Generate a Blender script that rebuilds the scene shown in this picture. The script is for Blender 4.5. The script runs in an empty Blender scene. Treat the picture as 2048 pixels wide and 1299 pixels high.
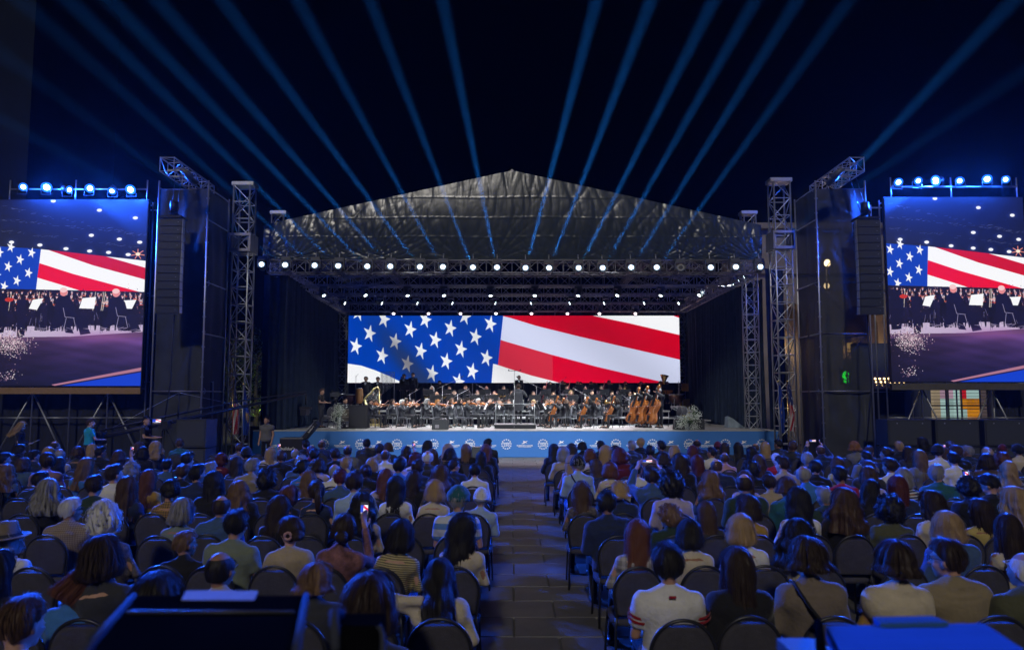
import bpy, math, random
import numpy as np
from mathutils import Vector, Matrix, Euler

RND = random.Random(11)
SC = bpy.context.scene
COL = SC.collection
PI = math.pi

# ------------------------------------------------------------------ camera, sky, sun, exposure
F_PX, CX, CY = 1400.0, 1024.0, 692.0          # focal length and principal point of the 2048 x 1299 photograph
CAM_Z, PITCH = 2.29, math.radians(4.45)
cd = bpy.data.cameras.new('camera')
cam = bpy.data.objects.new('camera', cd)
COL.objects.link(cam)
cam.location = (0, 0, CAM_Z)
cam.rotation_euler = (PI / 2 + PITCH, 0, 0)
cd.sensor_width = 36
cd.lens = F_PX / 2048 * 36
cd.shift_y = (CY - 649.5) / 2048
cd.clip_end = 500
cd.dof.use_dof = True
cd.dof.focus_distance = 17
cd.dof.aperture_fstop = 2.2
SC.camera = cam

world = bpy.data.worlds.new('World')
SC.world = world
world.use_nodes = True
wn = world.node_tree
wn.nodes.clear()
sky = wn.nodes.new('ShaderNodeTexSky')
sky.sky_type = 'NISHITA'
sky.sun_disc = False
sky.sun_elevation = math.radians(38)
sky.sun_rotation = math.radians(160)
bg = wn.nodes.new('ShaderNodeBackground')
bg.inputs['Strength'].default_value = 0.000012     # night
wo = wn.nodes.new('ShaderNodeOutputWorld')
wn.links.new(sky.outputs[0], bg.inputs[0])
wn.links.new(bg.outputs[0], wo.inputs[0])

sd = bpy.data.lights.new('sun', 'SUN')            # the faint light of the square behind the camera
sd.energy = 0.78
sd.angle = math.radians(4)
sd.color = (1.0, 0.94, 0.85)
sun = bpy.data.objects.new('sun', sd)
COL.objects.link(sun)
sun.rotation_euler = Vector((0.10, 0.82, -0.56)).to_track_quat('-Z', 'Y').to_euler()

SC.view_settings.view_transform = 'Standard'
SC.view_settings.look = 'None'
SC.view_settings.exposure = 0
SC.view_settings.gamma = 1
SC.view_settings.use_curve_mapping = False
SC.render.engine = 'CYCLES'
cy = SC.cycles
cy.use_denoising = True
cy.denoiser = 'OPENIMAGEDENOISE'
cy.denoising_input_passes = 'RGB_ALBEDO_NORMAL'
cy.use_light_tree = True
cy.max_bounces = 5
cy.diffuse_bounces = 2
cy.glossy_bounces = 2
cy.transmission_bounces = 2
cy.transparent_max_bounces = 12
cy.volume_bounces = 0
cy.sample_clamp_indirect = 3
cy.sample_clamp_direct = 0
cy.caustics_reflective = False
cy.caustics_refractive = False
cy.use_adaptive_sampling = False

ST, CT = math.sin(PITCH), math.cos(PITCH)


def P(px, py, Y):
    """world point on the plane at distance Y that the photograph shows at pixel px, py"""
    x, y = (px - CX) / F_PX, -(py - CY) / F_PX
    d = CT - ST * y
    return Vector((Y * x / d, Y, CAM_Z + Y * (CT * y + ST) / d))


def Pz(px, py, Z):
    x, y = (px - CX) / F_PX, -(py - CY) / F_PX
    t = (Z - CAM_Z) / (CT * y + ST)
    return Vector((t * x, t * (CT - ST * y), Z))


# ------------------------------------------------------------------ materials
MATS = {}


def mat(name, col, rough=.6, metal=0., var=.18, vs=6., bump=0., bs=40., spec=.5, emit=0., ecol=None, sheen=0., stretch=None):
    if name in MATS:
        return MATS[name]
    m = bpy.data.materials.new(name)
    MATS[name] = m
    m.use_nodes = True
    nt = m.node_tree
    b = nt.nodes['Principled BSDF']
    b.inputs['Roughness'].default_value = rough
    b.inputs['Metallic'].default_value = metal
    b.inputs['Specular IOR Level'].default_value = spec
    c = (*col, 1)
    b.inputs['Base Color'].default_value = c
    if sheen:
        b.inputs['Sheen Weight'].default_value = sheen
        b.inputs['Sheen Roughness'].default_value = .5
    if emit:
        b.inputs['Emission Color'].default_value = (*(ecol or col), 1)
        b.inputs['Emission Strength'].default_value = emit
    if var or bump:
        tc = nt.nodes.new('ShaderNodeTexCoord')
        src = tc.outputs['Object']
        if stretch:
            mp = nt.nodes.new('ShaderNodeMapping')
            mp.inputs['Scale'].default_value = stretch
            nt.links.new(src, mp.inputs[0])
            src = mp.outputs[0]
    if var:
        n = nt.nodes.new('ShaderNodeTexNoise')
        n.inputs['Scale'].default_value = vs
        n.inputs['Detail'].default_value = 5
        n.inputs['Roughness'].default_value = .65
        nt.links.new(src, n.inputs['Vector'])
        r = nt.nodes.new('ShaderNodeMapRange')
        r.inputs[1].default_value = .25
        r.inputs[2].default_value = .75
        r.inputs[3].default_value = 1 - var
        r.inputs[4].default_value = 1 + var
        nt.links.new(n.outputs[0], r.inputs[0])
        mx = nt.nodes.new('ShaderNodeVectorMath')
        mx.operation = 'SCALE'
        mx.inputs[0].default_value = col
        nt.links.new(r.outputs[0], mx.inputs['Scale'])
        nt.links.new(mx.outputs[0], b.inputs['Base Color'])
    if bump:
        n2 = nt.nodes.new('ShaderNodeTexNoise')
        n2.inputs['Scale'].default_value = bs
        n2.inputs['Detail'].default_value = 6
        nt.links.new(src, n2.inputs['Vector'])
        bp = nt.nodes.new('ShaderNodeBump')
        bp.inputs['Strength'].default_value = bump
        bp.inputs['Distance'].default_value = .02
        nt.links.new(n2.outputs[0], bp.inputs['Height'])
        nt.links.new(bp.outputs[0], b.inputs['Normal'])
    return m


def stripe_mat(name, c1, c2, scale=60., axis=2, check=False, duty=.5):
    """woven stripes or checks along an object axis"""
    if name in MATS:
        return MATS[name]
    m = mat(name, c1, .85, var=.0)
    nt = m.node_tree
    b = nt.nodes['Principled BSDF']
    tc = nt.nodes.new('ShaderNodeTexCoord')
    sp = nt.nodes.new('ShaderNodeSeparateXYZ')
    nt.links.new(tc.outputs['Object'], sp.inputs[0])

    def band(ax):
        a = nt.nodes.new('ShaderNodeMath')
        a.operation = 'MULTIPLY'
        a.inputs[1].default_value = scale
        nt.links.new(sp.outputs[ax], a.inputs[0])
        f = nt.nodes.new('ShaderNodeMath')
        f.operation = 'FRACT'
        nt.links.new(a.outputs[0], f.inputs[0])
        g = nt.nodes.new('ShaderNodeMath')
        g.operation = 'GREATER_THAN'
        g.inputs[1].default_value = duty
        nt.links.new(f.outputs[0], g.inputs[0])
        return g.outputs[0]
    o = band(axis)
    if check:
        o2 = band(0)
        mx2 = nt.nodes.new('ShaderNodeMath')
        mx2.operation = 'ADD'
        nt.links.new(o, mx2.inputs[0])
        nt.links.new(o2, mx2.inputs[1])
        h = nt.nodes.new('ShaderNodeMath')
        h.operation = 'MULTIPLY'
        h.inputs[1].default_value = .5
        nt.links.new(mx2.outputs[0], h.inputs[0])
        o = h.outputs[0]
    mx = nt.nodes.new('ShaderNodeMix')
    mx.data_type = 'RGBA'
    mx.inputs[6].default_value = (*c1, 1)
    mx.inputs[7].default_value = (*c2, 1)
    nt.links.new(o, mx.inputs[0])
    nt.links.new(mx.outputs[2], b.inputs['Base Color'])
    return m


def hair_mat(name, col):
    if name in MATS:
        return MATS[name]
    m = bpy.data.materials.new(name)
    MATS[name] = m
    m.use_nodes = True
    nt = m.node_tree
    b = nt.nodes['Principled BSDF']
    b.inputs['Roughness'].default_value = .5
    b.inputs['Specular IOR Level'].default_value = .28
    uv = nt.nodes.new('ShaderNodeUVMap')
    mp = nt.nodes.new('ShaderNodeMapping')
    mp.inputs['Scale'].default_value = (110, 2.2, 1)
    nt.links.new(uv.outputs[0], mp.inputs[0])
    n = nt.nodes.new('ShaderNodeTexNoise')
    n.inputs['Scale'].default_value = 1
    n.inputs['Detail'].default_value = 4
    nt.links.new(mp.outputs[0], n.inputs['Vector'])
    mx = nt.nodes.new('ShaderNodeMix')
    mx.data_type = 'RGBA'
    mx.inputs[6].default_value = (*[c * .45 for c in col], 1)
    mx.inputs[7].default_value = (*[min(1, c * 1.6 + .004) for c in col], 1)
    nt.links.new(n.outputs[0], mx.inputs[0])
    nt.links.new(mx.outputs[2], b.inputs['Base Color'])
    bp = nt.nodes.new('ShaderNodeBump')
    bp.inputs['Strength'].default_value = .7
    bp.inputs['Distance'].default_value = .006
    nt.links.new(n.outputs[0], bp.inputs['Height'])
    nt.links.new(bp.outputs[0], b.inputs['Normal'])
    return m


def emis(name, col, s):
    if name in MATS:
        return MATS[name]
    m = bpy.data.materials.new(name)
    MATS[name] = m
    m.use_nodes = True
    nt = m.node_tree
    nt.nodes.clear()
    e = nt.nodes.new('ShaderNodeEmission')
    e.inputs[0].default_value = (*col, 1)
    e.inputs[1].default_value = s
    o = nt.nodes.new('ShaderNodeOutputMaterial')
    nt.links.new(e.outputs[0], o.inputs[0])
    return m


def screen_mat(name, arr, strength, rot=0):
    """a lit video panel: the picture is made here, pixel by pixel, from arr (h, w, 3, sRGB 0..1)"""
    h, w, _ = arr.shape
    im = bpy.data.images.new(name, w, h, float_buffer=False)
    px = np.ones((h, w, 4), np.float32)
    px[..., :3] = arr[::-1]
    im.pixels.foreach_set(px.ravel())
    im.update()
    im.pack()
    m = bpy.data.materials.new(name)
    m.use_nodes = True
    nt = m.node_tree
    b = nt.nodes['Principled BSDF']
    b.inputs['Base Color'].default_value = (.02, .02, .02, 1)
    b.inputs['Roughness'].default_value = .5
    t = nt.nodes.new('ShaderNodeTexImage')
    t.image = im
    t.extension = 'EXTEND'
    nt.links.new(t.outputs[0], b.inputs['Emission Color'])
    b.inputs['Emission Strength'].default_value = strength
    return m


# ------------------------------------------------------------------ mesh builder
class MB:
    def __init__(s):
        s.v, s.f, s.m, s.sm, s.uv = [], [], [], [], None

    def add(s, vs, fs, mi=0, sm=False):
        o = len(s.v)
        s.v += [tuple(v) for v in vs]
        s.f += [tuple(i + o for i in f) for f in fs]
        s.m += [mi] * len(fs)
        s.sm += [sm] * len(fs)
        return s

    def box(s, c, d, mi=0, M=None, bev=0):
        x, y, z = d[0] / 2, d[1] / 2, d[2] / 2
        vs = [Vector((a * x, b * y, e * z)) for e in (-1, 1) for b in (-1, 1) for a in (-1, 1)]
        if M is not None:
            vs = [M @ v for v in vs]
        vs = [v + Vector(c) for v in vs]
        return s.add(vs, [(0, 2, 3, 1), (4, 5, 7, 6), (0, 1, 5, 4), (2, 6, 7, 3), (0, 4, 6, 2), (1, 3, 7, 5)], mi)

    def hexa(s, p, mi=0):
        """8 corners: bottom 4 (ccw) then top 4"""
        return s.add(p, [(3, 2, 1, 0), (4, 5, 6, 7), (0, 1, 5, 4), (1, 2, 6, 5), (2, 3, 7, 6), (3, 0, 4, 7)], mi)

    @staticmethod
    def frame(d):
        d = Vector(d).normalized()
        u = d.cross(Vector((0, 0, 1)))
        if u.length < 1e-3:
            u = Vector((1, 0, 0))
        u.normalize()
        return u, d.cross(u)

    def tube(s, p0, p1, r0, r1=None, n=8, mi=0, cap=True, sm=True):
        p0, p1 = Vector(p0), Vector(p1)
        r1 = r0 if r1 is None else r1
        u, w = s.frame(p1 - p0)
        vs = []
        for p, r in ((p0, r0), (p1, r1)):
            for i in range(n):
                a = 2 * PI * i / n
                vs.append(p + u * (r * math.cos(a)) + w * (r * math.sin(a)))
        s.add(vs, [(i, (i + 1) % n, n + (i + 1) % n, n + i) for i in range(n)], mi, sm)
        if cap:
            o = len(s.v) - 2 * n
            s.f += [tuple(o + i for i in reversed(range(n))), tuple(o + n + i for i in range(n))]
            s.m += [mi] * 2
            s.sm += [False] * 2
        return s

    def rings(s, rings, mi=0, cap=True, sm=True, closed=True):
        n = len(rings[0])
        vs = [v for r in rings for v in r]
        fs = []
        for k in range(len(rings) - 1):
            for i in range(n if closed else n - 1):
                j = (i + 1) % n
                fs.append((k * n + i, k * n + j, (k + 1) * n + j, (k + 1) * n + i))
        if cap:
            fs.append(tuple(reversed(range(n))))
            fs.append(tuple((len(rings) - 1) * n + i for i in range(n)))
        return s.add(vs, fs, mi, sm)

    def path(s, pts, r, n=6, mi=0, sm=True):
        pts = [Vector(p) for p in pts]
        rs = r if isinstance(r, (list, tuple)) else [r] * len(pts)
        rr = []
        for k, p in enumerate(pts):
            d = (pts[min(k + 1, len(pts) - 1)] - pts[max(k - 1, 0)])
            if k == 0:
                u, w = s.frame(d)
            else:
                d.normalize()
                u = (u - d * u.dot(d)).normalized()
                w = d.cross(u)
            rr.append([p + u * (rs[k] * math.cos(2 * PI * i / n)) + w * (rs[k] * math.sin(2 * PI * i / n)) for i in range(n)])
        return s.rings(rr, mi, True, sm)

    def ell(s, c, r, n=12, m=8, mi=0, M=None):
        c = Vector(c)
        vs = [Vector((0, 0, r[2]))]
        for k in range(1, m):
            a = PI * k / m
            for i in range(n):
                b = 2 * PI * i / n
                vs.append(Vector((r[0] * math.sin(a) * math.cos(b), r[1] * math.sin(a) * math.sin(b), r[2] * math.cos(a))))
        vs.append(Vector((0, 0, -r[2])))
        if M is not None:
            vs = [M @ v for v in vs]
        vs = [v + c for v in vs]
        fs = [(0, 1 + i, 1 + (i + 1) % n) for i in range(n)]
        for k in range(m - 2):
            for i in range(n):
                j = (i + 1) % n
                fs.append((1 + k * n + i, 1 + (k + 1) * n + i, 1 + (k + 1) * n + j, 1 + k * n + j))
        L = len(vs) - 1
        fs += [(L, 1 + (m - 2) * n + (i + 1) % n, 1 + (m - 2) * n + i) for i in range(n)]
        return s.add(vs, fs, mi, True)

    def cap_(s, p0, r0, p1, r1, n=10):
        """tapered capsule, closed"""
        p0, p1 = Vector(p0), Vector(p1)
        d = (p1 - p0).normalized()
        u, w = s.frame(d)
        rr = []
        for q in (-85, -50, -20):
            a = math.radians(q)
            rr.append((p0 + d * (r0 * math.sin(a)), r0 * math.cos(a)))
        for q in (20, 50, 85):
            a = math.radians(q)
            rr.append((p1 + d * (r1 * math.sin(a)), r1 * math.cos(a)))
        return s.rings([[c + u * (r * math.cos(2 * PI * i / n)) + w * (r * math.sin(2 * PI * i / n)) for i in range(n)] for c, r in rr])

    def lathe(s, prof, c=(0, 0, 0), n=16, mi=0, cap=True):
        return s.rings([[Vector(c) + Vector((r * math.cos(2 * PI * i / n), r * math.sin(2 * PI * i / n), z)) for i in range(n)] for r, z in prof], mi, cap)

    def prism(s, pts, depth, mi=0, M=None):
        """outline in the xz plane, thickness along y"""
        n = len(pts)
        vs = [Vector((x, -depth / 2, z)) for x, z in pts] + [Vector((x, depth / 2, z)) for x, z in pts]
        if M is not None:
            vs = [M @ v for v in vs]
        fs = [tuple(range(n)), tuple(reversed(range(n, 2 * n)))] + [((i + 1) % n, i, n + i, n + (i + 1) % n) for i in range(n)]
        return s.add(vs, fs, mi)

    def mesh(s, name, mats):
        me = bpy.data.meshes.new(name)
        me.from_pydata(s.v, [], s.f)
        for m in (mats if isinstance(mats, (list, tuple)) else [mats]):
            me.materials.append(m)
        me.polygons.foreach_set('material_index', s.m)
        me.polygons.foreach_set('use_smooth', s.sm)
        if s.uv is not None:
            uvl = me.uv_layers.new(name='UVMap')
            li = np.empty(len(me.loops), np.int32)
            me.loops.foreach_get('vertex_index', li)
            uvl.data.foreach_set('uv', np.asarray(s.uv, np.float32)[li].ravel())
        me.update()
        return me

    def build(s, name, mats, parent=None, kind=None):
        return add(name, s.mesh(name, mats), parent, kind)


def add(name, me, parent=None, kind=None, loc=None, rot=None, scale=None):
    o = bpy.data.objects.new(name, me)
    COL.objects.link(o)
    if parent is not None:
        o.parent = parent
    if kind:
        o['kind'] = kind
    if loc is not None:
        o.location = loc
    if rot is not None:
        o.rotation_euler = rot
    if scale is not None:
        o.scale = scale if isinstance(scale, (tuple, list, Vector)) else (scale,) * 3
    return o


def tag(o, label, cat, group=None):
    o['label'] = label
    o['category'] = cat
    if group:
        o['group'] = group
    return o


def thing(name, label, cat, loc=(0, 0, 0), rot=(0, 0, 0), group=None, scale=None):
    o = add(name, None, None, None, loc, rot, scale)
    o.empty_display_size = .1
    return tag(o, label, cat, group)


KIDS = {}


def kids(o):
    k = o.name
    if k not in KIDS:
        KIDS[k] = [c for c in bpy.data.objects if c.parent == o]
    return KIDS[k]


def dup(root, loc, rot=(0, 0, 0), label=None, scale=None, group=None):
    r = root.copy()
    COL.objects.link(r)
    r.location = loc
    r.rotation_euler = rot
    if scale is not None:
        r.scale = (scale,) * 3
    if label:
        r['label'] = label
    if group:
        r['group'] = group
    for ch in kids(root):
        c = ch.copy()
        COL.objects.link(c)
        c.parent = r
        for g in kids(ch):
            d = g.copy()
            COL.objects.link(d)
            d.parent = c
    return r


ORD = ['first', 'second', 'third', 'fourth', 'fifth', 'sixth', 'seventh', 'eighth', 'ninth', 'tenth', 'eleventh', 'twelfth', 'thirteenth',
       'fourteenth', 'fifteenth', 'sixteenth', 'seventeenth', 'eighteenth', 'nineteenth', 'twentieth', 'twenty-first', 'twenty-second', 'twenty-third', 'twenty-fourth',
       'twenty-fifth', 'twenty-sixth', 'twenty-seventh', 'twenty-eighth']


def text_mb(mb, txt, size, origin, right=(1, 0, 0), up=(0, 0, 1), mi=0, bold=0.):
    """flat lettering laid in the plane right/up, centred on origin"""
    cu = bpy.data.curves.new('lettering', 'FONT')
    cu.body = txt
    cu.size = size
    cu.align_x = 'CENTER'
    cu.align_y = 'CENTER'
    cu.resolution_u = 2
    cu.offset = bold
    ob = bpy.data.objects.new('lettering', cu)
    COL.objects.link(ob)
    dg = bpy.context.evaluated_depsgraph_get()
    me = bpy.data.meshes.new_from_object(ob.evaluated_get(dg))
    R_, U_, O_ = Vector(right), Vector(up), Vector(origin)
    mb.add([O_ + R_ * v.co.x + U_ * v.co.y for v in me.vertices], [tuple(p.vertices) for p in me.polygons], mi)
    bpy.data.objects.remove(ob)
    bpy.data.curves.remove(cu)
    bpy.data.meshes.remove(me)


def fuse(mb, voxel, smooth=4, deci=None, disp=0., seed=0):
    """one continuous surface round overlapping closed shapes"""
    me = mb.mesh('shape', [])
    ob = bpy.data.objects.new('shape', me)
    COL.objects.link(ob)
    m = ob.modifiers.new('r', 'REMESH')
    m.mode = 'VOXEL'
    m.voxel_size = voxel
    if smooth:
        m = ob.modifiers.new('s', 'SMOOTH')
        m.iterations = smooth
        m.factor = .5
    if deci:
        m = ob.modifiers.new('d', 'DECIMATE')
        m.ratio = deci
    dg = bpy.context.evaluated_depsgraph_get()
    out = bpy.data.meshes.new_from_object(ob.evaluated_get(dg))
    bpy.data.objects.remove(ob)
    bpy.data.meshes.remove(me)
    n = len(out.vertices)
    if disp:
        co = np.empty(n * 3, np.float32)
        out.vertices.foreach_get('co', co)
        co = co.reshape(-1, 3)
        no = np.empty(n * 3, np.float32)
        out.vertices.foreach_get('normal', no)
        no = no.reshape(-1, 3)
        rs = np.random.RandomState(seed)
        d = np.zeros(n)
        for k in range(12):
            w = rs.normal(size=3) * rs.uniform(9, 34)
            w[2] *= 1.3
            d += np.sin(co @ w + rs.uniform(0, 6.28)) * 12 / np.linalg.norm(w)
        co += no * (d * disp)[:, None]
        out.vertices.foreach_set('co', co.ravel())
    out.polygons.foreach_set('use_smooth', [True] * len(out.polygons))
    out.update()
    return out


def spot(name, loc, to, energy, col, angle, blend=.5, r=.05, parent=None):
    l = bpy.data.lights.new(name, 'SPOT')
    l.energy = energy
    l.color = col
    l.spot_size = math.radians(angle)
    l.spot_blend = blend
    l.shadow_soft_size = r
    o = bpy.data.objects.new(name, l)
    COL.objects.link(o)
    o.location = loc
    o.rotation_euler = (Vector(to) - Vector(loc)).to_track_quat('-Z', 'Y').to_euler()
    return o


def point(name, loc, energy, col, r=.1):
    l = bpy.data.lights.new(name, 'POINT')
    l.energy = energy
    l.color = col
    l.shadow_soft_size = r
    o = bpy.data.objects.new(name, l)
    COL.objects.link(o)
    o.location = loc
    return o


# shared materials
ALU = mat('aluminium', (.55, .56, .58), .42, .85, .12, 9)
DARKALU = mat('dull_aluminium', (.32, .31, .33), .5, .7, .15, 9)
STEEL = mat('galvanised_steel', (.42, .43, .44), .45, .8, .2, 14)
BLACK = mat('black_paint', (.012, .012, .013), .5, 0, .25, 20)
BLACKMATT = mat('black_fabric', (.010, .010, .012), .9, 0, .25, 20)
# ------------------------------------------------------------------ haze (one even box round everything)
hz = MB().box((0, 28, 11.5), (120, 84, 25)).mesh('haze', [])
hm = bpy.data.materials.new('haze')
hm.use_nodes = True
hn = hm.node_tree
hn.nodes.clear()
pv = hn.nodes.new('ShaderNodeVolumePrincipled')
pv.inputs['Color'].default_value = (.86, .92, 1, 1)
pv.inputs['Density'].default_value = .00015
pv.inputs['Anisotropy'].default_value = .4
ho = hn.nodes.new('ShaderNodeOutputMaterial')
hn.links.new(pv.outputs[0], ho.inputs['Volume'])
hz.materials.append(hm)
add('haze', hz, None, 'stuff')

# ------------------------------------------------------------------ ground and the stone slabs of the aisle
GROUND = mat('paving_stone', (.11, .106, .098), .62, 0, .35, 1.4, .25, 30)
nt = GROUND.node_tree
g = MB()
g.add([(-150, -30, 0), (150, -30, 0), (150, 200, 0), (-150, 200, 0)], [(0, 1, 2, 3)])
ground = g.build('ground', GROUND, None, 'structure')
SLABS = [mat('slab_stone_' + k, c, .5, 0, .3, 2.2, .2, 45) for k, c in
         (('grey', (.106, .102, .095)), ('buff', (.114, .106, .094)), ('pale', (.118, .112, .103)), ('dark', (.097, .095, .09)))]
SLW, SLD = .868, .612
slab_me = []
for k in range(8):
    m = MB()
    x, y, h = SLW / 2 - .006, SLD / 2 - .006, .022
    e = .006
    m.hexa([(-x, -y, .002), (x, -y, .002), (x, y, .002), (-x, y, .002), (-x + e, -y + e, h), (x - e, -y + e, h + .002 * (k % 3)), (x - e, y - e, h), (-x + e, y - e, h + .0015 * (k % 2))])
    slab_me.append(m.mesh('paving_slab', SLABS[k % 4]))
rs = random.Random(3)
row = 0
yy = 3.9
while yy < 28.2:
    x = .02 + (0 if row % 2 else SLW / 2) - 2 * SLW
    n = 4 if yy < 18.6 else 6
    if yy >= 18.6:
        x -= SLW
    for i in range(n):
        add('paving_slab', rs.choice(slab_me), ground, None, (x + SLW / 2, yy + SLD / 2, rs.uniform(-.004, .0)), (rs.uniform(-.003, .003), rs.uniform(-.003, .003), 0))
        x += SLW
    row += 1
    yy += SLD

# ------------------------------------------------------------------ stage
SY, SZ = 28.6, 1.1
SX0, SX1 = -10.5, 10.8
DECK = mat('stage_deck', (.40, .40, .39), .42, 0, .25, 1.1, .15, 25)
stage = thing('stage', 'long low concert stage with grey deck behind a blue printed fascia', 'stage', (0, SY, 0))
for i in range(8):
    for j in range(4):
        w = (SX1 - SX0) / 8
        d = 13.4 / 4
        MB().box((SX0 + w * (i + .5), .03 + d * (j + .5), SZ - .1), (w - .012, d - .012, .2)).build('deck_panel', DECK, stage)
MB().box(((SX0 + SX1) / 2, 6.7, SZ - .52), (SX1 - SX0 - .1, 13.2, .6)).build('substructure', BLACKMATT, stage)
BLUE = mat('blue_banner', (.042, .175, .54), .55, 0, .07, .5)
WHITE = mat('white_print', (.85, .85, .87), .6, 0, 0)
fascia = MB().box(((SX0 + SX1) / 2, -.03, (SZ + .0) / 2 - .01), (SX1 - SX0, .05, SZ - .06)).build('fascia', BLUE, stage)
MB().box(((SX0 + SX1) / 2, -.035, SZ - .018), (SX1 - SX0 + .02, .06, .035)).build('edge_trim', mat('trim_grey', (.42, .44, .46), .5, .3), stage)


def star_pts(cx, cz, r, rot=0):
    return [(cx + (r if k % 2 == 0 else r * .5) * math.sin(rot + k * PI / 5), cz + (r if k % 2 == 0 else r * .5) * math.cos(rot + k * PI / 5)) for k in range(10)]


em = MB()
for k in range(13):
    a = 2 * PI * k / 13
    em.prism(star_pts(.185 * math.sin(a), .185 * math.cos(a), .037), .004)
text_mb(em, 'Freedom', .085, (0, -.003, .055), bold=.002)
text_mb(em, '250', .165, (0, -.003, -.035), bold=.002)
emblem = em.mesh('star_ring_emblem', WHITE)
lg = MB()
lg.prism([(-.11, .14), (-.06, .10), (-.055, .135), (-.02, .125), (.01, .095), (.06, .115), (.125, .13), (.09, .10), (.055, .085), (.075, .055),
          (.12, .03), (.06, .045), (.03, .05), (-.02, .045), (-.06, .035), (-.10, .02), (-.06, .06), (-.05, .085)], .004)
lg.prism([(-.13, .02), (-.12, .0), (-.02, .015), (.02, .03), (-.06, .032)], .004)
text_mb(lg, 'FILARMONIA E KOSOVËS', .058, (0, -.003, -.065), bold=.0022)
text_mb(lg, 'KOSOVO PHILHARMONIC', .044, (0, -.003, -.115), bold=.0012)
logo = lg.mesh('bird_logo', WHITE)
for k in range(-6, 8):
    x = (1013 + 72.3 * k - 1024) / 1400 * SY
    if k > -7:
        add('star_ring_emblem', emblem, fascia, None, (x, -.061, .54))
    if k < 7:
        add('bird_logo', logo, fascia, None, (x + .74, -.061, .55))
x = (1013 + 72.3 * -6 - 1024) / 1400 * SY
add('bird_logo', logo, fascia, None, (x - .74, -.061, .55))

# seating risers of the orchestra
RISER = mat('riser_board', (.20, .20, .205), .5, 0, .2, 3)
NOSE = mat('riser_edge', (.50, .50, .51), .4, .6, .1, 8)
TIERS = [(34.0, 35.6, SZ + .4, 8.3), (35.6, 37.5, SZ + .7, 8.0), (37.5, 40.6, SZ + 1.0, 7.7)]
for k, (y0, y1, z, hw) in enumerate(TIERS):
    t = thing('riser', '%s wide grey orchestra riser stepping up across the back of the stage' % ('lowest', 'middle', 'highest')[k], 'riser', (0, y0, SZ), group='orchestra risers')
    n = 8
    for i in range(n):
        w = 2 * hw / n
        MB().box((-hw + w * (i + .5), (y1 - y0) / 2, z - SZ - .04), (w - .01, y1 - y0 - .012, .08)).build('platform_panel', RISER, t)
    b = MB()
    b.box((0, -.012, z - SZ - .035), (2 * hw, .03, .07))
    b.build('edge_rail', NOSE, t)
    l = MB()
    for i in range(n + 1):
        l.tube((-hw + .06 + (2 * hw - .12) * i / n, .05, .002), (-hw + .06 + (2 * hw - .12) * i / n, .05, z - SZ - .08), .025, n=6)
    l.build('support_leg', STEEL, t, 'stuff')
    MB().box((0, (y1 - y0) - .1, (z - SZ) / 2 - .06), (2 * hw - .2, .03, z - SZ - .16)).build('closing_board', BLACKMATT, t)
# steps at both ends
for s, side in ((-1, 'left'), (1, 'right')):
    t = thing('steps', 'flight of grey open steps at the %s end of the risers' % side, 'steps', (s * 8.9, 34.6, SZ), group='riser steps')
    for k in range(4):
        MB().box((-s * (.75 - .42 * k) - 0, .0, .9 - .22 * k), (.44, 1.1, .05)).build('tread', NOSE, t)
    for dy in (-.5, .5):
        MB().path([(-s * .97, dy, .86), (s * .72, dy, .02)], .03, 6).build('stringer', STEEL, t)

# ------------------------------------------------------------------ trusses


def truss(name, label, cat, p0, p1, w, r=.024, group=None, up=(0, 0, 1), parent=None, step=None, material=None):
    """square lattice truss; chords are parts, the lacing one part"""
    p0, p1 = Vector(p0), Vector(p1)
    t = thing(name, label, cat, p0, group=group) if parent is None else parent
    o = p0 if parent is None else Vector((0, 0, 0))
    d = (p1 - p0).normalized()
    L = (p1 - p0).length
    u = d.cross(Vector(up))
    if u.length < .01:
        u = Vector((1, 0, 0))
    u.normalize()
    v = u.cross(d).normalized()
    h = w / 2
    base = p0 - o
    cs = [u * (a * h) + v * (b * h) for a, b in ((-1, -1), (1, -1), (1, 1), (-1, 1))]
    material = material or ALU
    for c in cs:
        MB().tube(base + c, base + c + d * L, r, n=7).build('chord', material, t)
    la = MB()
    n = max(2, round(L / (step or w * 1.05)))
    for k in range(n + 1):
        a = base + d * (L * k / n)
        for i in range(4):
            la.tube(a + cs[i], a + cs[(i + 1) % 4], r * .62, n=5, cap=False)
            if k < n:
                b_ = base + d * (L * (k + 1) / n)
                if (k + i) % 2:
                    la.tube(a + cs[i], b_ + cs[(i + 1) % 4], r * .55, n=5, cap=False)
                else:
                    la.tube(a + cs[(i + 1) % 4], b_ + cs[i], r * .55, n=5, cap=False)
    la.build('lacing', material, t, 'stuff')
    return t


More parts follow.
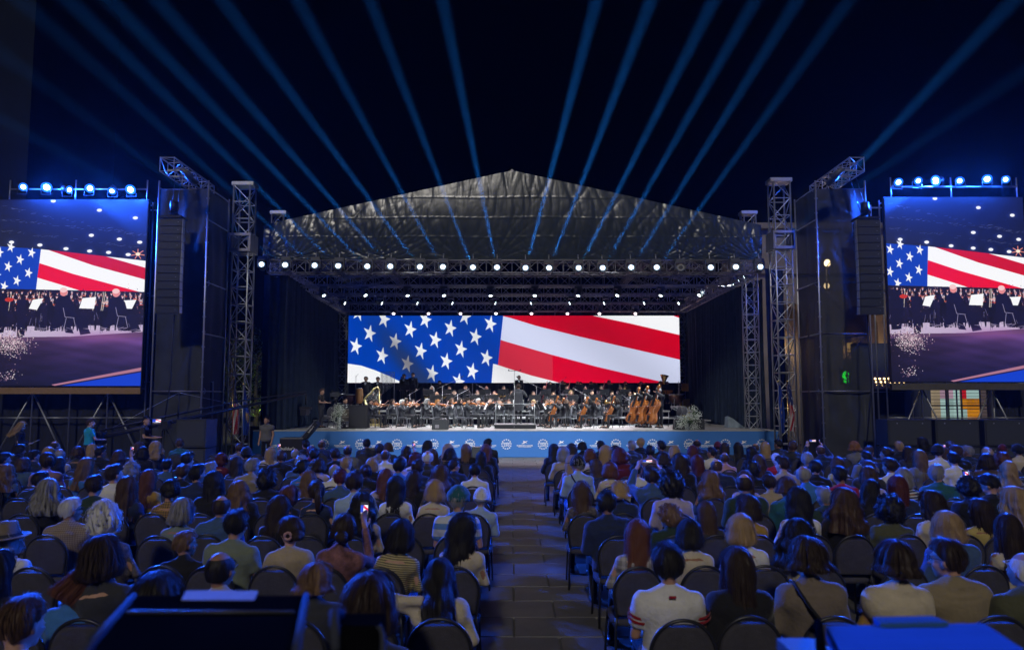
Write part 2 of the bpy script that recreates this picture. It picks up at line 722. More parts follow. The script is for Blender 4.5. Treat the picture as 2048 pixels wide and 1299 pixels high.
def tower(label, x, y, z0, z1, w, sleeve=None, r=.028):
    t = truss('truss_tower', label, 'truss tower', (x, y, z0), (x, y, z1), w, r, 'truss towers', up=(0, 1, 0))
    MB().box((0, 0, .02), (w * 1.5, w * 1.5, .036)).build('base_plate', STEEL, t)
    hb = MB()
    hb.box((0, 0, z1 - z0 + .07), (w * 1.35, w * .9, .14))
    hb.tube((-w * .6, -w * .47, z1 - z0 + .07), (-w * .6, w * .47, z1 - z0 + .07), .05)
    hb.tube((w * .6, -w * .47, z1 - z0 + .07), (w * .6, w * .47, z1 - z0 + .07), .05)
    hb.build('head_block', ALU, t)
    for s in (-1, 1):
        MB().tube((s * w * .66, 0, .3), (s * w * .66, 0, z1 - z0 + .05), .008, n=5).build('hoist_chain', BLACK, t)
    if sleeve:
        sb = MB()
        for s in (-1, 1):
            sb.box((s * w * .62, 0, sleeve - z0), (.06, w * 1.3, .72))
            sb.box((0, s * w * .62, sleeve - z0 + .3), (w * 1.2, .06, .1))
            sb.box((0, s * w * .62, sleeve - z0 - .3), (w * 1.2, .06, .1))
        sb.build('sleeve_block', DARKALU, t)
    return t


tower('tall lattice tower left of the stage behind the striped flag', -10.35, 26.6, .001, 10.55, .62, 8.3, .034)
tower('tall lattice tower right of the stage behind the striped flag', 10.35, 26.6, .001, 10.7, .62, 8.4, .034)
tower('lattice tower standing at the front left corner of the roof', -10.0, 29.6, SZ + .003, 10.25, .5, None)
tower('lattice tower standing at the front right corner of the stage deck', 10.15, 29.6, SZ + .003, 10.25, .5, None)
tower('slim lattice tower at the back beside the left end of screen', -10.02, 41.3, SZ + .003, 8, .5, None)
tower('slim lattice tower at the back beside the right end of screen', 10.02, 41.3, SZ + .003, 8, .5, None)

TZ = 7.7
TY = [28.2, 31.5, 34.2, 37.0, 40.3]
names = ['front', 'second', 'third', 'fourth', 'rearmost']
for n_, y in zip(names, TY):
    truss('roof_truss', 'long horizontal lattice truss under the stage roof, %s of five' % n_, 'roof truss', (-9.9, y, TZ), (9.9, y, TZ), .5, .026, 'trusses under the stage roof', material=DARKALU)
for s, n_ in ((-1, 'left'), (1, 'right')):
    truss('roof_truss', 'lattice truss running back along the %s side of the stage roof' % n_, 'roof truss', (s * 9.95, 29.1, TZ + .02), (s * 9.95, 41.5, TZ + .02), .5, .026, 'trusses under the stage roof', material=DARKALU)
for k, y in enumerate([28.95, 31.9, 35, 38, 41]):
    for s, n_ in ((-1, 'left'), (1, 'right')):
        truss('rafter', 'sloping %s rafter of the stage roof, %s from the front' % (n_, ORD[k]), 'rafter', (s * 9.7, y, 9.0), (s * .25, y, 11.15), .36, .022, 'rafters of the stage roof', material=DARKALU)
for k in range(4):
    x = (-6.5, -2.4, 2.4, 6.5)[k]
    truss('rafter', 'purlin running front to back under the roof, %s from the left' % ORD[k], 'rafter', (x, 29.2, 11.2 - abs(x) * .22 - .62), (x, 40.8, 11.2 - abs(x) * .22 - .62), .3, .02, 'rafters of the stage roof', material=DARKALU)

# ------------------------------------------------------------------ roof canopy: crumpled black plastic gable over the front
PLASTIC = mat('black_plastic_sheet', (.042, .054, .058), .27, 0, .22, 1.5, .30, 5, .55, stretch=(1.6, 1.6, .35))
roof = thing('stage_roof', 'wide gabled stage roof with a crumpled shiny black plastic front', 'stage roof', (0, 28.2, 8))


def roof_z(x):
    return 11.75 - abs(x - .0) * .2235


rs_ = np.random.RandomState(5)
NX, NZ = 420, 90
X = np.linspace(-10.15, 10.2, NX)
anch = np.array([-10.0, -8.9, -6.9, -5.6, -4.9, -2.1, -.55, 1.0, 2.5, 4.2, 5.5, 6.7, 7.7, 8.9, 9.9])
aw = rs_.uniform(.6, 1.3, len(anch))
ph = rs_.uniform(0, 6.28, (len(anch), 4))
verts = []
V = np.linspace(0, 1, NZ)
xx, vv = np.meshgrid(X, V)
top = 11.75 - np.abs(xx) * .2235
zz = 8.02 + (top - 8.02) * vv
dd = np.zeros_like(xx)
side = .35 + .65 * np.clip((np.abs(xx) - 1.5) / 6, 0, 1)
def crease(q, sharp=2.2):
    return (1 - np.abs(np.sin(q))) ** sharp


for a, w, p in zip(anch, aw, ph):
    dx, dz = xx - a, zz - 8.25
    ang = np.arctan2(dx + np.sign(a) * dz * .45, dz + .22)
    rad = np.hypot(dx, dz)
    fold = crease(ang * 8 + p[0] + .8 * np.sin(rad * 1.3 + p[1])) + .5 * crease(ang * 17 + p[2] + .9 * np.sin(rad * 2.7 + p[3]))
    dd += w * .050 * fold * np.exp(-rad / 1.15) * side
for k in range(11):                       # near-vertical creases
    kx, kz = rs_.uniform(1.6, 4.5), rs_.normal() * .5
    env = .5 + .5 * np.sin(rs_.uniform(.3, .9) * xx + rs_.uniform(.5, 1.6) * zz + rs_.uniform(0, 6.28))
    dd += .020 * (.30 + .70 * side) * env ** 2 * crease(kx * xx + kz * zz + rs_.uniform(0, 6.28) + .9 * np.sin(1.1 * zz + rs_.uniform(0, 6.28)), 5)
for k in range(12):
    kx, kz = rs_.normal() * 7, rs_.normal() * 5
    env = .5 + .5 * np.sin(rs_.uniform(.6, 2.2) * xx + rs_.uniform(.8, 3) * zz + rs_.uniform(0, 6.28))
    dd += .0028 * side * env ** 2 * crease(kx * xx + kz * zz + rs_.uniform(0, 6.28) + 2 * np.sin(1.7 * zz), 2.5)
for zs in (8.95, 9.75, 10.6):             # welded seams between the sheets
    dd -= .012 * np.exp(-((zz - zs - .02 * np.sin(xx * 1.3)) / .018) ** 2)
sag = -.10 * np.sin(vv * PI)
yyv = dd + sag
m = MB()
vs = np.stack([xx, yyv, zz - 8.0], -1).reshape(-1, 3).tolist()
m.add(vs, [(j * NX + i, j * NX + i + 1, (j + 1) * NX + i + 1, (j + 1) * NX + i) for j in range(NZ - 1) for i in range(NX - 1)], 0, True)
m.build('gable_sheet', PLASTIC, roof)
# lower valance strip, hanging slightly behind
m = MB()
NV = 12
v2 = np.linspace(0, 1, NV)
xx, vv = np.meshgrid(X, v2)
zz = 7.98 + .48 * vv
dd = .03 * np.sin(xx * 5 + 2 * np.sin(xx * 1.7)) + .02 * np.sin(xx * 13 + vv * 3) + .015 * np.sin(xx * 29 + 5 * vv) + .10
vs = np.stack([xx * .985, dd, zz - 8.0 + .03 * np.sin(xx * 2.1) * (1 - vv)], -1).reshape(-1, 3).tolist()
m.add(vs, [(j * NX + i, j * NX + i + 1, (j + 1) * NX + i + 1, (j + 1) * NX + i) for j in range(NV - 1) for i in range(NX - 1)], 0, True)
m.build('valance', PLASTIC, roof)
for s in (-1, 1):
    m = MB()
    m.hexa([(s * .0, .05, 3.66), (s * 10.2, .05, 1.38), (s * 10.2, 14, 1.38), (0, 14, 3.66), (0, .05, 3.74), (s * 10.2, .05, 1.46), (s * 10.2, 14, 1.46), (0, 14, 3.74)])
    m.build('roof_sheet', PLASTIC, roof)
MB().tube((0, .0, 3.74), (0, 14, 3.74), .06).build('ridge_tube', DARKALU, roof)

# ------------------------------------------------------------------ drapes
DRAPE = mat('black_stage_drape', (.016, .024, .038), .9, 0, .35, 3, .1, 60, .2)


def drape(name, label, pts, z0, z1, amp=.09, per=.42, seed=0, tie=None):
    """hanging cloth with vertical folds along a polyline in plan"""
    rs = np.random.RandomState(seed)
    pts = [np.array(p, float) for p in pts]
    seg = [np.linalg.norm(pts[i + 1] - pts[i]) for i in range(len(pts) - 1)]
    L = sum(seg)
    n = int(L / .05)
    nz = 22
    ring = []
    for j in range(nz):
        t = j / (nz - 1)
        z = z0 + (z1 - z0) * t
        a = amp * (1.25 - .6 * t)
        line = []
        for i in range(n + 1):
            q = L * i / n
            k = 0
            qq = q
            while k < len(seg) - 1 and qq > seg[k]:
                qq -= seg[k]
                k += 1
            d = (pts[k + 1] - pts[k]) / seg[k]
            c = pts[k] + d * qq
            nn = np.array([-d[1], d[0]])
            f = a * (math.sin(2 * PI * q / per + 1.3 * math.sin(q * 1.1 + seed)) + .5 * math.sin(2 * PI * q / (per * .43) + seed + .8 * t)) + .05 * math.sin(q * .9 + 2 * t)
            line.append((c[0] + nn[0] * f, c[1] + nn[1] * f, z))
        ring.append(line)
    m = MB().rings(ring, 0, False, True, False)
    o = m.build(name, DRAPE)
    return tag(o, label, 'drape', 'black stage drapes')


drape('stage_drape', 'tall black folded drape closing the left side of the stage', [(-10.35, 28.9), (-9.45, 29.15), (-9.65, 31.5), (-9.95, 35), (-10.25, 41.2)], SZ + .01, 7.55, seed=1)
drape('stage_drape', 'tall black folded drape closing the right side of the stage', [(10.25, 41.2), (10.3, 38), (10.45, 34), (10.6, 31.5), (10.9, 30.0)], SZ + .01, 7.55, seed=2)
drape('stage_drape', 'dark drape hanging across the back wall behind the screen', [(-10.3, 41.75), (10.3, 41.75)], SZ + .01, 8.2, .07, .5, seed=3)
drape('stage_drape', 'short dark skirt hanging below the wide flag screen', [(-9.6, 41.15), (9.6, 41.15)], SZ + .01, 3.25, .05, .4, seed=4)
drape('stage_drape', 'narrow black drape hanging outside the right front corner tower', [(10.75, 29.4), (11.6, 29.6)], .05, 7.9, .06, .35, seed=5)

# ------------------------------------------------------------------ the wide rear screen: waving stars and stripes


def fillpoly(a, pts, col, alpha=1.):
    h, w, _ = a.shape
    xs = [p[0] for p in pts]
    ys = [p[1] for p in pts]
    x0, x1 = max(0, int(min(xs)) - 1), min(w, int(max(xs)) + 2)
    y0, y1 = max(0, int(min(ys)) - 1), min(h, int(max(ys)) + 2)
    if x0 >= x1 or y0 >= y1:
        return
    gx, gy = np.meshgrid(np.arange(x0, x1) + .5, np.arange(y0, y1) + .5)
    ins = np.zeros(gx.shape, bool)
    n = len(pts)
    for i in range(n):
        xa, ya = pts[i]
        xb, yb = pts[(i + 1) % n]
        if ya == yb:
            continue
        c = ((ya > gy) != (yb > gy)) & (gx < (xb - xa) * (gy - ya) / (yb - ya) + xa)
        ins ^= c
    sub = a[y0:y1, x0:x1]
    sub[ins] = sub[ins] * (1 - alpha) + np.array(col) / 255. * alpha


def fillell(a, cx, cy_, rx, ry, col, alpha=1., soft=False):
    h, w, _ = a.shape
    k = 2.2 if soft else 1
    x0, x1 = max(0, int(cx - rx * k) - 1), min(w, int(cx + rx * k) + 2)
    y0, y1 = max(0, int(cy_ - ry * k) - 1), min(h, int(cy_ + ry * k) + 2)
    if x0 >= x1 or y0 >= y1:
        return
    gx, gy = np.meshgrid(np.arange(x0, x1) + .5, np.arange(y0, y1) + .5)
    q = ((gx - cx) / rx) ** 2 + ((gy - cy_) / ry) ** 2
    al = (np.exp(-q * 1.2) if soft else (q < 1)).astype(float) * alpha
    sub = a[y0:y1, x0:x1]
    sub[:] = sub * (1 - al[..., None]) + np.array(col) / 255. * al[..., None]


def stroke(a, p, q, w, col, alpha=1.):
    d = np.array(q, float) - np.array(p, float)
    L = np.linalg.norm(d) or 1
    n = np.array([-d[1], d[0]]) / L * w / 2
    p, q = np.array(p, float), np.array(q, float)
    fillpoly(a, [tuple(p + n), tuple(q + n), tuple(q - n), tuple(p - n)], col, alpha)


STAR = [(10, -100), (70, -5), (27, 97), (-58, 67), (-70, -62)]


def star_poly(cx, cy_, s):
    o = []
    for k in range(5):
        a, b = STAR[k], STAR[(k + 1) % 5]
        o.append((cx + a[0] * s, cy_ + a[1] * s))
        o.append((cx + (a[0] + b[0]) * .236 * s, cy_ + (a[1] + b[1]) * .236 * s))
    return o


SW, SH = 1326, 267          # two picture dots for every pixel of the photograph
fl = np.zeros((SH, SW, 3))
fl[:] = np.array((0, 62, 178)) / 255.


def q3(x, y):
    return ((680 + x / 5.851 - 695) * 2, (620 + y / 5.851 - 631.5) * 2)


def qp(x, y):
    return ((x - 695) * 2, (y - 631.5) * 2)


fillpoly(fl, [q3(*p) for p in ((60, 622), (250, 650), (400, 700), (560, 765), (740, 850), (60, 850))], (250, 252, 255))
for x, y in ((180, 425), (340, 275), (490, 535), (505, 110), (640, 370), (785, 630), (815, 230), (940, 480), (990, 115), (1075, 740), (1110, 350), (1240, 600),
             (1285, 215), (1410, 460), (1455, 75), (1545, 715), (1580, 315), (1710, 560), (1755, 165), (205, 30), (1385, 835), (690, -5)):
    fillpoly(fl, star_poly(*q3(x, y), .36), (246, 248, 255))
# soft grey fold of the filmed cloth
gx, gy = np.meshgrid(np.arange(SW) + .5, np.arange(SH) + .5)
ax, ay = q3(380, 140)
bx, by = q3(980, 850)
tt = np.clip(((gx - ax) * (bx - ax) + (gy - ay) * (by - ay)) / ((bx - ax) ** 2 + (by - ay) ** 2), 0, 1)
dist = np.hypot(gx - ax - tt * (bx - ax), gy - ay - tt * (by - ay))
al = (np.exp(-(dist / 42) ** 2) * (.25 + .75 * np.clip(tt * 1.6, 0, 1)))[..., None]
fl = fl * (1 - .30 * al) + 0 * al
fl = fl * (1 - .45 * al) + np.array((72, 68, 82)) / 255. * .45 * al
# stripes
fillpoly(fl, [q3(1905, 40), q3(1818, 860), qp(1400, 800), qp(1400, 600)], (216, 222, 250))
A_ = [(1000, 630.5), (1004, 632), (1020, 636), (1071, 651.6), (1157, 673), (1242, 692.6), (1360, 719.5)]
B_ = [(985, 675.5), (1000, 680), (1020, 686), (1104, 710), (1191, 733), (1316, 762), (1360, 772)]
C_ = [(985, 727), (994, 729.5), (1020, 738), (1063, 751), (1107, 762), (1130, 769)]
D_ = [(1180, 630.5), (1259, 647), (1360, 670.5)]


def can_x(y):
    return 680 + (1905 + (1818 - 1905) * ((y - 620) * 5.851 - 40) / 820) / 5.851


def stripe(upper, lower, col):
    fillpoly(fl, [qp(*p) for p in upper] + [qp(*p) for p in reversed(lower)], col)


fillpoly(fl, [qp(*p) for p in D_] + [qp(1362, 625), qp(1170, 625)], (252, 253, 255))
stripe([(1000, 625), (1180, 625)] + D_, A_, (205, 0, 30))
stripe([(p[0], p[1]) for p in B_], C_ + [(1360, 790)], (222, 0, 42))
fillpoly(fl, [qp(*p) for p in C_] + [qp(1130, 790), qp(980, 790)], (250, 251, 255))
fillpoly(fl, [qp(1336, 628), qp(1362, 628), qp(1362, 637)], (205, 0, 30))
# duller module group of the panel
mm = (gx < (1104 - 695) * 2) & (gy > 78) & (fl[..., 0] > .8) & (fl[..., 1] < .1)
fl[mm] = np.array((214, 44, 66)) / 255.
# the star field covers the stripes' left ends
cf = np.zeros_like(fl)
msk = gx < (can_x(gy / 2 + 631.5) - 695) * 2
keep = np.zeros((SH, SW, 3))
keep[:] = np.array((0, 62, 178)) / 255.
bad = msk & (fl[..., 0] > .75) & (fl[..., 1] < .3)
fl[bad] = keep[bad]
grid = 1 - .05 * ((np.arange(SW) % 3 == 0)[None, :] | (np.arange(SH) % 3 == 0)[:, None])
shade = 1 - .10 * np.exp(-((gx - 900 - gy * 1.2) / 160) ** 2) - .08 * np.exp(-((gx - 430 - gy) / 90) ** 2)
fl = np.clip(fl * (grid * shade)[..., None], 0, 1)
sp0, sp1 = P(695, 765, 41), P(1358, 631, 41)
scr = thing('led_screen', 'very wide video screen showing white stars and red stripes behind the orchestra', 'screen', (0, 41, 0))
SCR = screen_mat('flag_picture', fl, 1.0)


def panel(me_name, x0, x1, z0, z1, m, parent, y=0.):
    b = MB()
    b.add([(x0, y, z0), (x1, y, z0), (x1, y, z1), (x0, y, z1)], [(0, 1, 2, 3)])
    b.uv = [(0, 0), (1, 0), (1, 1), (0, 1)]
    return b.build(me_name, m, parent)


panel('display', sp0.x, sp1.x, sp0.z, sp1.z, SCR, scr, -.005)
MB().box(((sp0.x + sp1.x) / 2, .06, (sp0.z + sp1.z) / 2), (sp1.x - sp0.x + .06, .12, sp1.z - sp0.z + .06)).build('cabinet', BLACK, scr)
fr = MB()
for i in range(9):
    x = sp0.x + (sp1.x - sp0.x) * i / 8
    fr.box((x, .2, (sp1.z) / 2 + 1), (.05, .06, sp1.z - 1.2))
fr.build('support_frame', STEEL, scr, 'stuff')

# ------------------------------------------------------------------ side screens: the same camera picture on both
FW, FH = 915, 1190
fd = np.zeros((FH, FW, 3))
gx, gy = np.meshgrid(np.arange(FW) + .5, np.arange(FH) + .5)


def c2(x, y):
    return (x - 20, y - 45)


top_c, bot_c = np.array((7, 14, 52)) / 255., np.array((28, 30, 44)) / 255.
fd[:] = top_c + (bot_c - top_c) * np.clip(gy / 330, 0, 1)[..., None] * np.clip(1 - gx / 900, 0.2, 1)[..., None]
rr = random.Random(4)


def fp(pts, col, al=1.):
    fillpoly(fd, [c2(*p) for p in pts], col, al)


for k in range(90):          # faint roof lattice in the picture
    t = rr.random()
    x = 40 + 900 * t
    for base, sl in ((165, .12), (80, .22), (240, .13)):
        y = base + sl * x + rr.uniform(-8, 8)
        if rr.random() < .4:
            stroke(fd, c2(x, y), c2(x + rr.uniform(8, 30), y + rr.uniform(-8, 6)), 1.6, (150, 155, 190), .55)
for x, y in ((355, 52), (640, 112), (862, 162), (598, 275), (770, 300), (895, 320), (113, 320), (287, 338), (447, 362), (592, 377), (708, 386), (828, 400)):
    fillell(fd, *c2(x, y), 30, 22, (60, 80, 150), .6, True)
    fillell(fd, *c2(x, y), 16, 10, (255, 255, 255))
fp([(20, 345), (295, 365), (278, 628), (20, 618)], (8, 62, 180))
for x, y in ((45, 385), (112, 352), (240, 388), (172, 432), (102, 477), (228, 518), (160, 568), (38, 530), (85, 605)):
    fillpoly(fd, star_poly(*c2(x, y), .36), (252, 252, 255))
fp([(295, 365), (935, 440), (935, 642), (278, 628)], (255, 255, 255))
fp([(340, 370), (690, 411), (935, 485), (935, 560), (620, 470)], (205, 5, 25))
fp([(290, 455), (500, 525), (935, 648), (935, 660), (560, 636), (400, 585), (282, 548)], (238, 0, 40))
fp([(560, 634), (935, 650), (935, 665), (560, 660)], (20, 16, 40))
for k in range(7):
    a = 2 * PI * k / 7 + .2
    stroke(fd, c2(887, 397), c2(887 + 42 * math.cos(a), 397 + 34 * math.sin(a)), 5, (255, 150, 110))
fillell(fd, *c2(887, 397), 14, 11, (255, 240, 210))
# orchestra in the picture
fp([(20, 618), (935, 640), (935, 900), (20, 930)], (22, 16, 40))
fp([(20, 870), (200, 860), (935, 850), (935, 905), (500, 930), (20, 945)], (196, 178, 205))
fp([(20, 930), (500, 925), (935, 895), (935, 960), (20, 985)], (86, 58, 92))
yy_ = np.clip((gy - 905) / 300, 0, 1)[..., None]
rn = np.random.RandomState(8)
lf = sum(np.sin(gx * rn.normal() * .012 + gy * rn.normal() * .05 + rn.uniform(0, 6)) for _ in range(9))[..., None] * .045
low = gy > 915 - gx * .035
fd[low] = (np.array((70, 46, 92)) / 255. * (1 - yy_) + np.array((12, 13, 52)) / 255. * yy_)[low] * (.55 + .75 * np.clip(gx / 900, 0, 1) + 0)[..., None][low] * (1 + lf)[low]
for k in range(60):
    x, y = rr.uniform(20, 935), rr.uniform(930, 1160)
    stroke(fd, c2(x, y), c2(x + rr.uniform(40, 160), y - rr.uniform(2, 14)), 2, (70, 46, 96), .35)
for row, (yb, hr_, n_) in enumerate(((640, 7, 30), (662, 9, 26), (690, 11, 20))):
    for k in range(n_):
        x = 30 + 900 * (k + rr.uniform(.1, .9)) / n_
        y = yb + rr.uniform(-7, 7) + x * .012
        fp([(x - hr_ * 1.9, y + hr_ * 5), (x - hr_ * 1.7, y + hr_ * 1.6), (x - hr_ * .6, y + hr_ * 1.0), (x + hr_ * .6, y + hr_ * 1.0), (x + hr_ * 1.7, y + hr_ * 1.6), (x + hr_ * 1.9, y + hr_ * 5)], rr.choice([(14, 10, 28), (24, 18, 44), (18, 14, 30)]))
        fp([(x - hr_ * .5, y + hr_ * .9), (x + hr_ * .5, y + hr_ * .9), (x, y + hr_ * 2.6)], (225, 215, 235))
        fillell(fd, *c2(x, y), hr_ * .8, hr_, rr.choice([(222, 150, 140), (200, 120, 110), (236, 178, 170)]))
        fillell(fd, *c2(x + rr.uniform(-2, 2), y - hr_ * .55), hr_ * .85, hr_ * .6, rr.choice([(30, 16, 22), (60, 30, 30), (20, 14, 24), (190, 180, 190), (120, 70, 50)]))
        if rr.random() < .5:
            fillell(fd, *c2(x + rr.uniform(-8, 10), y + hr_ * 2.2), hr_ * 1.3, hr_ * .55, rr.choice([(196, 60, 30), (170, 48, 26), (214, 96, 50)]))
            stroke(fd, c2(x + rr.uniform(-6, 14), y - hr_ * 2), c2(x + rr.uniform(-4, 10), y + hr_ * 3), 1.8, (226, 200, 190), .9)
        if rr.random() < .55:
            fp([(x - hr_ * 1.6 + 6, y + hr_ * 2.2), (x + hr_ * 1.6 + 6, y + hr_ * 2.1), (x + hr_ * 1.4 + 6, y + hr_ * 4.4), (x - hr_ * 1.5 + 6, y + hr_ * 4.5)], (9, 7, 20))
for k in range(420):
    x, y = rr.uniform(25, 932), rr.gauss(715, 40)
    fillell(fd, *c2(x, y), rr.uniform(1, 4), rr.uniform(1, 5), rr.choice([(150, 70, 60), (210, 150, 150), (90, 80, 120), (12, 8, 24), (40, 34, 70)]), .8)
for k in range(34):
    x, y = rr.uniform(30, 930), rr.uniform(735, 850)
    w_ = rr.uniform(12, 24)
    fp([(x - w_, y - 10), (x - w_ * .4, y - 44), (x + w_ * .5, y - 46), (x + w_, y - 8), (x + w_ * 1.5, y + 14), (x + w_ * 1.4, 888), (x + w_ * .9, 890), (x + w_ * .6, y + 24), (x - w_ * .2, y + 20), (x - w_ * .5, 884), (x - w_ * .9, 886)], rr.choice([(16, 12, 34), (24, 18, 46), (12, 9, 26)]))
for k in range(120):
    x, y = rr.uniform(30, 930), rr.uniform(770, 850)
    stroke(fd, c2(x, y), c2(x + rr.uniform(-16, 16), y + rr.uniform(26, 60)), 1.6, rr.choice([(150, 140, 180), (40, 30, 60), (15, 12, 30), (15, 12, 30)]))
for x in (640, 700, 130, 690, 300):
    stroke(fd, c2(x, 640), c2(x - 12, 760), 4, (235, 220, 200), .9)
for q in ([(262, 690), (327, 680), (290, 755), (240, 747)], [(562, 680), (645, 672), (635, 748), (545, 745)], [(808, 695), (890, 690), (865, 748), (803, 745)]):
    fp(q, (255, 255, 255))
for bx_, sc_ in ((0, 1.), (318, .92)):
    def g2(x, y):
        return (bx_ + 447 + (x - 447) * sc_, 640 + (y - 640) * sc_ + (6 if bx_ else 0))
    fp([g2(*p) for p in ((400, 690), (428, 660), (470, 662), (508, 705), (530, 780), (604, 800), (600, 860), (622, 905), (560, 915), (540, 850), (500, 862), (520, 905), (470, 900), (455, 850), (380, 895), (372, 870), (398, 780))], (18, 15, 45))
    for p_, q_ in (((448, 740), (462, 800)), ((462, 800), (520, 806)), ((470, 806), (458, 880)), ((515, 808), (532, 878))):
        stroke(fd, c2(*g2(*p_)), c2(*g2(*q_)), 2.6, (190, 180, 210), .9)
    fillell(fd, *c2(*g2(447, 640)), 23, 27, (232, 140, 140))
    fillell(fd, *c2(*g2(445, 628)), 22, 16, (252, 205, 205))
for k in range(26):
    x = rr.uniform(220, 935)
    stroke(fd, c2(x, 880 + rr.uniform(-18, 14)), c2(x + rr.uniform(30, 90), 878 + rr.uniform(-18, 14)), 3, (232, 214, 236), .5)
fillell(fd, *c2(700, 930), 260, 40, (168, 96, 170), .5, True)
fp([(25, 640), (105, 650), (120, 740), (95, 900), (30, 905)], (16, 13, 40))
fp([(165, 690), (215, 685), (228, 800), (222, 925), (178, 930)], (20, 16, 46))
fillell(fd, *c2(118, 690), 26, 13, (200, 50, 30))
for k in range(900):         # white blossom in the corner of the picture
    x, y = rr.gauss(150, 52), rr.gauss(965, 34)
    if k < 60:
        x, y = rr.gauss(145, 30), rr.gauss(1170, 22)
    fillell(fd, *c2(x, y), rr.uniform(1.5, 4), rr.uniform(1.5, 4), rr.choice([(235, 205, 215), (200, 165, 175), (150, 110, 130), (250, 240, 235), (90, 70, 90)]), .9)
fp([(420, 1235), (935, 1140), (935, 1120), (860, 1135), (400, 1228)], (176, 118, 140))
fp([(430, 1240), (935, 1150), (935, 1240)], (8, 62, 205))
fd *= (1 - .06 * ((np.arange(FW) % 4 == 0)[None, :] | (np.arange(FH) % 4 == 0)[:, None]))[..., None]
fd = np.clip(fd + np.random.RandomState(2).normal(0, .012, fd.shape), 0, 1)
FEED = screen_mat('camera_picture', fd, 1.0)
WOOD = mat('timber_beam', (.32, .19, .07), .7, 0, .3, 6, stretch=(1, 8, 8))
CLOTH = mat('dark_fence_cloth', (.014, .017, .026), .9, 0, .3, 4, .1, 30)
for s, n_ in ((-1, 'left'), (1, 'right')):
    y = 24.2
    if s < 0:
        x0, x1, zt, zb = P(0, 410, y).x - .05, P(284, 700, y).x, P(280, 400, y).z, P(200, 771, y).z
    else:
        x0, x1, zt, zb = P(1777, 600, y).x, P(2056, 600, y).x, P(1800, 395, y).z, P(1800, 763, y).z
    t = thing('video_screen', 'tall video screen at the %s showing the orchestra and a flag' % n_, 'screen', (0, y, 0), group='side video screens')
    panel('display', x0, x1, zb, zt, FEED, t, -.01)
    MB().box(((x0 + x1) / 2, .07, (zb + zt) / 2), (x1 - x0 + .05, .14, zt - zb + .05)).build('cabinet', BLACK, t)
    fr = MB()
    for i in range(5):
        x = x0 + (x1 - x0) * i / 4
        fr.tube((x, .35, .0), (x, .35, zt), .03, n=6)
        fr.tube((x, .95, .0), (x, .95, zt), .03, n=6)
    for z in (zb - .1, (zb + zt) / 2, zt - .1):
        for dy in (.35, .95):
            fr.tube((x0, dy, z), (x1, dy, z), .025, n=6)
    for i in range(4):
        xa_, xb_ = x0 + (x1 - x0) * i / 4, x0 + (x1 - x0) * (i + 1) / 4
        fr.tube((xa_, .35, zb - .2), (xb_, .35, .1), .028, n=6) if i % 2 else fr.tube((xb_, .35, zb - .2), (xa_, .35, .1), .028, n=6)
        fr.tube((xa_, .35, 1.7), (xb_, .35, 1.7), .025, n=6)
    fr.build('scaffold_frame', STEEL, t, 'stuff')
    bm_ = MB().box(((x0 + x1) / 2, -.02, zb - .17), (x1 - x0 + .1, .16, .22))
    tag(bm_.build('support_beam', WOOD if s < 0 else mat('weathered_beam', (.10, .09, .06), .7)), 'timber beam carrying the %s video screen' % n_, 'beam').location = (0, y, 0)
    # lamps bar above
    rail = thing('lamp_bar', 'pipe rail holding six blue lamps above the %s video screen' % n_, 'lamp bar', (0, y + .1, 0), group='lamp bars')
    MB().tube((x0 + .3, 0, zt + .42), (x1 - .1, 0, zt + .42), .03, n=8).build('rail', STEEL, rail)
    for x in (x0 + .3, (x0 + x1) / 2, x1 - .1):
        MB().tube((x, 0, zt - .3), (x, 0, zt + .75), .025, n=6).build('post', STEEL, rail)
    lp = (44, 92, 134, 178, 225, 263) if s < 0 else (1795, 1834, 1876, 1921, 1974, 2013)
    ly = (373, 374, 378, 376, 379, 378) if s < 0 else (363, 361, 360, 361, 358, 358)
    pw = (.8, 1.6, .7, 1.1, .6, 1.5) if s < 0 else (.9, .6, 2.2, .7, 1.2, .6)
    for k in range(6):
        p = P(lp[k], ly[k], y - .12)
        f = thing('blue_lamp', '%s blue lamp from the left above the %s video screen' % (ORD[k], n_), 'stage lamp', p, group='blue lamps above the side screens')
        aim = Vector((s * -9.5 + (k - 2.5) * 1.4, 9 + 2.2 * ((k * 2) % 5), 1)) if k % 2 == 0 else Vector((s * -4.0 + (k - 2.5) * .8, 3.5 + k, 1.5))
        if (s < 0 and k > 3) or (s > 0 and k < 2):
            aim.x = p.x * .8
        if s > 0 and k == 4:
            aim = Vector((1.5, 1.6, 1.7))
        dirv = (aim - p).normalized()
        b = MB()
        b.tube(-dirv * .16, dirv * .10, .10, .13, 16)
        b.build('housing', BLACK, f)
        MB().tube(dirv * .102, dirv * .112, .06 + .022 * pw[k], n=20).build('lens', emis('blue_lens_%d' % int(pw[k] * 10), (.30 + .1 * pw[k], .5 + .1 * pw[k], 1), 5 + 12 * pw[k]), f)
        MB().tube(dirv * .10, dirv * .108, .115 + .035 * pw[k], n=24).build('halo_ring', emis('blue_halo_%d' % int(pw[k] * 10), (.02, .17, 1), 1.1 + .8 * pw[k]), f)  # added glowing ring, stands in for the blue halo round the lamp
        yk = MB()
        yk.path([(-.17, 0, 0), (-.17, .02, -.26), (.17, .02, -.26), (.17, 0, 0)], .014, 6)
        yk.build('yoke', BLACK, f)
        so = spot('blue_beam', p + dirv * .16, aim, 17000 * pw[k] ** .7, (.012, .10, 1.0), 50, .7, .09)
        so.parent = f
        so.location = dirv * .16
        gl = point('lamp_glow', (0, 0, 0), 330 * pw[k], (.012, .10, 1.0), .1)
        gl.parent = f
        gl.location = dirv * .2

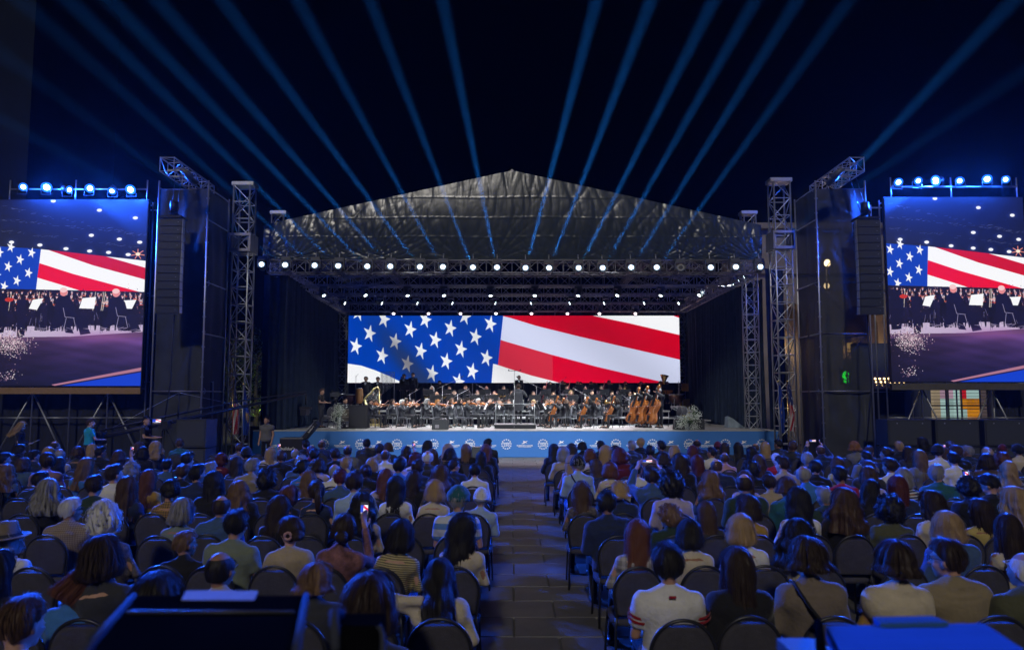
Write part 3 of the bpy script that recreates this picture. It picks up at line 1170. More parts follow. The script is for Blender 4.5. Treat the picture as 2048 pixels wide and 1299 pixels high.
# black cloth fences below the screens
for x0, x1, y, z1, lb in ((-19.5, -10.65, 24.9, 2.95, 'long dark cloth fence under the left video screen'), (12.8, 14.2, 25.4, 2.6, 'dark cloth hung beside the subwoofers under the right video screen'),
                          (17.2, 22.5, 25.0, 2.9, 'dark cloth fence under the outer end of right video screen')):
    m = MB()
    n = int((x1 - x0) / .08)
    m.rings([[(x0 + (x1 - x0) * i / n, .03 * math.sin(i * .9) + .02 * math.sin(i * .37), z) for i in range(n + 1)] for z in (.02, z1 * .5, z1)], 0, False, True, False)
    t = thing('cloth_fence', lb, 'fence', (0, y, 0))
    m.build('cloth', CLOTH, t)
    for i in range(int((x1 - x0) / 2) + 1):
        x = x0 + (x1 - x0) * i / max(1, int((x1 - x0) / 2))
        MB().tube((x, .08, 0), (x, .08, z1 + .03), .024, n=6).build('post', STEEL, t)
    MB().tube((x0, .08, z1), (x1, .08, z1), .022, n=6).build('top_rail', STEEL, t)

# ------------------------------------------------------------------ scaffold towers with mesh cloth, loudspeaker columns hanging in front
MESHC = bpy.data.materials.new('scaffold_mesh_cloth')
MESHC.use_nodes = True
nt = MESHC.node_tree
b = nt.nodes['Principled BSDF']
b.inputs['Base Color'].default_value = (.03, .034, .036, 1)
b.inputs['Roughness'].default_value = .8
n = nt.nodes.new('ShaderNodeTexNoise')
n.inputs['Scale'].default_value = 1.3
n.inputs['Detail'].default_value = 6
tc = nt.nodes.new('ShaderNodeTexCoord')
nt.links.new(tc.outputs['Object'], n.inputs['Vector'])
r = nt.nodes.new('ShaderNodeMapRange')
r.inputs[3].default_value = .80
r.inputs[4].default_value = 1.0
nt.links.new(n.outputs[0], r.inputs[0])
nt.links.new(r.outputs[0], b.inputs['Alpha'])
r2 = nt.nodes.new('ShaderNodeMapRange')
r2.inputs[3].default_value = .4
r2.inputs[4].default_value = 1.8
nt.links.new(n.outputs[0], r2.inputs[0])
mx = nt.nodes.new('ShaderNodeVectorMath')
mx.operation = 'SCALE'
mx.inputs[0].default_value = (.034, .039, .042)
nt.links.new(r2.outputs[0], mx.inputs['Scale'])
nt.links.new(mx.outputs[0], b.inputs['Base Color'])

for s, n_ in ((-1, 'left'), (1, 'right')):
    xi, xo, y0, y1, zt = 10.62, 12.35, 24.0, 25.8, 9.72
    t = thing('scaffold_tower', 'tall scaffold tower wrapped in dark mesh on the %s of the stage' % n_, 'scaffold', (0, 0, 0), group='scaffold towers')
    for x in (xi, xo):
        for y in (y0, y1):
            MB().tube((s * x, y, .03), (s * x, y, zt + (.25 if y == y0 else .1)), .03, n=8).build('standard', ALU, t)
            MB().box((s * x, y, .016), (.18, .18, .028)).build('foot_plate', STEEL, t)
    for z in (2.62, 4.6, 6.4, 8.6, zt):
        for y in (y0, y1):
            MB().tube((s * xi, y + (.22 if y == y0 and z > 3 else 0), z), (s * xo, y + (.22 if y == y0 and z > 3 else 0), z), .024, n=6).build('ledger', DARKALU, t)
        for x in (xi, xo):
            MB().tube((s * x, y0, z), (s * x, y1, z), .024, n=6).build('transom', STEEL, t)
    for k, (za, zb) in enumerate(((.3, 2.6), (2.65, 4.55), (4.65, 6.35), (6.45, 8.55), (8.62, 9.7))):
        MB().tube((s * (xi if k % 2 else xo), y0 + .3, za), (s * (xo if k % 2 else xi), y0 + .3, zb), .02, n=6).build('brace', DARKALU, t)
    cp = MB()
    for i in range(18):
        cp.tube((s * xi - .055, y0, .5 + i * .52), (s * xi + .055, y0, .5 + i * .52), .02, n=6)
    cp.build('coupler', STEEL, t, 'stuff')

    def sheet(nm, xa, ya, xb, yb, za, zb, seed):
        m = MB()
        nx, nz = 26, 24
        rs = random.Random(seed)
        p1, p2, p3 = rs.uniform(0, 6), rs.uniform(0, 6), rs.uniform(0, 6)
        dxy = Vector((xb - xa, yb - ya, 0)).normalized()
        nn = Vector((-dxy.y, dxy.x, 0))
        rr_ = []
        for j in range(nz + 1):
            v = j / nz
            line = []
            for i in range(nx + 1):
                u = i / nx
                bl = math.sin(PI * u) * (.05 * math.sin(v * 9 + p1 + 2 * u) + .03 * math.sin(u * 14 + p2 + v * 5) + .02 * math.sin(v * 23 + u * 9 + p3))
                q = Vector((xa + (xb - xa) * u, ya + (yb - ya) * u, za + (zb - za) * v)) + nn * bl
                line.append(q)
            rr_.append(line)
        m.rings(rr_, 0, False, True, False)
        return m.build(nm, MESHC, t)
    lo = 2.66 if s < 0 else 4.62
    sheet('mesh_sheet', s * xi, y0 + .1, s * xo, y0 + .1, lo, zt - .02, 3)
    sheet('mesh_sheet', s * xi, y0 + .1, s * xo, y0 + .1, .1, lo - .05, 4)
    sheet('mesh_sheet', s * (xi + .04), y0, s * (xi + .04), y1, .1, zt - .02, 5)
    if s < 0:
        sheet('mesh_sheet', s * xi, y1 + .1, s * xo, y1 + .1, .1, zt - .02, 6)
    # cantilever truss
    tx = s * 11.35
    truss('hoist_truss', 'short lattice truss jutting forward from the top of %s scaffold tower' % n_, 'truss', (tx, 22.5, zt + .32), (tx, 25.6, zt + .32), .46, .024, 'hoist trusses')
    # line array
    ax = P(345 if s < 0 else 1733, 500, 22.9).x
    arr = thing('line_array', 'curved column of black loudspeakers hanging before the %s scaffold tower' % n_, 'loudspeaker', (ax, 22.9, 0), group='hanging loudspeaker columns')
    ztop, n_box, hb = P(345, 440 if s < 0 else 442, 22.9).z, 12, .262
    z = ztop
    yo = 0.
    CAB = mat('speaker_cabinet', (.030, .033, .036), .55, 0, .2, 12, .2, 80)
    GRILL = mat('speaker_grille', (.045, .050, .055), .5, .0, .3, 90)
    for k in range(n_box):
        ang = math.radians(-1.5 + .9 * max(0, k - 5) * 1.1)
        Mx = Matrix.Rotation(ang, 3, 'X')
        c = Vector((0, yo, z - hb / 2))
        cb = MB()
        cb.hexa([c + Mx @ Vector(v) for v in ((-.38, -.2, -hb / 2 + .006), (.38, -.2, -hb / 2 + .006), (.30, .25, -hb / 2 + .02), (-.30, .25, -hb / 2 + .02), (-.38, -.2, hb / 2 - .006), (.38, -.2, hb / 2 - .006), (.30, .25, hb / 2 - .02), (-.30, .25, hb / 2 - .02))])
        cab = cb.build('speaker_box', CAB, arr)
        gb = MB()
        gb.box(c + Mx @ Vector((0, -.207, 0)), (.70, .012, hb - .04), 0, Mx)
        gb.build('grille', GRILL, cab)
        rg = MB()
        for q in (-.392, .392):
            rg.box(c + Mx @ Vector((q, -.1, 0)), (.018, .16, hb * .92), 0, Mx)
        rg.box(c + Mx @ Vector((.26, -.216, .01)), (.035, .004, .012), 0, Mx)
        rg.build('rigging_plate', STEEL, cab)
        z -= hb
        yo += math.sin(ang) * hb
    bu = MB()
    bu.box((0, 0, ztop + .06), (.7, .5, .08))
    bu.box((0, 0, ztop + .22), (.08, .6, .1))
    bu.build('bumper_frame', BLACK, arr)
    ch = MB()
    ch.tube((-.1, 0, ztop + .1), (-.1 + (tx - ax) * .5, .3, zt + .1), .012, n=5)
    ch.tube((.1, 0, ztop + .1), (.1 + (tx - ax) * .5, .3, zt + .1), .012, n=5)
    ch.build('hoist_chain', BLACK, arr)
    MB().tube((0, 0, ztop + .28), (0, 0, ztop + .62), .13, n=12).build('hoist_motor', BLACK, arr)
    MB().path([(.05, .2, z), (.03, .15, z - 1.2), (.05, .1, z - 2.2), (-.25, .1, .4)], .022, 6).build('cable', BLACK, arr)

# subwoofers on the ground
CAB = MATS['speaker_cabinet']
k = 0
for x0, lab in ((12.55, 'first from the left'), (14.05, 'second from the left'), (15.6, 'third from the left')):
    for lv in range(2):
        t = thing('subwoofer', 'big black subwoofer under the right video screen, %s, %s' % (lab, 'lower of its pair' if lv == 0 else 'stacked on top'), 'loudspeaker', (x0, 22.6, .002 + lv * .86), group='subwoofers under the right screen')
        MB().box((0, 0, .42), (1.38, .75, .82)).build('cabinet', CAB, t)
        MB().box((0, -.385, .42), (1.28, .02, .72)).build('grille', GRILL, t)
        hd_ = MB()
        for q in (-.4, .4):
            hd_.tube((q, -.395, .72), (q, -.40, .72), .02, n=8)
        hd_.build('badge', ALU, t)
for lv in range(2):
    t = thing('subwoofer', 'big black subwoofer beside the left scaffold tower, %s' % ('lower of its pair' if lv == 0 else 'stacked on top'), 'loudspeaker', (-9.75, 21.8, .002 + lv * .88), group='subwoofers at the left')
    MB().box((0, 0, .42), (.9, .8, .84)).build('cabinet', CAB, t)
    MB().box((0, -.41, .42), (.82, .02, .74)).build('grille', GRILL, t)
# ------------------------------------------------------------------ stage lamps
BODY = mat('lamp_body', (.10, .105, .11), .45, 0, .1, 20)
LENS = emis('white_lens', (.85, .95, 1), 14)
RING = emis('halo_glow', (.40, .66, 1), .55)  # dim glowing ring that imitates the halo round the white lenses
LENS2 = emis('cool_lens', (.8, .95, 1), 7)
LENS3 = emis('pink_lens', (1, .80, .86), 6)
OFFL = mat('dark_lens', (.02, .02, .025), .1, 0, 0)
XS = (524, 571, 630, 677, 735, 781, 840, 886, 946, 994, 1051, 1098, 1157, 1205, 1262, 1313, 1361, 1421, 1471, 1520)
YS = (531, 532, 533, 534, 535, 535, 536, 536, 537, 537, 538, 538, 538, 538, 537, 537, 537, 537, 536, 536)
TOP = {524: -420, 571: -140, 630: 40, 677: 137, 735: 219, 781: 315, 840: 444, 886: 595, 946: 740, 994: 885, 1051: 1193, 1098: 1302, 1157: 1428, 1205: 1510, 1262: 1595, 1313: 1698, 1471: 2260, 1520: 2028}
PWR = {524: .35, 571: .35, 630: .55, 677: .9, 735: .9, 781: .9, 840: .9, 886: .8, 946: .8, 994: .95, 1051: 1.35, 1098: 1.3, 1157: 1.15, 1205: .95, 1262: .9, 1313: .7, 1471: .4, 1520: 1.1}
A_TILT = .42                      # the heads lean this much towards the square for every metre up


def head(px, py, Y, lens, lab, group, d, size=1., name='moving_light', lens_r=.082):
    p = P(px, py, Y)
    d = Vector(d).normalized()
    t = thing(name, lab, 'stage lamp', p, group=group)
    bs = MB()
    bs.box((0, .17, .33 * size), (.36 * size, .30 * size, .14 * size))
    bs.build('base', BODY, t)
    yk = MB()
    for q in (-1, 1):
        yk.box((q * .19 * size, .10, .12 * size), (.045 * size, .14 * size, .34 * size))
    yk.box((0, .10, .27 * size), (.40 * size, .15 * size, .05 * size))
    yk.build('yoke', BODY, t)
    hd = MB()
    u = d
    hd.tube(-u * .24 * size, u * .12 * size, .13 * size, .15 * size, 14)
    h = hd.build('lamp_head', BODY, t)
    MB().tube(u * .121 * size, u * .130 * size, lens_r * size, n=20).build('lens', lens, h)
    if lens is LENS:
        MB().tube(u * .1205 * size, u * .126 * size, .128 * size, n=20).build('halo_ring', RING, h)
    MB().tube((0, .1, .38 * size), (0, .16, .62 * size), .025, n=6).build('clamp', STEEL, t)
    return t, p, d


for k, (x, y) in enumerate(zip(XS, YS)):
    on = x != 1361
    p = P(x, y, 27.75)
    side = 'lit white' if on else 'unlit dark'
    fd_ = Vector((0, -1, .25)) + Vector(((x - 1024) / 1400 * -.55, 0, 0))
    t, p, d = head(x, y, 27.75, LENS if on else OFFL, '%s moving lamp under the roof valance, %s from the left of its row' % (side, ORD[k]), 'moving lamps on the front truss', fd_)
    if x in TOP:
        # the beam keeps to the plane that leans A_TILT forward from the lamp
        q = None
        tl_ = .04 if x < 600 else (.10 if x < 700 else A_TILT)
        for Yt in np.linspace(9, 28.2, 600):
            q = P(TOP[x], 0, Yt)
            if q.z - p.z >= (p.y - q.y) / tl_:
                break
        dd = (q - p).normalized()
        so = spot('beam', p + dd * .3, q, 17500000 * PWR[x], (.02, .27, 1.0), 3.8, 1.0, .06)
        so.parent = t
        so.location = dd * .30

for k, x in enumerate((646, 729, 814, 887, 981, 1070, 1157, 1236, 1323, 1401)):
    d = Vector(((1024 - x) / 900, -.22, -.5 if k % 2 else -.7))
    t, p, d = head(x, 587, 31.2, LENS2, 'hanging lamp with oval white glow under the second truss, %s from the left' % ORD[k], 'lamps on the second truss', d, .9)
    so = spot('wash', p + d * .2, p + d, 1150, (.86, .95, 1), 70, .7, .12)
    so.rotation_euler = (Vector((p.x * .62, 32.5 + (k % 3), 1.2)) - p).to_track_quat('-Z', 'Y').to_euler()
    so.parent = t
    so.location = d * .2
for k, x in enumerate((686, 760, 831, 901, 987, 1066, 1143, 1212, 1292, 1361)):
    s = -1 if x < 1024 else 1
    t, p, d = head(x, 605, 33.8, LENS2, 'tilted lamp showing a thin bright slit under the third truss, %s from the left' % ORD[k], 'lamps on the third truss', (s * -.93, -.06, -.36), .8)
for k, x in enumerate((787, 857, 921, 992, 1063, 1135, 1199, 1271)):
    t, p, d = head(x, 624, 38.6, LENS3, 'pinkish round lamp hanging just above the flag screen, %s from the left' % ORD[k], 'pinkish lamps above the flag screen', ((1024 - x) / 1500, -.62, -.78), .95)
    so = spot('back_wash', p + d * .2, (p.x * .8, 34.5, 1.5), 800, (1, .70, .86), 60, .7, .12)
    so.parent = t
    so.location = d * .2
for s in (-1, 1):
    for k, (x, y) in enumerate(((549, 552), (561, 559), (572, 565)) if s < 0 else ((1492, 552), (1481, 559), (1470, 566))):
        t, p, d = head(x, y, 29.3 + k * .9, LENS2, 'small inward lamp on the %s side of the stage roof, %s from the front' % ('left' if s < 0 else 'right', ORD[k]), 'side lamps of the stage roof', (s * -.9, .32, -.42), .7)
        so = spot('side_wash', p + d * .2, (s * 2.5, 33 + k, 2.0), 1300, (.80, .93, 1), 58, .7, .12)
        so.parent = t
        so.location = d * .2
# two rows of front-of-house lamps on the outer towers light the players' faces and the blue fascia
for s in (-1, 1):
    for k in range(2):
        z = 9.2 - k * .5
        p = Vector((s * 10.72, 22.6 + .35 * k, 9.75 - .1 * k))
        t = thing('profile_lamp', 'small black lamp hanging under the %s hoist truss, %s one' % ('left' if s < 0 else 'right', ('inner', 'outer')[k]), 'stage lamp', p, group='lamps under the hoist trusses')
        d = Vector((-s * 8.5, 6.0, -7.2)).normalized()
        MB().tube(-d * .25, d * .2, .09, .11, 12).build('housing', BODY, t)
        MB().tube(d * .17, d * .185, .095, n=14).build('lens', LENS2, t)
        MB().box((s * .3, 0, .12), (.66, .05, .05)).build('clamp', STEEL, t)
        so = spot('front_wash', p, (s * (-2.5 + 4.5 * k), 30, 1.0), 4600, (.90, .95, 1), 42, .7, .12)
        so.parent = t
        so.location = d * .25
# ------------------------------------------------------------------ people: one continuous body each, hair and clothes as its children
SKIN = [mat('skin_' + k, c, .55, 0, .10, 30, .05, 90, .35) for k, c in (('fair', (.52, .30, .21)), ('light', (.44, .24, .16)), ('tan', (.33, .17, .105)))]
SHOE = mat('black_leather', (.014, .012, .012), .35, 0, .2, 20)
HCOL = {'k': ('black', (.012, .010, .010)), 'd': ('dark brown', (.028, .016, .010)), 'b': ('brown', (.065, .034, .018)), 'l': ('light brown', (.15, .085, .045)), 'a': ('auburn', (.115, .038, .018)),
        'r': ('dark red', (.085, .016, .014)), 'y': ('blond', (.36, .235, .11)), 'g': ('grey', (.24, .23, .225)), 'w': ('white', (.58, .57, .56)), 'G': ('ginger', (.26, .11, .03))}
HMAT = {k: hair_mat('hair_' + n.replace(' ', '_'), c) for k, (n, c) in HCOL.items()}
TCOL = {'black': (.012, .012, .014), 'navy': (.018, .028, .075), 'white': (.62, .61, .60), 'grey': (.15, .15, .155), 'beige': (.36, .29, .20), 'cream': (.52, .45, .33), 'olive': (.075, .078, .042),
        'lilac': (.40, .34, .46), 'blue': (.045, .16, .42), 'teal': (.02, .10, .12), 'mustard': (.36, .21, .04), 'burgundy': (.11, .012, .022), 'red': (.34, .012, .022), 'yellow': (.46, .36, .12),
        'brown': (.095, .058, .035), 'denim': (.05, .095, .20), 'green': (.022, .042, .03), 'pink': (.46, .26, .26), 'sage': (.16, .19, .15), 'lightblue': (.30, .40, .58), 'charcoal': (.035, .036, .042),
        'khaki': (.25, .20, .12), 'taupe': (.17, .135, .105), 'mauve': (.22, .13, .17), 'turquoise': (.02, .36, .62)}
TMAT = {k: mat('cloth_' + k, c, .85, 0, .16, 7, .35, 38, .25, sheen=.15) for k, c in TCOL.items()}
TMAT['striped'] = stripe_mat('cloth_striped_blue_white', (.52, .55, .62), (.10, .22, .48), 7.5, 2, duty=.55)
TMAT['finestripe'] = stripe_mat('cloth_fine_yellow_stripes', (.46, .38, .18), (.12, .10, .06), 52, 2)
TMAT['navystripe'] = stripe_mat('cloth_navy_white_stripes', (.03, .04, .09), (.62, .62, .62), 26, 2, duty=.62)
TMAT['checked'] = stripe_mat('cloth_beige_check', (.30, .235, .19), (.16, .12, .10), 46, 2, True)
TMAT['plaid'] = stripe_mat('cloth_grey_plaid', (.42, .40, .39), (.20, .19, .20), 14, 2, True, .4)
TMAT['gingham'] = stripe_mat('cloth_mustard_check', (.34, .20, .05), (.06, .04, .03), 34, 2, True)
TMAT['floral'] = mat('cloth_dark_floral', (.10, .085, .085), .85, 0, .95, 26)
TMAT['tweedred'] = mat('cloth_red_grey_knit', (.17, .075, .08), .9, 0, .7, 16, .5, 70)
TMAT['suit'] = mat('black_suit_cloth', (.014, .015, .019), .7, 0, .2, 8, .3, 40)
TROU = [TMAT['charcoal'], TMAT['navy'], TMAT['denim'], TMAT['black'], TMAT['brown']]

SEAT = dict(pel=(0, .0, .515), ch=(0, -.055, .85), nk=(0, -.045, 1.03), hd=(0, -.012, 1.155), sh=(.170, -.05, .925), el=(.225, .0, .70), wr=(.13, .21, .625), ha=(.085, .29, .62), hi=(.085, .03, .515), kn=(.115, .45, .52), an=(.115, .47, .085), to=(.125, .61, .04))
STAND = dict(pel=(0, .0, .96), ch=(0, -.01, 1.28), nk=(0, -.01, 1.47), hd=(0, .022, 1.592), sh=(.178, -.01, 1.37), el=(.235, -.02, 1.12), wr=(.225, .07, .88), ha=(.215, .10, .79), hi=(.09, 0, .95), kn=(.10, .02, .50), an=(.10, -.02, .085), to=(.13, .13, .04))


def V3(t):
    return Vector(t)


class Pose:
    """skeleton with separate left and right joints"""

    def __init__(s, base, w=1., **kw):
        s.j = {}
        for k, v in base.items():
            v = Vector(v)
            if k in ('pel', 'ch', 'nk', 'hd'):
                s.j[k] = v
            else:
                if k in ('sh',):
                    v.x *= w
                s.j[k + 'R'] = v
                s.j[k + 'L'] = Vector((-v.x, v.y, v.z))
        for k, v in kw.items():
            s.j[k] = Vector(v)
        s.w = w


def torso(m, j, w, inf=0., z0=None, belly=0.):
    pel, ch, nk = j['pel'], j['ch'], j['nk']
    up = (ch - pel).normalized()
    Lr = (ch - pel).length
    specs = [(pel - up * .075, .125, .095), (pel, .170, .128), (pel + up * Lr * .35, .150 + belly * .6, .112 + belly), (pel + up * Lr * .68, .150 + belly * .2, .108 + belly * .4),
             (ch, .172, .118), (ch + up * .075, .168, .105)]
    rr = []
    for c, a, b in specs:
        a = a * w + inf
        b = b * (w * .5 + .5) + inf
        rr.append([c + Vector((a * math.cos(t), b * math.sin(t), 0)) for t in [2 * PI * i / 18 for i in range(18)]])
    for f, a, b in ((.55, .115, .082), (.9, .062 + inf, .060 + inf)):
        c = ch + (nk - ch) * f
        rr.append([c + Vector(((a * w + inf * .6) * math.cos(t), (b + inf * .6) * math.sin(t), 0)) for t in [2 * PI * i / 18 for i in range(18)]])
    m.rings(rr)
    for s in 'LR':
        q = j['sh' + s]
        m.cap_(ch + (nk - ch) * .55 + Vector((.04 if s == 'R' else -.04, 0, 0)), .062 + inf, q - Vector((0, 0, .005)), .058 * (.7 + .3 * w) + inf)
        m.cap_(nk - Vector((0, .012, .025)), .050 + inf * .6, q + Vector((-.03 if s == 'R' else .03, 0, .005)), .050 * (.6 + .4 * w) + inf)
        m.ell(q + Vector((-.01 if s == 'R' else .01, 0, -.03)), (.066 + inf, .074 + inf, .085 + inf), 12, 8)


def hand(m, wr, tip, curl=.5, fine=False):
    """palm with four unequal bent fingers and a thumb from its side"""
    d = (tip - wr).normalized()
    u, v = MB.frame(d)
    if not fine:
        m.cap_(wr, .030, wr + d * .085, .026)
        m.cap_(wr + d * .08, .024, wr + d * .14 - v * .02 * curl, .016)
        m.cap_(wr + d * .03 + u * .025, .014, wr + d * .085 + u * .05, .011)
        return
    pc = wr + d * .045
    Mx = Matrix((u, v, d)).transposed()
    m.ell(pc, (.041, .018, .055), 12, 8, 0, Mx)
    m.cap_(wr - d * .03, .027, wr + d * .02, .026)
    for i, (off, L) in enumerate(((-.030, .062), (-.010, .074), (.011, .079), (.031, .070))):
        a = wr + d * .088 + u * off
        k1 = a + d * L * .5 - v * L * .10 * curl
        k2 = k1 + d * L * .38 - v * L * .35 * curl
        k3 = k2 + d * L * .20 - v * L * .35 * curl
        m.cap_(wr + d * .055 + u * off * .8, .0105, a, .0102, 8)
        m.cap_(a, .0102, k1, .0095, 8)
        m.cap_(k1, .0095, k2, .0088, 8)
        m.cap_(k2, .0088, k3, .0075, 8)
    t0 = wr + d * .022 + u * .034
    t1 = t0 + d * .032 + u * .026 - v * .006
    m.cap_(t0 - u * .012, .014, t1, .012, 8)
    m.cap_(t1, .012, t1 + d * .034 + u * .006 - v * .012 * curl, .0095, 8)


def head_prims(m, c, Mh, slim=1.):
    """skull, jaw, nose, brow, lips, ears"""
    def q(x, y, z):
        return c + Mh @ (Vector((x, y, z)) * 1.12)
    m.ell(q(0, -.012, .012), (.080 * slim, .102, .114), 18, 12, 0, Mh)
    m.ell(q(0, .022, -.035), (.066 * slim, .072, .084), 16, 10, 0, Mh)
    m.ell(q(0, .055, -.088), (.034 * slim, .030, .026), 12, 8, 0, Mh)
    m.cap_(q(0, .088, .012), .010, q(0, .105, -.024), .0155)
    for s in (-1, 1):
        m.cap_(q(s * .012, .082, .026), .013, q(s * .045 * slim, .068, .026), .012)
        m.ell(q(s * .040 * slim, .060, -.030), (.026, .022, .024), 10, 6, 0, Mh)
        m.ell(q(s * .079 * slim, -.012, -.012), (.013, .024, .034), 10, 8, 0, Mh)
    m.ell(q(0, .080, -.060), (.024, .014, .012), 10, 6, 0, Mh)


def limbs(m, j, side, a, b, c, r, fine=None):
    m.cap_(j[a + side], r[0], j[b + side], r[1])
    m.cap_(j[b + side], r[1], j[c + side], r[2])


def body_mesh(nm, pose, yaw=0, pitch=0, fine=False, slim=1., curl=.5, hands=True):
    j, w = pose.j, pose.w
    m = MB()
    torso(m, j, w, -.012)
    Mh = Euler((math.radians(-pitch), 0, math.radians(yaw))).to_matrix()
    top = j['nk'] + (j['hd'] - j['nk']) * .55
    m.cap_(j['ch'] + (j['nk'] - j['ch']) * .6, .060, j['nk'], .052 * (.75 + .25 * w))
    m.cap_(j['nk'], .052 * (.75 + .25 * w), top + Mh @ Vector((0, -.02, 0)), .054 * (.7 + .3 * w))
    head_prims(m, j['hd'], Mh, slim)
    for s in 'LR':
        limbs(m, j, s, 'sh', 'el', 'wr', (.047 * w, .037 * w, .026))
        hand(m, j['wr' + s], j['ha' + s], curl, fine)
        limbs(m, j, s, 'hi', 'kn', 'an', (.078, .053, .038))
        m.cap_(j['an' + s], .036, j['to' + s], .030)
    me = fuse(m, .0085 if fine else .0125, 4, .16 if fine else .30)
    me.name = nm
    return me


def top_mesh(nm, pose, kind, seed=0, belly=0.):
    """t-shirt, long shirt or jacket round the same skeleton"""
    j, w = pose.j, pose.w
    inf = {'t': .010, 'l': .012, 'j': .024, 'v': .030}[kind]
    m = MB()
    torso(m, j, w, inf, belly=belly)
    nk = j['ch'] + (j['nk'] - j['ch']) * .86
    if kind in 'lj':
        m.cap_(nk - Vector((0, .0, .03)), .064 + inf * .8, nk + Vector((0, .0, .012)), .058 + inf * .5)
    for s in 'LR':
        sh, el, wr = j['sh' + s], j['el' + s], j['wr' + s]
        if kind == 't':
            m.cap_(sh, .060 * w + inf, sh + (el - sh) * .52, .054 * w + inf)
        elif kind in 'lj':
            m.cap_(sh, .056 * w + inf, el, .046 * w + inf)
            m.cap_(el, .046 * w + inf, wr - (wr - el) * .06, .032 + inf * .9)
    me = fuse(m, .0165, 3, .42, .0042 if kind != 'j' else .0052, seed)
    me.name = nm
    return me


def trouser_mesh(nm, pose, seed=0):
    j = pose.j
    m = MB()
    m.ell(j['pel'] - Vector((0, 0, .01)), (.185 * pose.w, .145, .12), 16, 10)
    for s in 'LR':
        limbs(m, j, s, 'hi', 'kn', 'an', (.095, .068, .050))
    me = fuse(m, .02, 3, .42, .0025, seed)
    me.name = nm
    return me


def shoes_mesh(pose):
    j = pose.j
    out = []
    for s in 'LR':
        m = MB()
        m.cap_(j['an' + s] - Vector((0, .02, .035)), .046, j['to' + s] + Vector((0, .02, .0)), .036, 10)
        d = (j['to' + s] - j['an' + s])
        d.z = 0
        c = j['an' + s] + d * .5
        m.box((c.x, c.y, .012), (.085, .26, .02))
        out.append(m.mesh('shoe', SHOE))
    return out


# hair ------------------------------------------------------------
RA, RB, RC = .078, .100, .112


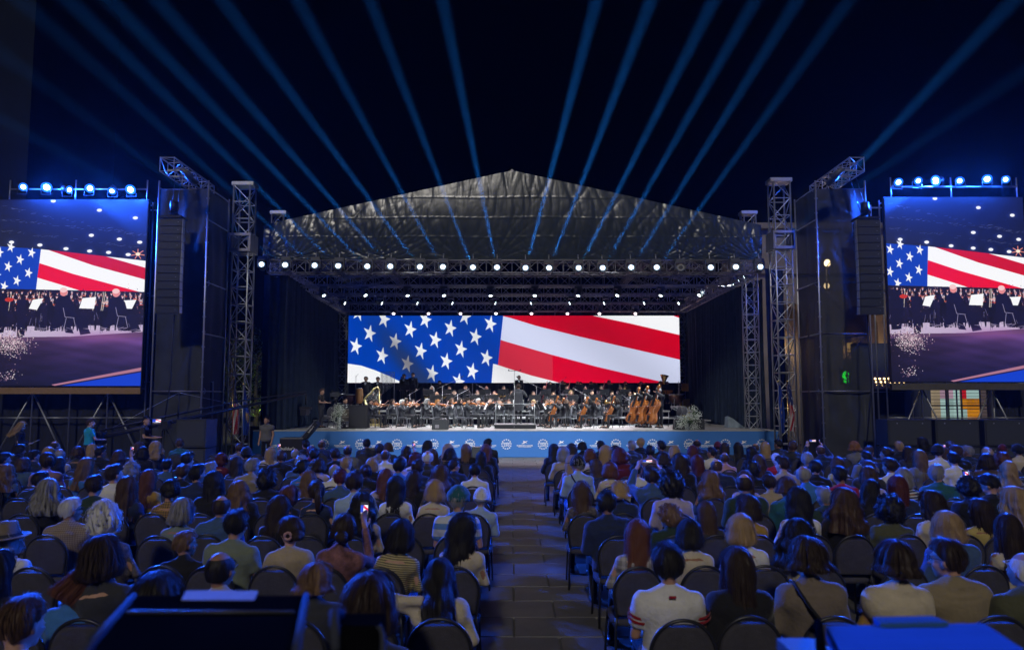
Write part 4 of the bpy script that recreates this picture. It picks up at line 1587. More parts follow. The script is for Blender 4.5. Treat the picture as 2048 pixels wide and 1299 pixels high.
def hair_mesh(style, seed):
    rs = np.random.RandomState(seed)
    P_ = dict(S=(.013, 0, .004, 0), N=(.007, 0, .002, 0), B=(.019, .105, .006, .006), L=(.016, .34, .006, .006), W=(.020, .28, .008, .018), C=(.020, .012, .012, .0), A=(.048, .035, .018, .0), D=(.028, .24, .012, .022),
              U=(.015, 0, .005, 0), P=(.014, 0, .004, 0), M=(.022, .05, .009, .008), X=(.018, .50, .007, .012))[style]
    off, L0, amp, wav = P_
    nth, n1 = 64, 12
    n2 = 0 if L0 == 0 else max(3, int(L0 / .028))
    m = MB()
    phs = rs.uniform(0, 6.28, (6,))
    frq = [5, 9, 14, 21, 31, 47]

    def prof(th, k, extra=0., kk=None):
        """point on the hair surface: th degrees from the back, k row index"""
        at = abs(th)
        if style in 'SUP':
            pe = 122 - 6 * math.cos(math.radians(th * 6)) if at < 62 else (122 - (at - 62) * 1.15 if at < 105 else (72 - (at - 105) * .35))
            ps = 0
        elif style == 'N':
            pe = 120 if at < 62 else (120 - (at - 62) * .9 if at < 112 else 75)
            ps = 52 if at < 112 else 74
        else:
            lim = 118 if style in 'BLWXDM' else 112
            pe = 97 if at < lim else max(50, 97 - (at - lim) * 2.2)
            if style in 'CA':
                pe = 128 if at < 70 else (128 - (at - 70) * .55 if at < 118 else max(52, 101 - (at - 118) * 1.6))
            ps = 0
        t = math.radians(th)
        hang = (L0 if at < (118 if style in 'BLWXDM' else 0) else 0)
        edge = 1. if at < 85 else max(.25, 1 - (at - 85) / 60.)
        hang *= edge if style in 'LWXD' else (1 if style in 'BM' else 0)
        if k < n1:
            ph = math.radians(ps + (pe - ps) * k / (n1 - 1))
            o = off + extra
            o *= (.55 + .45 * min(1, k / 4.)) if style in 'SUPN' else 1
            if style == 'S' and k > n1 - 4 and at < 105:
                o *= 1 - .22 * (k - n1 + 4)
            if style in 'BLWXDM':
                o = off * (.55 + .45 * k / (n1 - 1)) + extra
            x, y, z = (RA + o) * math.sin(ph) * math.sin(t), -(RB + o) * math.sin(ph) * math.cos(t), (RC + o) * math.cos(ph) + .006
            s = 0
        else:
            s = hang * (k - n1 + 1) / n2
            ph = math.radians(pe)
            o = off + extra
            x, y, z = (RA + o) * math.sin(ph) * math.sin(t), -(RB + o) * math.sin(ph) * math.cos(t), (RC + o) * math.cos(ph) + .006 - s
            fl = {'B': .10, 'L': -.05, 'W': .22, 'X': .04, 'D': .45, 'M': .2}.get(style, 0)
            g_ = 1 + fl * math.sin(min(1, s / max(.01, L0)) * PI * (.5 if style in 'LX' else .72))
            if style == 'B' and s > L0 * .6:
                g_ -= (s / L0 - .6) * .55
            x *= g_
            y = y * g_ - .03 * min(1, s / .2) * (1 if math.cos(t) > -.2 else 0)
            if style in 'LXWD' and s > .16:
                y -= (s - .16) * .10
        row = k / (n1 + n2)
        nz_ = sum(math.sin(f * t + phs[i] + row * (2.2 if i < 3 else 4.5) * (1 if i % 2 else -1)) / (1 + .45 * i) for i, f in enumerate(frq))
        a = amp * (.35 + .9 * row)
        if style in 'CA':
            a = amp * .55
            nz_ = sum(math.sin(rs_c[i][0] * x * 70 + rs_c[i][1] * y * 70 + rs_c[i][2] * z * 70 + rs_c[i][3]) for i in range(6)) * .75
        w = wav * math.sin(s * 34 + 3 * t + phs[0] + 1.5 * math.sin(4 * t)) if s else 0
        r = math.hypot(x, y) or 1e-6
        f = 1 + (a * nz_ + w) / max(r, .04) * min(1, k / 3.)
        return Vector((x * f, y * f, z + (a * nz_ * .4 if style in 'CA' else 0)))

    rs_c = rs.normal(size=(6, 4)) * np.array([1, 1, 1, 3])
    uv = []
    rings = []
    lo = 0
    for k in range(n1 + n2):
        line = []
        for i in range(nth + 1):
            th = -180 + 360 * i / nth
            line.append(prof(th, k))
            uv.append((i / nth, k / 22))
        rings.append(line)
    m.rings(rings, 0, False, True, False)
    # loose locks over the shell
    nl = dict(S=260, N=70, B=300, L=330, W=330, C=150, A=170, D=360, U=210, P=210, M=300, X=360)[style]
    for q in range(nl):
        th = rs.uniform(-178, 178)
        k0 = rs.randint(0, max(1, n1 + n2 - 4)) if style in 'CASN' else rs.randint(0, n1)
        k1 = min(n1 + n2 - 1, k0 + (rs.randint(3, 6) if style in 'CASN' else rs.randint(6, n1 + n2)))
        ex0 = rs.uniform(.001, .006)
        dr = rs.uniform(-14, 14)
        fly = rs.uniform(.003, .010) if rs.random_sample() < .8 else rs.uniform(.014, .030)
        w = rs.uniform(.0016, .0042)
        pts = []
        for k in range(k0, k1 + 1):
            f = (k - k0) / max(1, k1 - k0)
            e = ex0 + (fly * f * f if style in 'SLWXBMD' else 0)
            if style in 'CA':
                e = ex0 + rs.uniform(0, .014)
            p = prof(th + dr * f, k, e)
            pts.append(p)
        if len(pts) < 3:
            continue
        vs, fs = [], []
        for a, p in enumerate(pts):
            d = (pts[min(a + 1, len(pts) - 1)] - pts[max(0, a - 1)])
            if d.length < 1e-6:
                d = Vector((0, 0, -1))
            n_ = Vector((p.x, p.y, p.z * .3))
            s_ = d.cross(n_)
            if s_.length < 1e-6:
                s_ = Vector((1, 0, 0))
            s_.normalize()
            ww = w * (1 - .75 * (a / (len(pts) - 1)) ** 2) * min(1, .4 + a * .5)
            lift = n_.normalized() * w * .35
            vs += [p - s_ * ww, p + lift, p + s_ * ww]
            u0 = rs.uniform(0, 1)
            uv += [(u0, a / 22), (u0 + .012, a / 22), (u0 + .024, a / 22)]
        for a in range(len(pts) - 1):
            fs += [(3 * a, 3 * a + 1, 3 * a + 4, 3 * a + 3), (3 * a + 1, 3 * a + 2, 3 * a + 5, 3 * a + 4)]
        m.add(vs, fs, 0, True)
    if style in 'CA':                                          # springy curls standing off the shell
        n0 = len(m.v)
        for q in range(220 if style == 'C' else 300):
            p0 = prof(rs.uniform(-165, 165), rs.randint(0, n1 + n2), rs.uniform(-.004, .010))
            nn = Vector((p0.x, p0.y, p0.z * .8)).normalized()
            u_, v_ = MB.frame(nn + Vector((rs.normal() * .4, rs.normal() * .4, rs.normal() * .4)))
            r0, tw = rs.uniform(.006, .010), rs.uniform(3.5, 8)
            m.path([p0 + u_ * (r0 * math.cos(tw * f)) + v_ * (r0 * math.sin(tw * f)) + nn * (.012 * f - .005) for f in (0, .17, .33, .5, .67, .83, 1)], [.0035, .004, .004, .0038, .0034, .0028, .0012], 4)
        uv += [((i % 97) / 97., (i % 31) / 31.) for i in range(len(m.v) - n0)]
    if style == 'U':
        n0 = len(m.v)
        m.ell((0, -.118, .035 if seed % 2 else -.02), (.052, .042, .045), 14, 10)
        m.ell((.012, -.135, .03 if seed % 2 else -.03), (.035, .03, .032), 10, 8)
        uv += [(rs.uniform(0, 1), rs.uniform(0, 1)) for _ in range(len(m.v) - n0)]
    if style == 'P':
        n0 = len(m.v)
        for q in range(7):
            a = q * .9
            m.path([(.012 * math.cos(a), -.11, .045), (.02 * math.cos(a), -.155, .03 + .01 * math.sin(a)), (.026 * math.cos(a), -.165 + .012 * math.sin(a), -.06), (.024 * math.cos(a), -.155 + .014 * math.sin(a), -.16), (.008 * math.cos(a), -.15, -.25)], [.012, .016, .017, .014, .003], 6)
        uv += [(i * .013 % 1, i * .03 % 1) for i in range(len(m.v) - n0)]
    m.uv = uv
    me = m.mesh('hair', HMAT['d'])
    return me


HAIR = {}


def get_hair(style, v):
    k = (style, v % 3)
    if k not in HAIR:
        HAIR[k] = hair_mesh(style, 10 + 7 * (v % 3) + ord(style))
    return HAIR[k]


def cap_mesh(kind):
    m = MB()
    if kind == 'K':
        rr = []
        for k in range(8):
            a = math.radians(6 + k * 13)
            rr.append([Vector(((RA + .014) * math.sin(a) * math.sin(t), -(RB + .014) * math.sin(a) * math.cos(t), (RC + .016) * math.cos(a) + .008 + (.0 if k < 7 else -.004))) for t in [2 * PI * i / 24 for i in range(24)]])
        m.rings(rr)
        m.ell((0, 0, RC + .022), (.008, .008, .005), 8, 6)
        br = []
        for i in range(9):
            t = math.radians(-55 + 110 * i / 8)
            br.append([(.080 * math.sin(t), .085 * math.cos(t) + .01, .030), (.088 * math.sin(t), .165 * math.cos(t) ** .6 + .01, .018), (.088 * math.sin(t), .165 * math.cos(t) ** .6 + .01, .012), (.080 * math.sin(t), .085 * math.cos(t) + .01, .022)])
        m.rings(br)
        m.path([(-.068, -.085, .016), (0, -.118, .010), (.068, -.085, .016)], .008, 6)
    elif kind == 'F':
        rr = []
        for k in range(9):
            a = math.radians(4 + k * 11.5)
            e = .014 + .020 * math.sin(a) * (1 if k < 7 else .4)
            rr.append([Vector(((RA + e) * math.sin(a) * math.sin(t), -(RB + e) * math.sin(a) * math.cos(t) + .012, (RC + .014) * math.cos(a) + .010)) for t in [2 * PI * i / 24 for i in range(24)]])
        m.rings(rr)
        br = []
        for i in range(9):
            t = math.radians(-58 + 116 * i / 8)
            br.append([(.085 * math.sin(t), .10 * math.cos(t) + .01, .035), (.088 * math.sin(t), .155 * math.cos(t) ** .6 + .01, .022), (.088 * math.sin(t), .155 * math.cos(t) ** .6 + .01, .014), (.085 * math.sin(t), .10 * math.cos(t) + .01, .024)])
        m.rings(br)
    else:
        prof = [(.001, .165), (.05, .168), (.072, .150), (.088, .075), (.094, .045), (.120, .040), (.165, .048), (.166, .042), (.12, .033), (.09, .036)]
        m.rings([[Vector((r * .95 * math.cos(t), r * 1.12 * math.sin(t) - .005, z - .02 * (r < .06) * (abs(math.cos(t)) < .5))) for t in [2 * PI * i / 28 for i in range(28)]] for r, z in prof])
        m.rings([[Vector((r * .95 * math.cos(t), r * 1.12 * math.sin(t) - .005, z)) for t in [2 * PI * i / 28 for i in range(28)]] for r, z in ((.0955, .047), (.0925, .072))], 1, False)
    return m.mesh({'K': 'cap', 'F': 'flat_cap', 'H': 'hat'}[kind], [TMAT['black'], TMAT['charcoal']])


CAPS = {k: cap_mesh(k) for k in 'KFH'}


def put(name, me, parent, material=None, loc=None, rot=None, scale=None):
    """child mesh that may carry its own material over shared geometry"""
    o = add(name, me, parent, None, loc, rot, scale)
    if material is not None:
        if not me.materials:
            me.materials.append(material)
        o.material_slots[0].link = 'OBJECT'
        o.material_slots[0].material = material
    return o


GL = MB()
for s_ in (-1, 1):
    GL.path([(s_ * .034 + .024 * math.cos(a), .103 - .012 * abs(math.cos(a)), .012 + .018 * math.sin(a)) for a in [2 * PI * i / 12 for i in range(13)]], .0022, 5)
    GL.path([(s_ * .058, .094, .016), (s_ * .082, .02, .014), (s_ * .083, -.02, .004)], .0022, 5)
GL.path([(-.011, .106, .014), (0, .11, .018), (.011, .106, .014)], .0022, 5)
GLASSES = GL.mesh('glasses', BLACK)

BODIES, TOPS, TROUS, SHOES = {}, {}, {}, {}
POSES = {
    'm': Pose(SEAT, 1.05), 'f': Pose(SEAT, .90),
    'mp': Pose(SEAT, 1.06, elR=(.30, .16, .98), wrR=(.20, .26, 1.22), haR=(.13, .30, 1.33), elL=(-.30, .16, .98), wrL=(-.20, .26, 1.22), haL=(-.13, .30, 1.33)),
    'fp': Pose(SEAT, .90, elR=(.24, .14, .86), wrR=(.16, .22, 1.14), haR=(.13, .24, 1.27)),
    'fh': Pose(SEAT, .90, elL=(-.34, -.10, 1.02), wrL=(-.12, -.13, 1.02), haL=(.03, -.14, 1.05), hd=(0, .02, 1.15)),
    'ms': Pose(STAND, 1.06), 'fs': Pose(STAND, .90, elR=(.24, .02, 1.12), wrR=(.12, .24, 1.08), haR=(.05, .31, 1.08), elL=(-.24, .02, 1.12), wrL=(-.12, .24, 1.06), haL=(-.04, .31, 1.08)),
    'mw': Pose(STAND, 1.06, elR=(.25, .05, 1.13), wrR=(.18, .30, 1.10), haR=(.12, .40, 1.10), elL=(-.25, .05, 1.13), wrL=(-.18, .30, 1.10), haL=(-.12, .40, 1.10)),
}


def get_body(b, yaw, pitch, fine=False):
    k = (b, yaw, pitch)
    if k not in BODIES:
        BODIES[k] = body_mesh('person', POSES[b], yaw, pitch, fine or b in ('mp', 'fp', 'fh'), .95 if b[0] == 'f' else 1.)
        BODIES[k].materials.append(SKIN[0])
    return BODIES[k]


def get_top(b, kind):
    k = (b, kind)
    if k not in TOPS:
        TOPS[k] = top_mesh('shirt', POSES[b], kind, len(TOPS) + 3)
        TOPS[k].materials.append(TMAT['black'])
    return TOPS[k]


def get_trousers(b):
    key = 'trou' + b
    if key not in TROUS:
        TROUS[key] = trouser_mesh('trousers', POSES[b], len(TROUS) + 3)
        TROUS[key].materials.append(TMAT['black'])
        SHOES[key] = shoes_mesh(POSES[b])
    return TROUS[key], SHOES[key]


def person(label, loc, rz, b, yaw, pitch, hair, hcol, kind, col, scale=1., skin=0, trou=0, group=None, hv=0, glasses=False, capcol=None, low=False):
    pose = POSES[b]
    me = get_body(b, yaw, pitch)
    o = add('person', me, None, None, loc, (0, 0, rz), scale)
    tag(o, label, 'person', group)
    o.material_slots[0].link = 'OBJECT'
    o.material_slots[0].material = SKIN[skin]
    hd = pose.j['hd']
    hr = Euler((math.radians(-pitch), 0, math.radians(yaw)))
    base = {'K': 'S', 'F': 'S', 'H': 'B'}.get(hair, hair)
    if hair != '0':
        k_ = 1.12 if b[0] == 'f' else 1.10
        put('hair', get_hair(base, hv), o, HMAT[hcol], hd, hr, (k_ * RND.uniform(.96, 1.06) * RND.choice((-1, 1)), k_ * RND.uniform(.96, 1.05), k_ * RND.uniform(.97, 1.06)))
    if hair in 'KFH':
        c = put({'K': 'cap', 'F': 'flat_cap', 'H': 'hat'}[hair], CAPS[hair], o, TMAT[capcol or 'black'], hd, hr, 1.2)
    put({'t': 'tee_shirt', 'l': 'shirt', 'j': 'jacket', 'v': 'vest'}[kind], get_top(b, kind), o, TMAT[col])
    if not low:
        tr, sh = get_trousers(b)
        put('trousers', tr, o, TROU[trou % len(TROU)])
        for q_ in sh:
            put('shoe', q_, o)
    if glasses:
        put('glasses', GLASSES, o, None, hd, hr, 1.12)
    return o


# ------------------------------------------------------------------ banquet chair
SEATFAB = mat('grey_seat_fabric', (.062, .058, .066), .9, 0, .25, 9, .35, 130, .2)
FRAME = mat('chair_frame', (.030, .030, .033), .38, .4, .1, 30)


def chair_backline(t, w=.205, z0=.50, zs=.70, zt=.925):
    """outline of the round-topped back: t 0..1 from left foot over the top to right foot"""
    if t < .22:
        f = t / .22
        return (-w * (.86 + .14 * f), z0 + (zs - z0) * f)
    if t > .78:
        f = (1 - t) / .22
        return (w * (.86 + .14 * f), z0 + (zs - z0) * f)
    a = PI * (1 - (t - .22) / .56)
    return (w * math.cos(a), zs + (zt - zs) * math.sin(a))


def make_chair(fabric, frame, label, name='banquet_chair', group=None):
    t = thing(name, label, 'chair', (0, 0, 0), group=group)
    rec = math.radians(9)

    def B(x, z, off=0.):
        return Vector((x, -.20 - (z - .48) * math.tan(rec) + off, z))
    st_ = MB()
    n = 28
    pr = []
    for dz, k in ((.425, .90), (.43, .97), (.455, 1.), (.475, .985), (.487, .93)):
        pr.append([Vector((k * .215 * (abs(math.cos(a)) ** .55) * (1 if math.cos(a) > 0 else -1), .02 + k * .215 * (abs(math.sin(a)) ** .55) * (1 if math.sin(a) > 0 else -1), dz + (.006 * math.cos(a) * 0))) for a in [2 * PI * i / n for i in range(n)]])
    st_.rings(pr)
    st_.build('seat', fabric, t)
    bk = MB()
    N = 30
    rr = []
    out = [chair_backline(i / N) for i in range(N + 1)]
    cz = .70
    # pad: domed front and back faces, with a hand slot left open under the frame top
    for lay, (k, off) in enumerate(((.80, -.030), (.90, -.028), (.945, -.016), (.955, 0), (.945, .020), (.90, .034), (.78, .042))):
        line = []
        for x, z in out:
            zz_ = cz + (z - cz) * k
            if z > .88:
                zz_ = min(zz_, .893 - (.90 - k * .0) * 0 - .0)
            zz_ = min(zz_, .880 + .006 * k)
            line.append(B(x * k, max(zz_, .53), off))
        rr.append(line)
    bk.rings(rr)
    bk.build('backrest', fabric, t)
    fr = MB()
    fr.path([B(*chair_backline(i / 36)) for i in range(37)], .0125, 8)
    fr.build('back_frame', frame, t)
    sl = MB()
    sl.path([B(.075 * math.cos(a), .893 + .011 * math.sin(a), -.014) for a in [PI * i / 10 for i in range(11)]], .004, 5)
    sl.build('hand_slot', frame, t)
    for s in (-1, 1):
        lg_ = MB()
        lg_.path([B(s * .176, .52), Vector((s * .185, -.205, .43)), Vector((s * .20, -.26, .01))], .0115, 7)
        lg_.build('leg', frame, t)
        lg_ = MB()
        lg_.path([Vector((s * .185, .18, .435)), Vector((s * .195, .21, .30)), Vector((s * .205, .235, .01))], .0115, 7)
        lg_.build('leg', frame, t)
        sr = MB()
        sr.path([Vector((s * .185, -.20, .425)), Vector((s * .185, .18, .425))], .011, 6)
        sr.build('side_rail', frame, t)
    return t


KIDS_CHAIR = make_chair(SEATFAB, FRAME, 'x')
# ------------------------------------------------------------------ orchestra
SUITC = TMAT['suit']
SHIRTW = mat('white_shirt', (.72, .72, .74), .7, 0, .06, 20)
POSES.update({
    'vn': Pose(SEAT, 1.0, elL=(-.23, .15, .84), wrL=(-.18, .36, .97), haL=(-.17, .44, 1.01), elR=(.31, .10, .80), wrR=(.20, .30, .93), haR=(.14, .37, .97)),
    'vc': Pose(SEAT, 1.0, elL=(-.30, .10, .86), wrL=(-.12, .22, 1.02), haL=(-.05, .27, 1.06), elR=(.33, .10, .78), wrR=(.27, .36, .68), haR=(.22, .43, .64), knR=(.24, .42, .52), knL=(-.24, .42, .52), anR=(.24, .46, .085), anL=(-.24, .46, .085)),
    'wd': Pose(SEAT, 1.0, elL=(-.25, .10, .82), wrL=(-.07, .28, .95), haL=(-.02, .33, .98), elR=(.25, .10, .80), wrR=(.07, .29, .84), haR=(.02, .34, .86)),
    'co': Pose(STAND, 1.06, elL=(-.33, .10, 1.18), wrL=(-.28, .36, 1.26), haL=(-.24, .45, 1.28), elR=(.33, .10, 1.18), wrR=(.28, .36, 1.26), haR=(.24, .45, 1.28)),
    'db': Pose(STAND, 1.06, elL=(-.28, .16, 1.36), wrL=(-.14, .34, 1.52), haL=(-.06, .38, 1.55), elR=(.30, .16, 1.12), wrR=(.30, .38, .96), haR=(.26, .46, .92), hd=(0, .05, 1.59)),
})
FRONT = {}


def shirt_front(b):
    if b not in FRONT:
        j = POSES[b].j
        c, n = j['ch'], j['nk']
        m = MB()
        d = .145
        m.add([n + Vector((-.035, .075, .0)), n + Vector((.035, .075, .0)), c + Vector((.055, d - .005, .10)), c + Vector((.0, d + .008, -.06)), c + Vector((-.055, d - .005, .10)), c + Vector((0, d + .012, .09))],
              [(0, 1, 5), (1, 2, 5), (2, 3, 5), (3, 4, 5), (4, 0, 5)], 0, True)
        m.box(n + Vector((0, .092, -.005)), (.085, .02, .03), 1)
        FRONT[b] = m.mesh('shirt_front', [SHIRTW, BLACK])
    return FRONT[b]


VARN = [mat('varnish_' + k, c, .25, 0, .35, 9, spec=.6) for k, c in (('amber', (.33, .105, .022)), ('red_brown', (.26, .065, .018)), ('honey', (.42, .17, .04)))]
EBONY = mat('ebony', (.012, .011, .011), .35, 0, .1)
BRASS = mat('brass', (.75, .52, .18), .25, 1, .08, 8)
SILVER = mat('silver', (.75, .76, .78), .25, 1, .06, 8)
REDWOOD = mat('red_maple', (.26, .03, .03), .3, 0, .2, 10)


def fiddle(L, cat, mi, nm, group):
    """violin family: origin at the lower end, scroll along +z, front faces +y"""
    half = [(0, .02), (.02, .15), (.07, .25), (.16, .295), (.27, .275), (.36, .215), (.44, .175), (.52, .165), (.58, .185), (.66, .225), (.78, .24), (.88, .20), (.95, .13), (1, .03)]
    pts = [(w * L, t * L) for t, w in half] + [(-w * L, t * L) for t, w in reversed(half)]
    dp = .11 * L if L < .5 else .16 * L
    t = thing(nm, 'x', cat, group=group)
    m = MB()
    rr = []
    cz = .45 * L
    for k, y in ((.55, -dp * .72), (.85, -dp * .62), (1, -dp * .5), (.965, -dp * .48), (.965, dp * .48), (1, dp * .5), (.85, dp * .62), (.55, dp * .74)):
        rr.append([Vector((x * k, y, cz + (z - cz) * k)) for x, z in pts])
    m.rings(rr)
    m.build('body', VARN[mi], t)
    nk = MB()
    nk.box((0, dp * .5, L * 1.18), (.055 * L + .008, .05 * L + .008, L * .42))
    nk.ell((0, dp * .45, L * 1.46), (.05 * L, .075 * L, .09 * L), 10, 8)
    nk.build('neck', VARN[mi], t)
    fb = MB()
    fb.hexa([(-.06 * L, dp * .74, .66 * L), (.06 * L, dp * .74, .66 * L), (.035 * L, dp * .62, 1.36 * L), (-.035 * L, dp * .62, 1.36 * L), (-.06 * L, dp * .74 + .03 * L, .66 * L), (.06 * L, dp * .74 + .03 * L, .66 * L), (.035 * L, dp * .62 + .03 * L, 1.36 * L), (-.035 * L, dp * .62 + .03 * L, 1.36 * L)])
    fb.build('fingerboard', EBONY, t)
    tp_ = MB()
    tp_.hexa([(-.04 * L, dp * .8, .05 * L), (.04 * L, dp * .8, .05 * L), (.06 * L, dp * .9, .30 * L), (-.06 * L, dp * .9, .30 * L), (-.04 * L, dp * .8 + .02 * L, .05 * L), (.04 * L, dp * .8 + .02 * L, .05 * L), (.06 * L, dp * .9 + .02 * L, .30 * L), (-.06 * L, dp * .9 + .02 * L, .30 * L)])
    tp_.build('tailpiece', EBONY, t)
    br = MB()
    br.box((0, dp * .9, .40 * L), (.13 * L, .02 * L, .012 * L + .004))
    br.build('bridge', mat('pale_maple', (.5, .36, .2), .5), t)
    if L > .5:
        for s in (-1, 1):
            h = MB()
            h.path([(s * .13 * L, dp * .66, .33 * L), (s * .11 * L, dp * .68, .42 * L), (s * .09 * L, dp * .68, .50 * L)], .008 * L, 5)
            h.build('sound_hole', EBONY, t)
        MB().tube((0, 0, 0), (0, 0, -.28 if L < 1 else -.18), .008, n=6).build('endpin', STEEL, t)
    return t


def wind(kind):
    m1, m2 = MB(), MB()
    if kind == 'clarinet':
        m1.path([(0, .11, 1.12), (0, .20, .96), (0, .31, .76), (0, .35, .70)], [.009, .013, .014, .030], 8)
        m2.path([(.014, .17, 1.0), (.014, .29, .80)], .004, 5)
        A, B_ = EBONY, SILVER
    elif kind == 'flute':
        m1.path([(-.08, .125, 1.13), (.56, .20, 1.08)], .0095, 8)
        m2.path([(.10, .16, 1.125), (.5, .205, 1.095)], .004, 5)
        A, B_ = SILVER, SILVER
    elif kind == 'bassoon':
        m1.path([(.18, .22, .42), (.0, .26, 1.0), (-.13, .27, 1.52)], [.032, .028, .018], 8)
        m1.path([(.15, .25, .5), (.02, .29, .95)], .018, 6)
        m2.path([(0, .11, 1.12), (-.03, .18, 1.16), (-.03, .26, 1.05)], .004, 5)
        A, B_ = REDWOOD, SILVER
    elif kind == 'trumpet':
        m1.path([(0, .11, 1.12), (0, .25, 1.11), (0, .46, 1.09), (0, .56, 1.08), (0, .60, 1.075)], [.006, .007, .009, .028, .062], 10)
        m2.path([(.0, .22, 1.11), (0, .40, 1.10), (0, .44, 1.06), (0, .40, 1.03), (0, .24, 1.04), (0, .20, 1.08)], .007, 6)
        A = B_ = BRASS
    elif kind == 'trombone':
        m1.path([(0, .11, 1.12), (.05, .20, 1.12), (.05, .95, .93), (.09, .98, .92), (.09, .2, 1.10)], .008, 6)
        m2.path([(-.06, -.12, 1.16), (-.06, .4, 1.14), (-.06, .55, 1.13), (-.06, .66, 1.125)], [.011, .014, .045, .105], 12)
        A = B_ = BRASS
    elif kind == 'horn':
        m1.path([(.02 + .15 * math.cos(a), .26 + .03 * math.sin(2 * a), .86 + .15 * math.sin(a)) for a in [2 * PI * i / 16 * 1.9 for i in range(17)]], [.009 + .0012 * i for i in range(17)], 7)
        m2.path([(.1, .24, .74), (.2, .12, .70), (.28, .0, .72), (.31, -.05, .74)], [.028, .045, .10, .15], 12)
        A = B_ = BRASS
    elif kind == 'tuba':
        m1.path([(-.05, .28, .55), (-.07, .28, .95), (-.10, .26, 1.30), (-.13, .24, 1.50), (-.15, .23, 1.58)], [.055, .08, .11, .19, .245], 16)
        m2.path([(.02 + .17 * math.cos(a), .30, .78 + .24 * math.sin(a)) for a in [2 * PI * i / 16 for i in range(17)]], .036, 8)
        m2.path([(0, .11, 1.12), (.10, .22, 1.08), (.17, .30, .85)], .012, 6)
        A = B_ = BRASS
    elif kind == 'guitar':
        pts = [(.12, 0), (.19, .06), (.20, .15), (.15, .24), (.12, .29), (.145, .36), (.145, .42), (.09, .47)]
        pts = pts + [(-x, z) for x, z in reversed(pts)]
        Mx = Matrix.Rotation(math.radians(-68), 3, 'Y')
        q = [(Mx @ Vector((x, 0, z - .22))) for x, z in pts]
        m1.prism([(v.x + .05, v.z + .74) for v in q], .10, 0, None)
        m1.v = [(x, y + .26, z) for x, y, z in m1.v]
        m2.path([(-.17, .25, .83), (-.62, .25, 1.01)], .022, 6)
        A, B_ = mat('orange_spruce', (.48, .17, .03), .3, 0, .15), EBONY
    t = thing({'horn': 'french_horn'}.get(kind, kind), 'x', {'bassoon': 'bassoon', 'horn': 'french horn'}.get(kind, kind), group=kind + 's')
    m1.build({'guitar': 'body'}.get(kind, 'tube'), A, t)
    m2.build({'guitar': 'neck', 'trumpet': 'bow_tube', 'trombone': 'bell', 'horn': 'bell', 'tuba': 'coil'}.get(kind, 'keywork'), B_, t)
    return t


def make_bow(L):
    t = thing('bow', 'x', 'bow', group='string players bows')
    MB().path([(0, 0, 0), (0, .018, L * .5), (0, 0, L)], .0055, 5).build('stick', VARN[1], t)
    MB().box((0, -.016, L / 2), (.009, .003, L)).build('hair_ribbon', WHITE, t)
    return t


def make_stand():
    t = thing('music_stand', 'x', 'music stand', group='music stands')
    Mx = Matrix.Rotation(math.radians(-22), 3, 'X')
    d = MB()
    d.box((0, 0, 1.06), (.54, .012, .36), 0, Mx)
    d.box((0, -.035, .885), (.54, .06, .012), 0, Mx)
    d.build('desk', BLACKMATT, t)
    MB().tube((0, .012, 1.0), (0, .0, .16), .013, n=7).build('pole', BLACK, t)
    for k in range(3):
        a = 2 * PI * k / 3 + .5
        MB().path([(0, 0, .26), (.26 * math.cos(a), .26 * math.sin(a), .012)], .009, 6).build('leg', BLACK, t)
    return t


def make_sheet():
    m = MB()
    Mx = Matrix.Rotation(math.radians(-22), 3, 'X')
    for s in (-1, 1):
        m.box((s * .115, -.018, 1.06), (.225, .004, .30), 0, Mx)
    o = m.build('sheet_music', mat('paper', (.78, .78, .76), .8, 0, .06, 30))
    return tag(o, 'x', 'sheet music', 'open sheet music on the stands')


PROTO = {'violin': fiddle(.36, 'violin', 0, 'violin', 'violins and violas'), 'cello': fiddle(.76, 'cello', 0, 'cello', 'cellos'), 'bass': fiddle(1.12, 'double bass', 0, 'double_bass', 'double basses')}
PROTO['bow'] = make_bow(.72)
PROTO['stand'] = make_stand()
PROTO['sheet'] = make_sheet()
for k in ('clarinet', 'flute', 'bassoon', 'trumpet', 'trombone', 'horn', 'tuba', 'guitar'):
    PROTO[k] = wind(k)
stage_chair = make_chair(mat('slate_seat_fabric', (.07, .07, .085), .9, 0, .2, 9, .3, 120), mat('grey_chair_frame', (.17, .175, .19), .35, .6, .1, 20), 'x', 'stage_chair', 'stage chairs')
USED = set()
CNT = {}


def place(key, M, label):
    src = PROTO[key]
    if key in USED:
        o = dup(src, (0, 0, 0))
    else:
        o = src
        kids(src)
        USED.add(key)
    o.matrix_basis = M
    o['label'] = label
    return o


def frame_m(o, z, y):
    """matrix with z axis along z and y axis near y"""
    z = Vector(z).normalized()
    y = Vector(y)
    y = (y - z * y.dot(z)).normalized()
    x = y.cross(z)
    m = Matrix((x, y, z)).transposed().to_4x4()
    m.translation = o
    return m


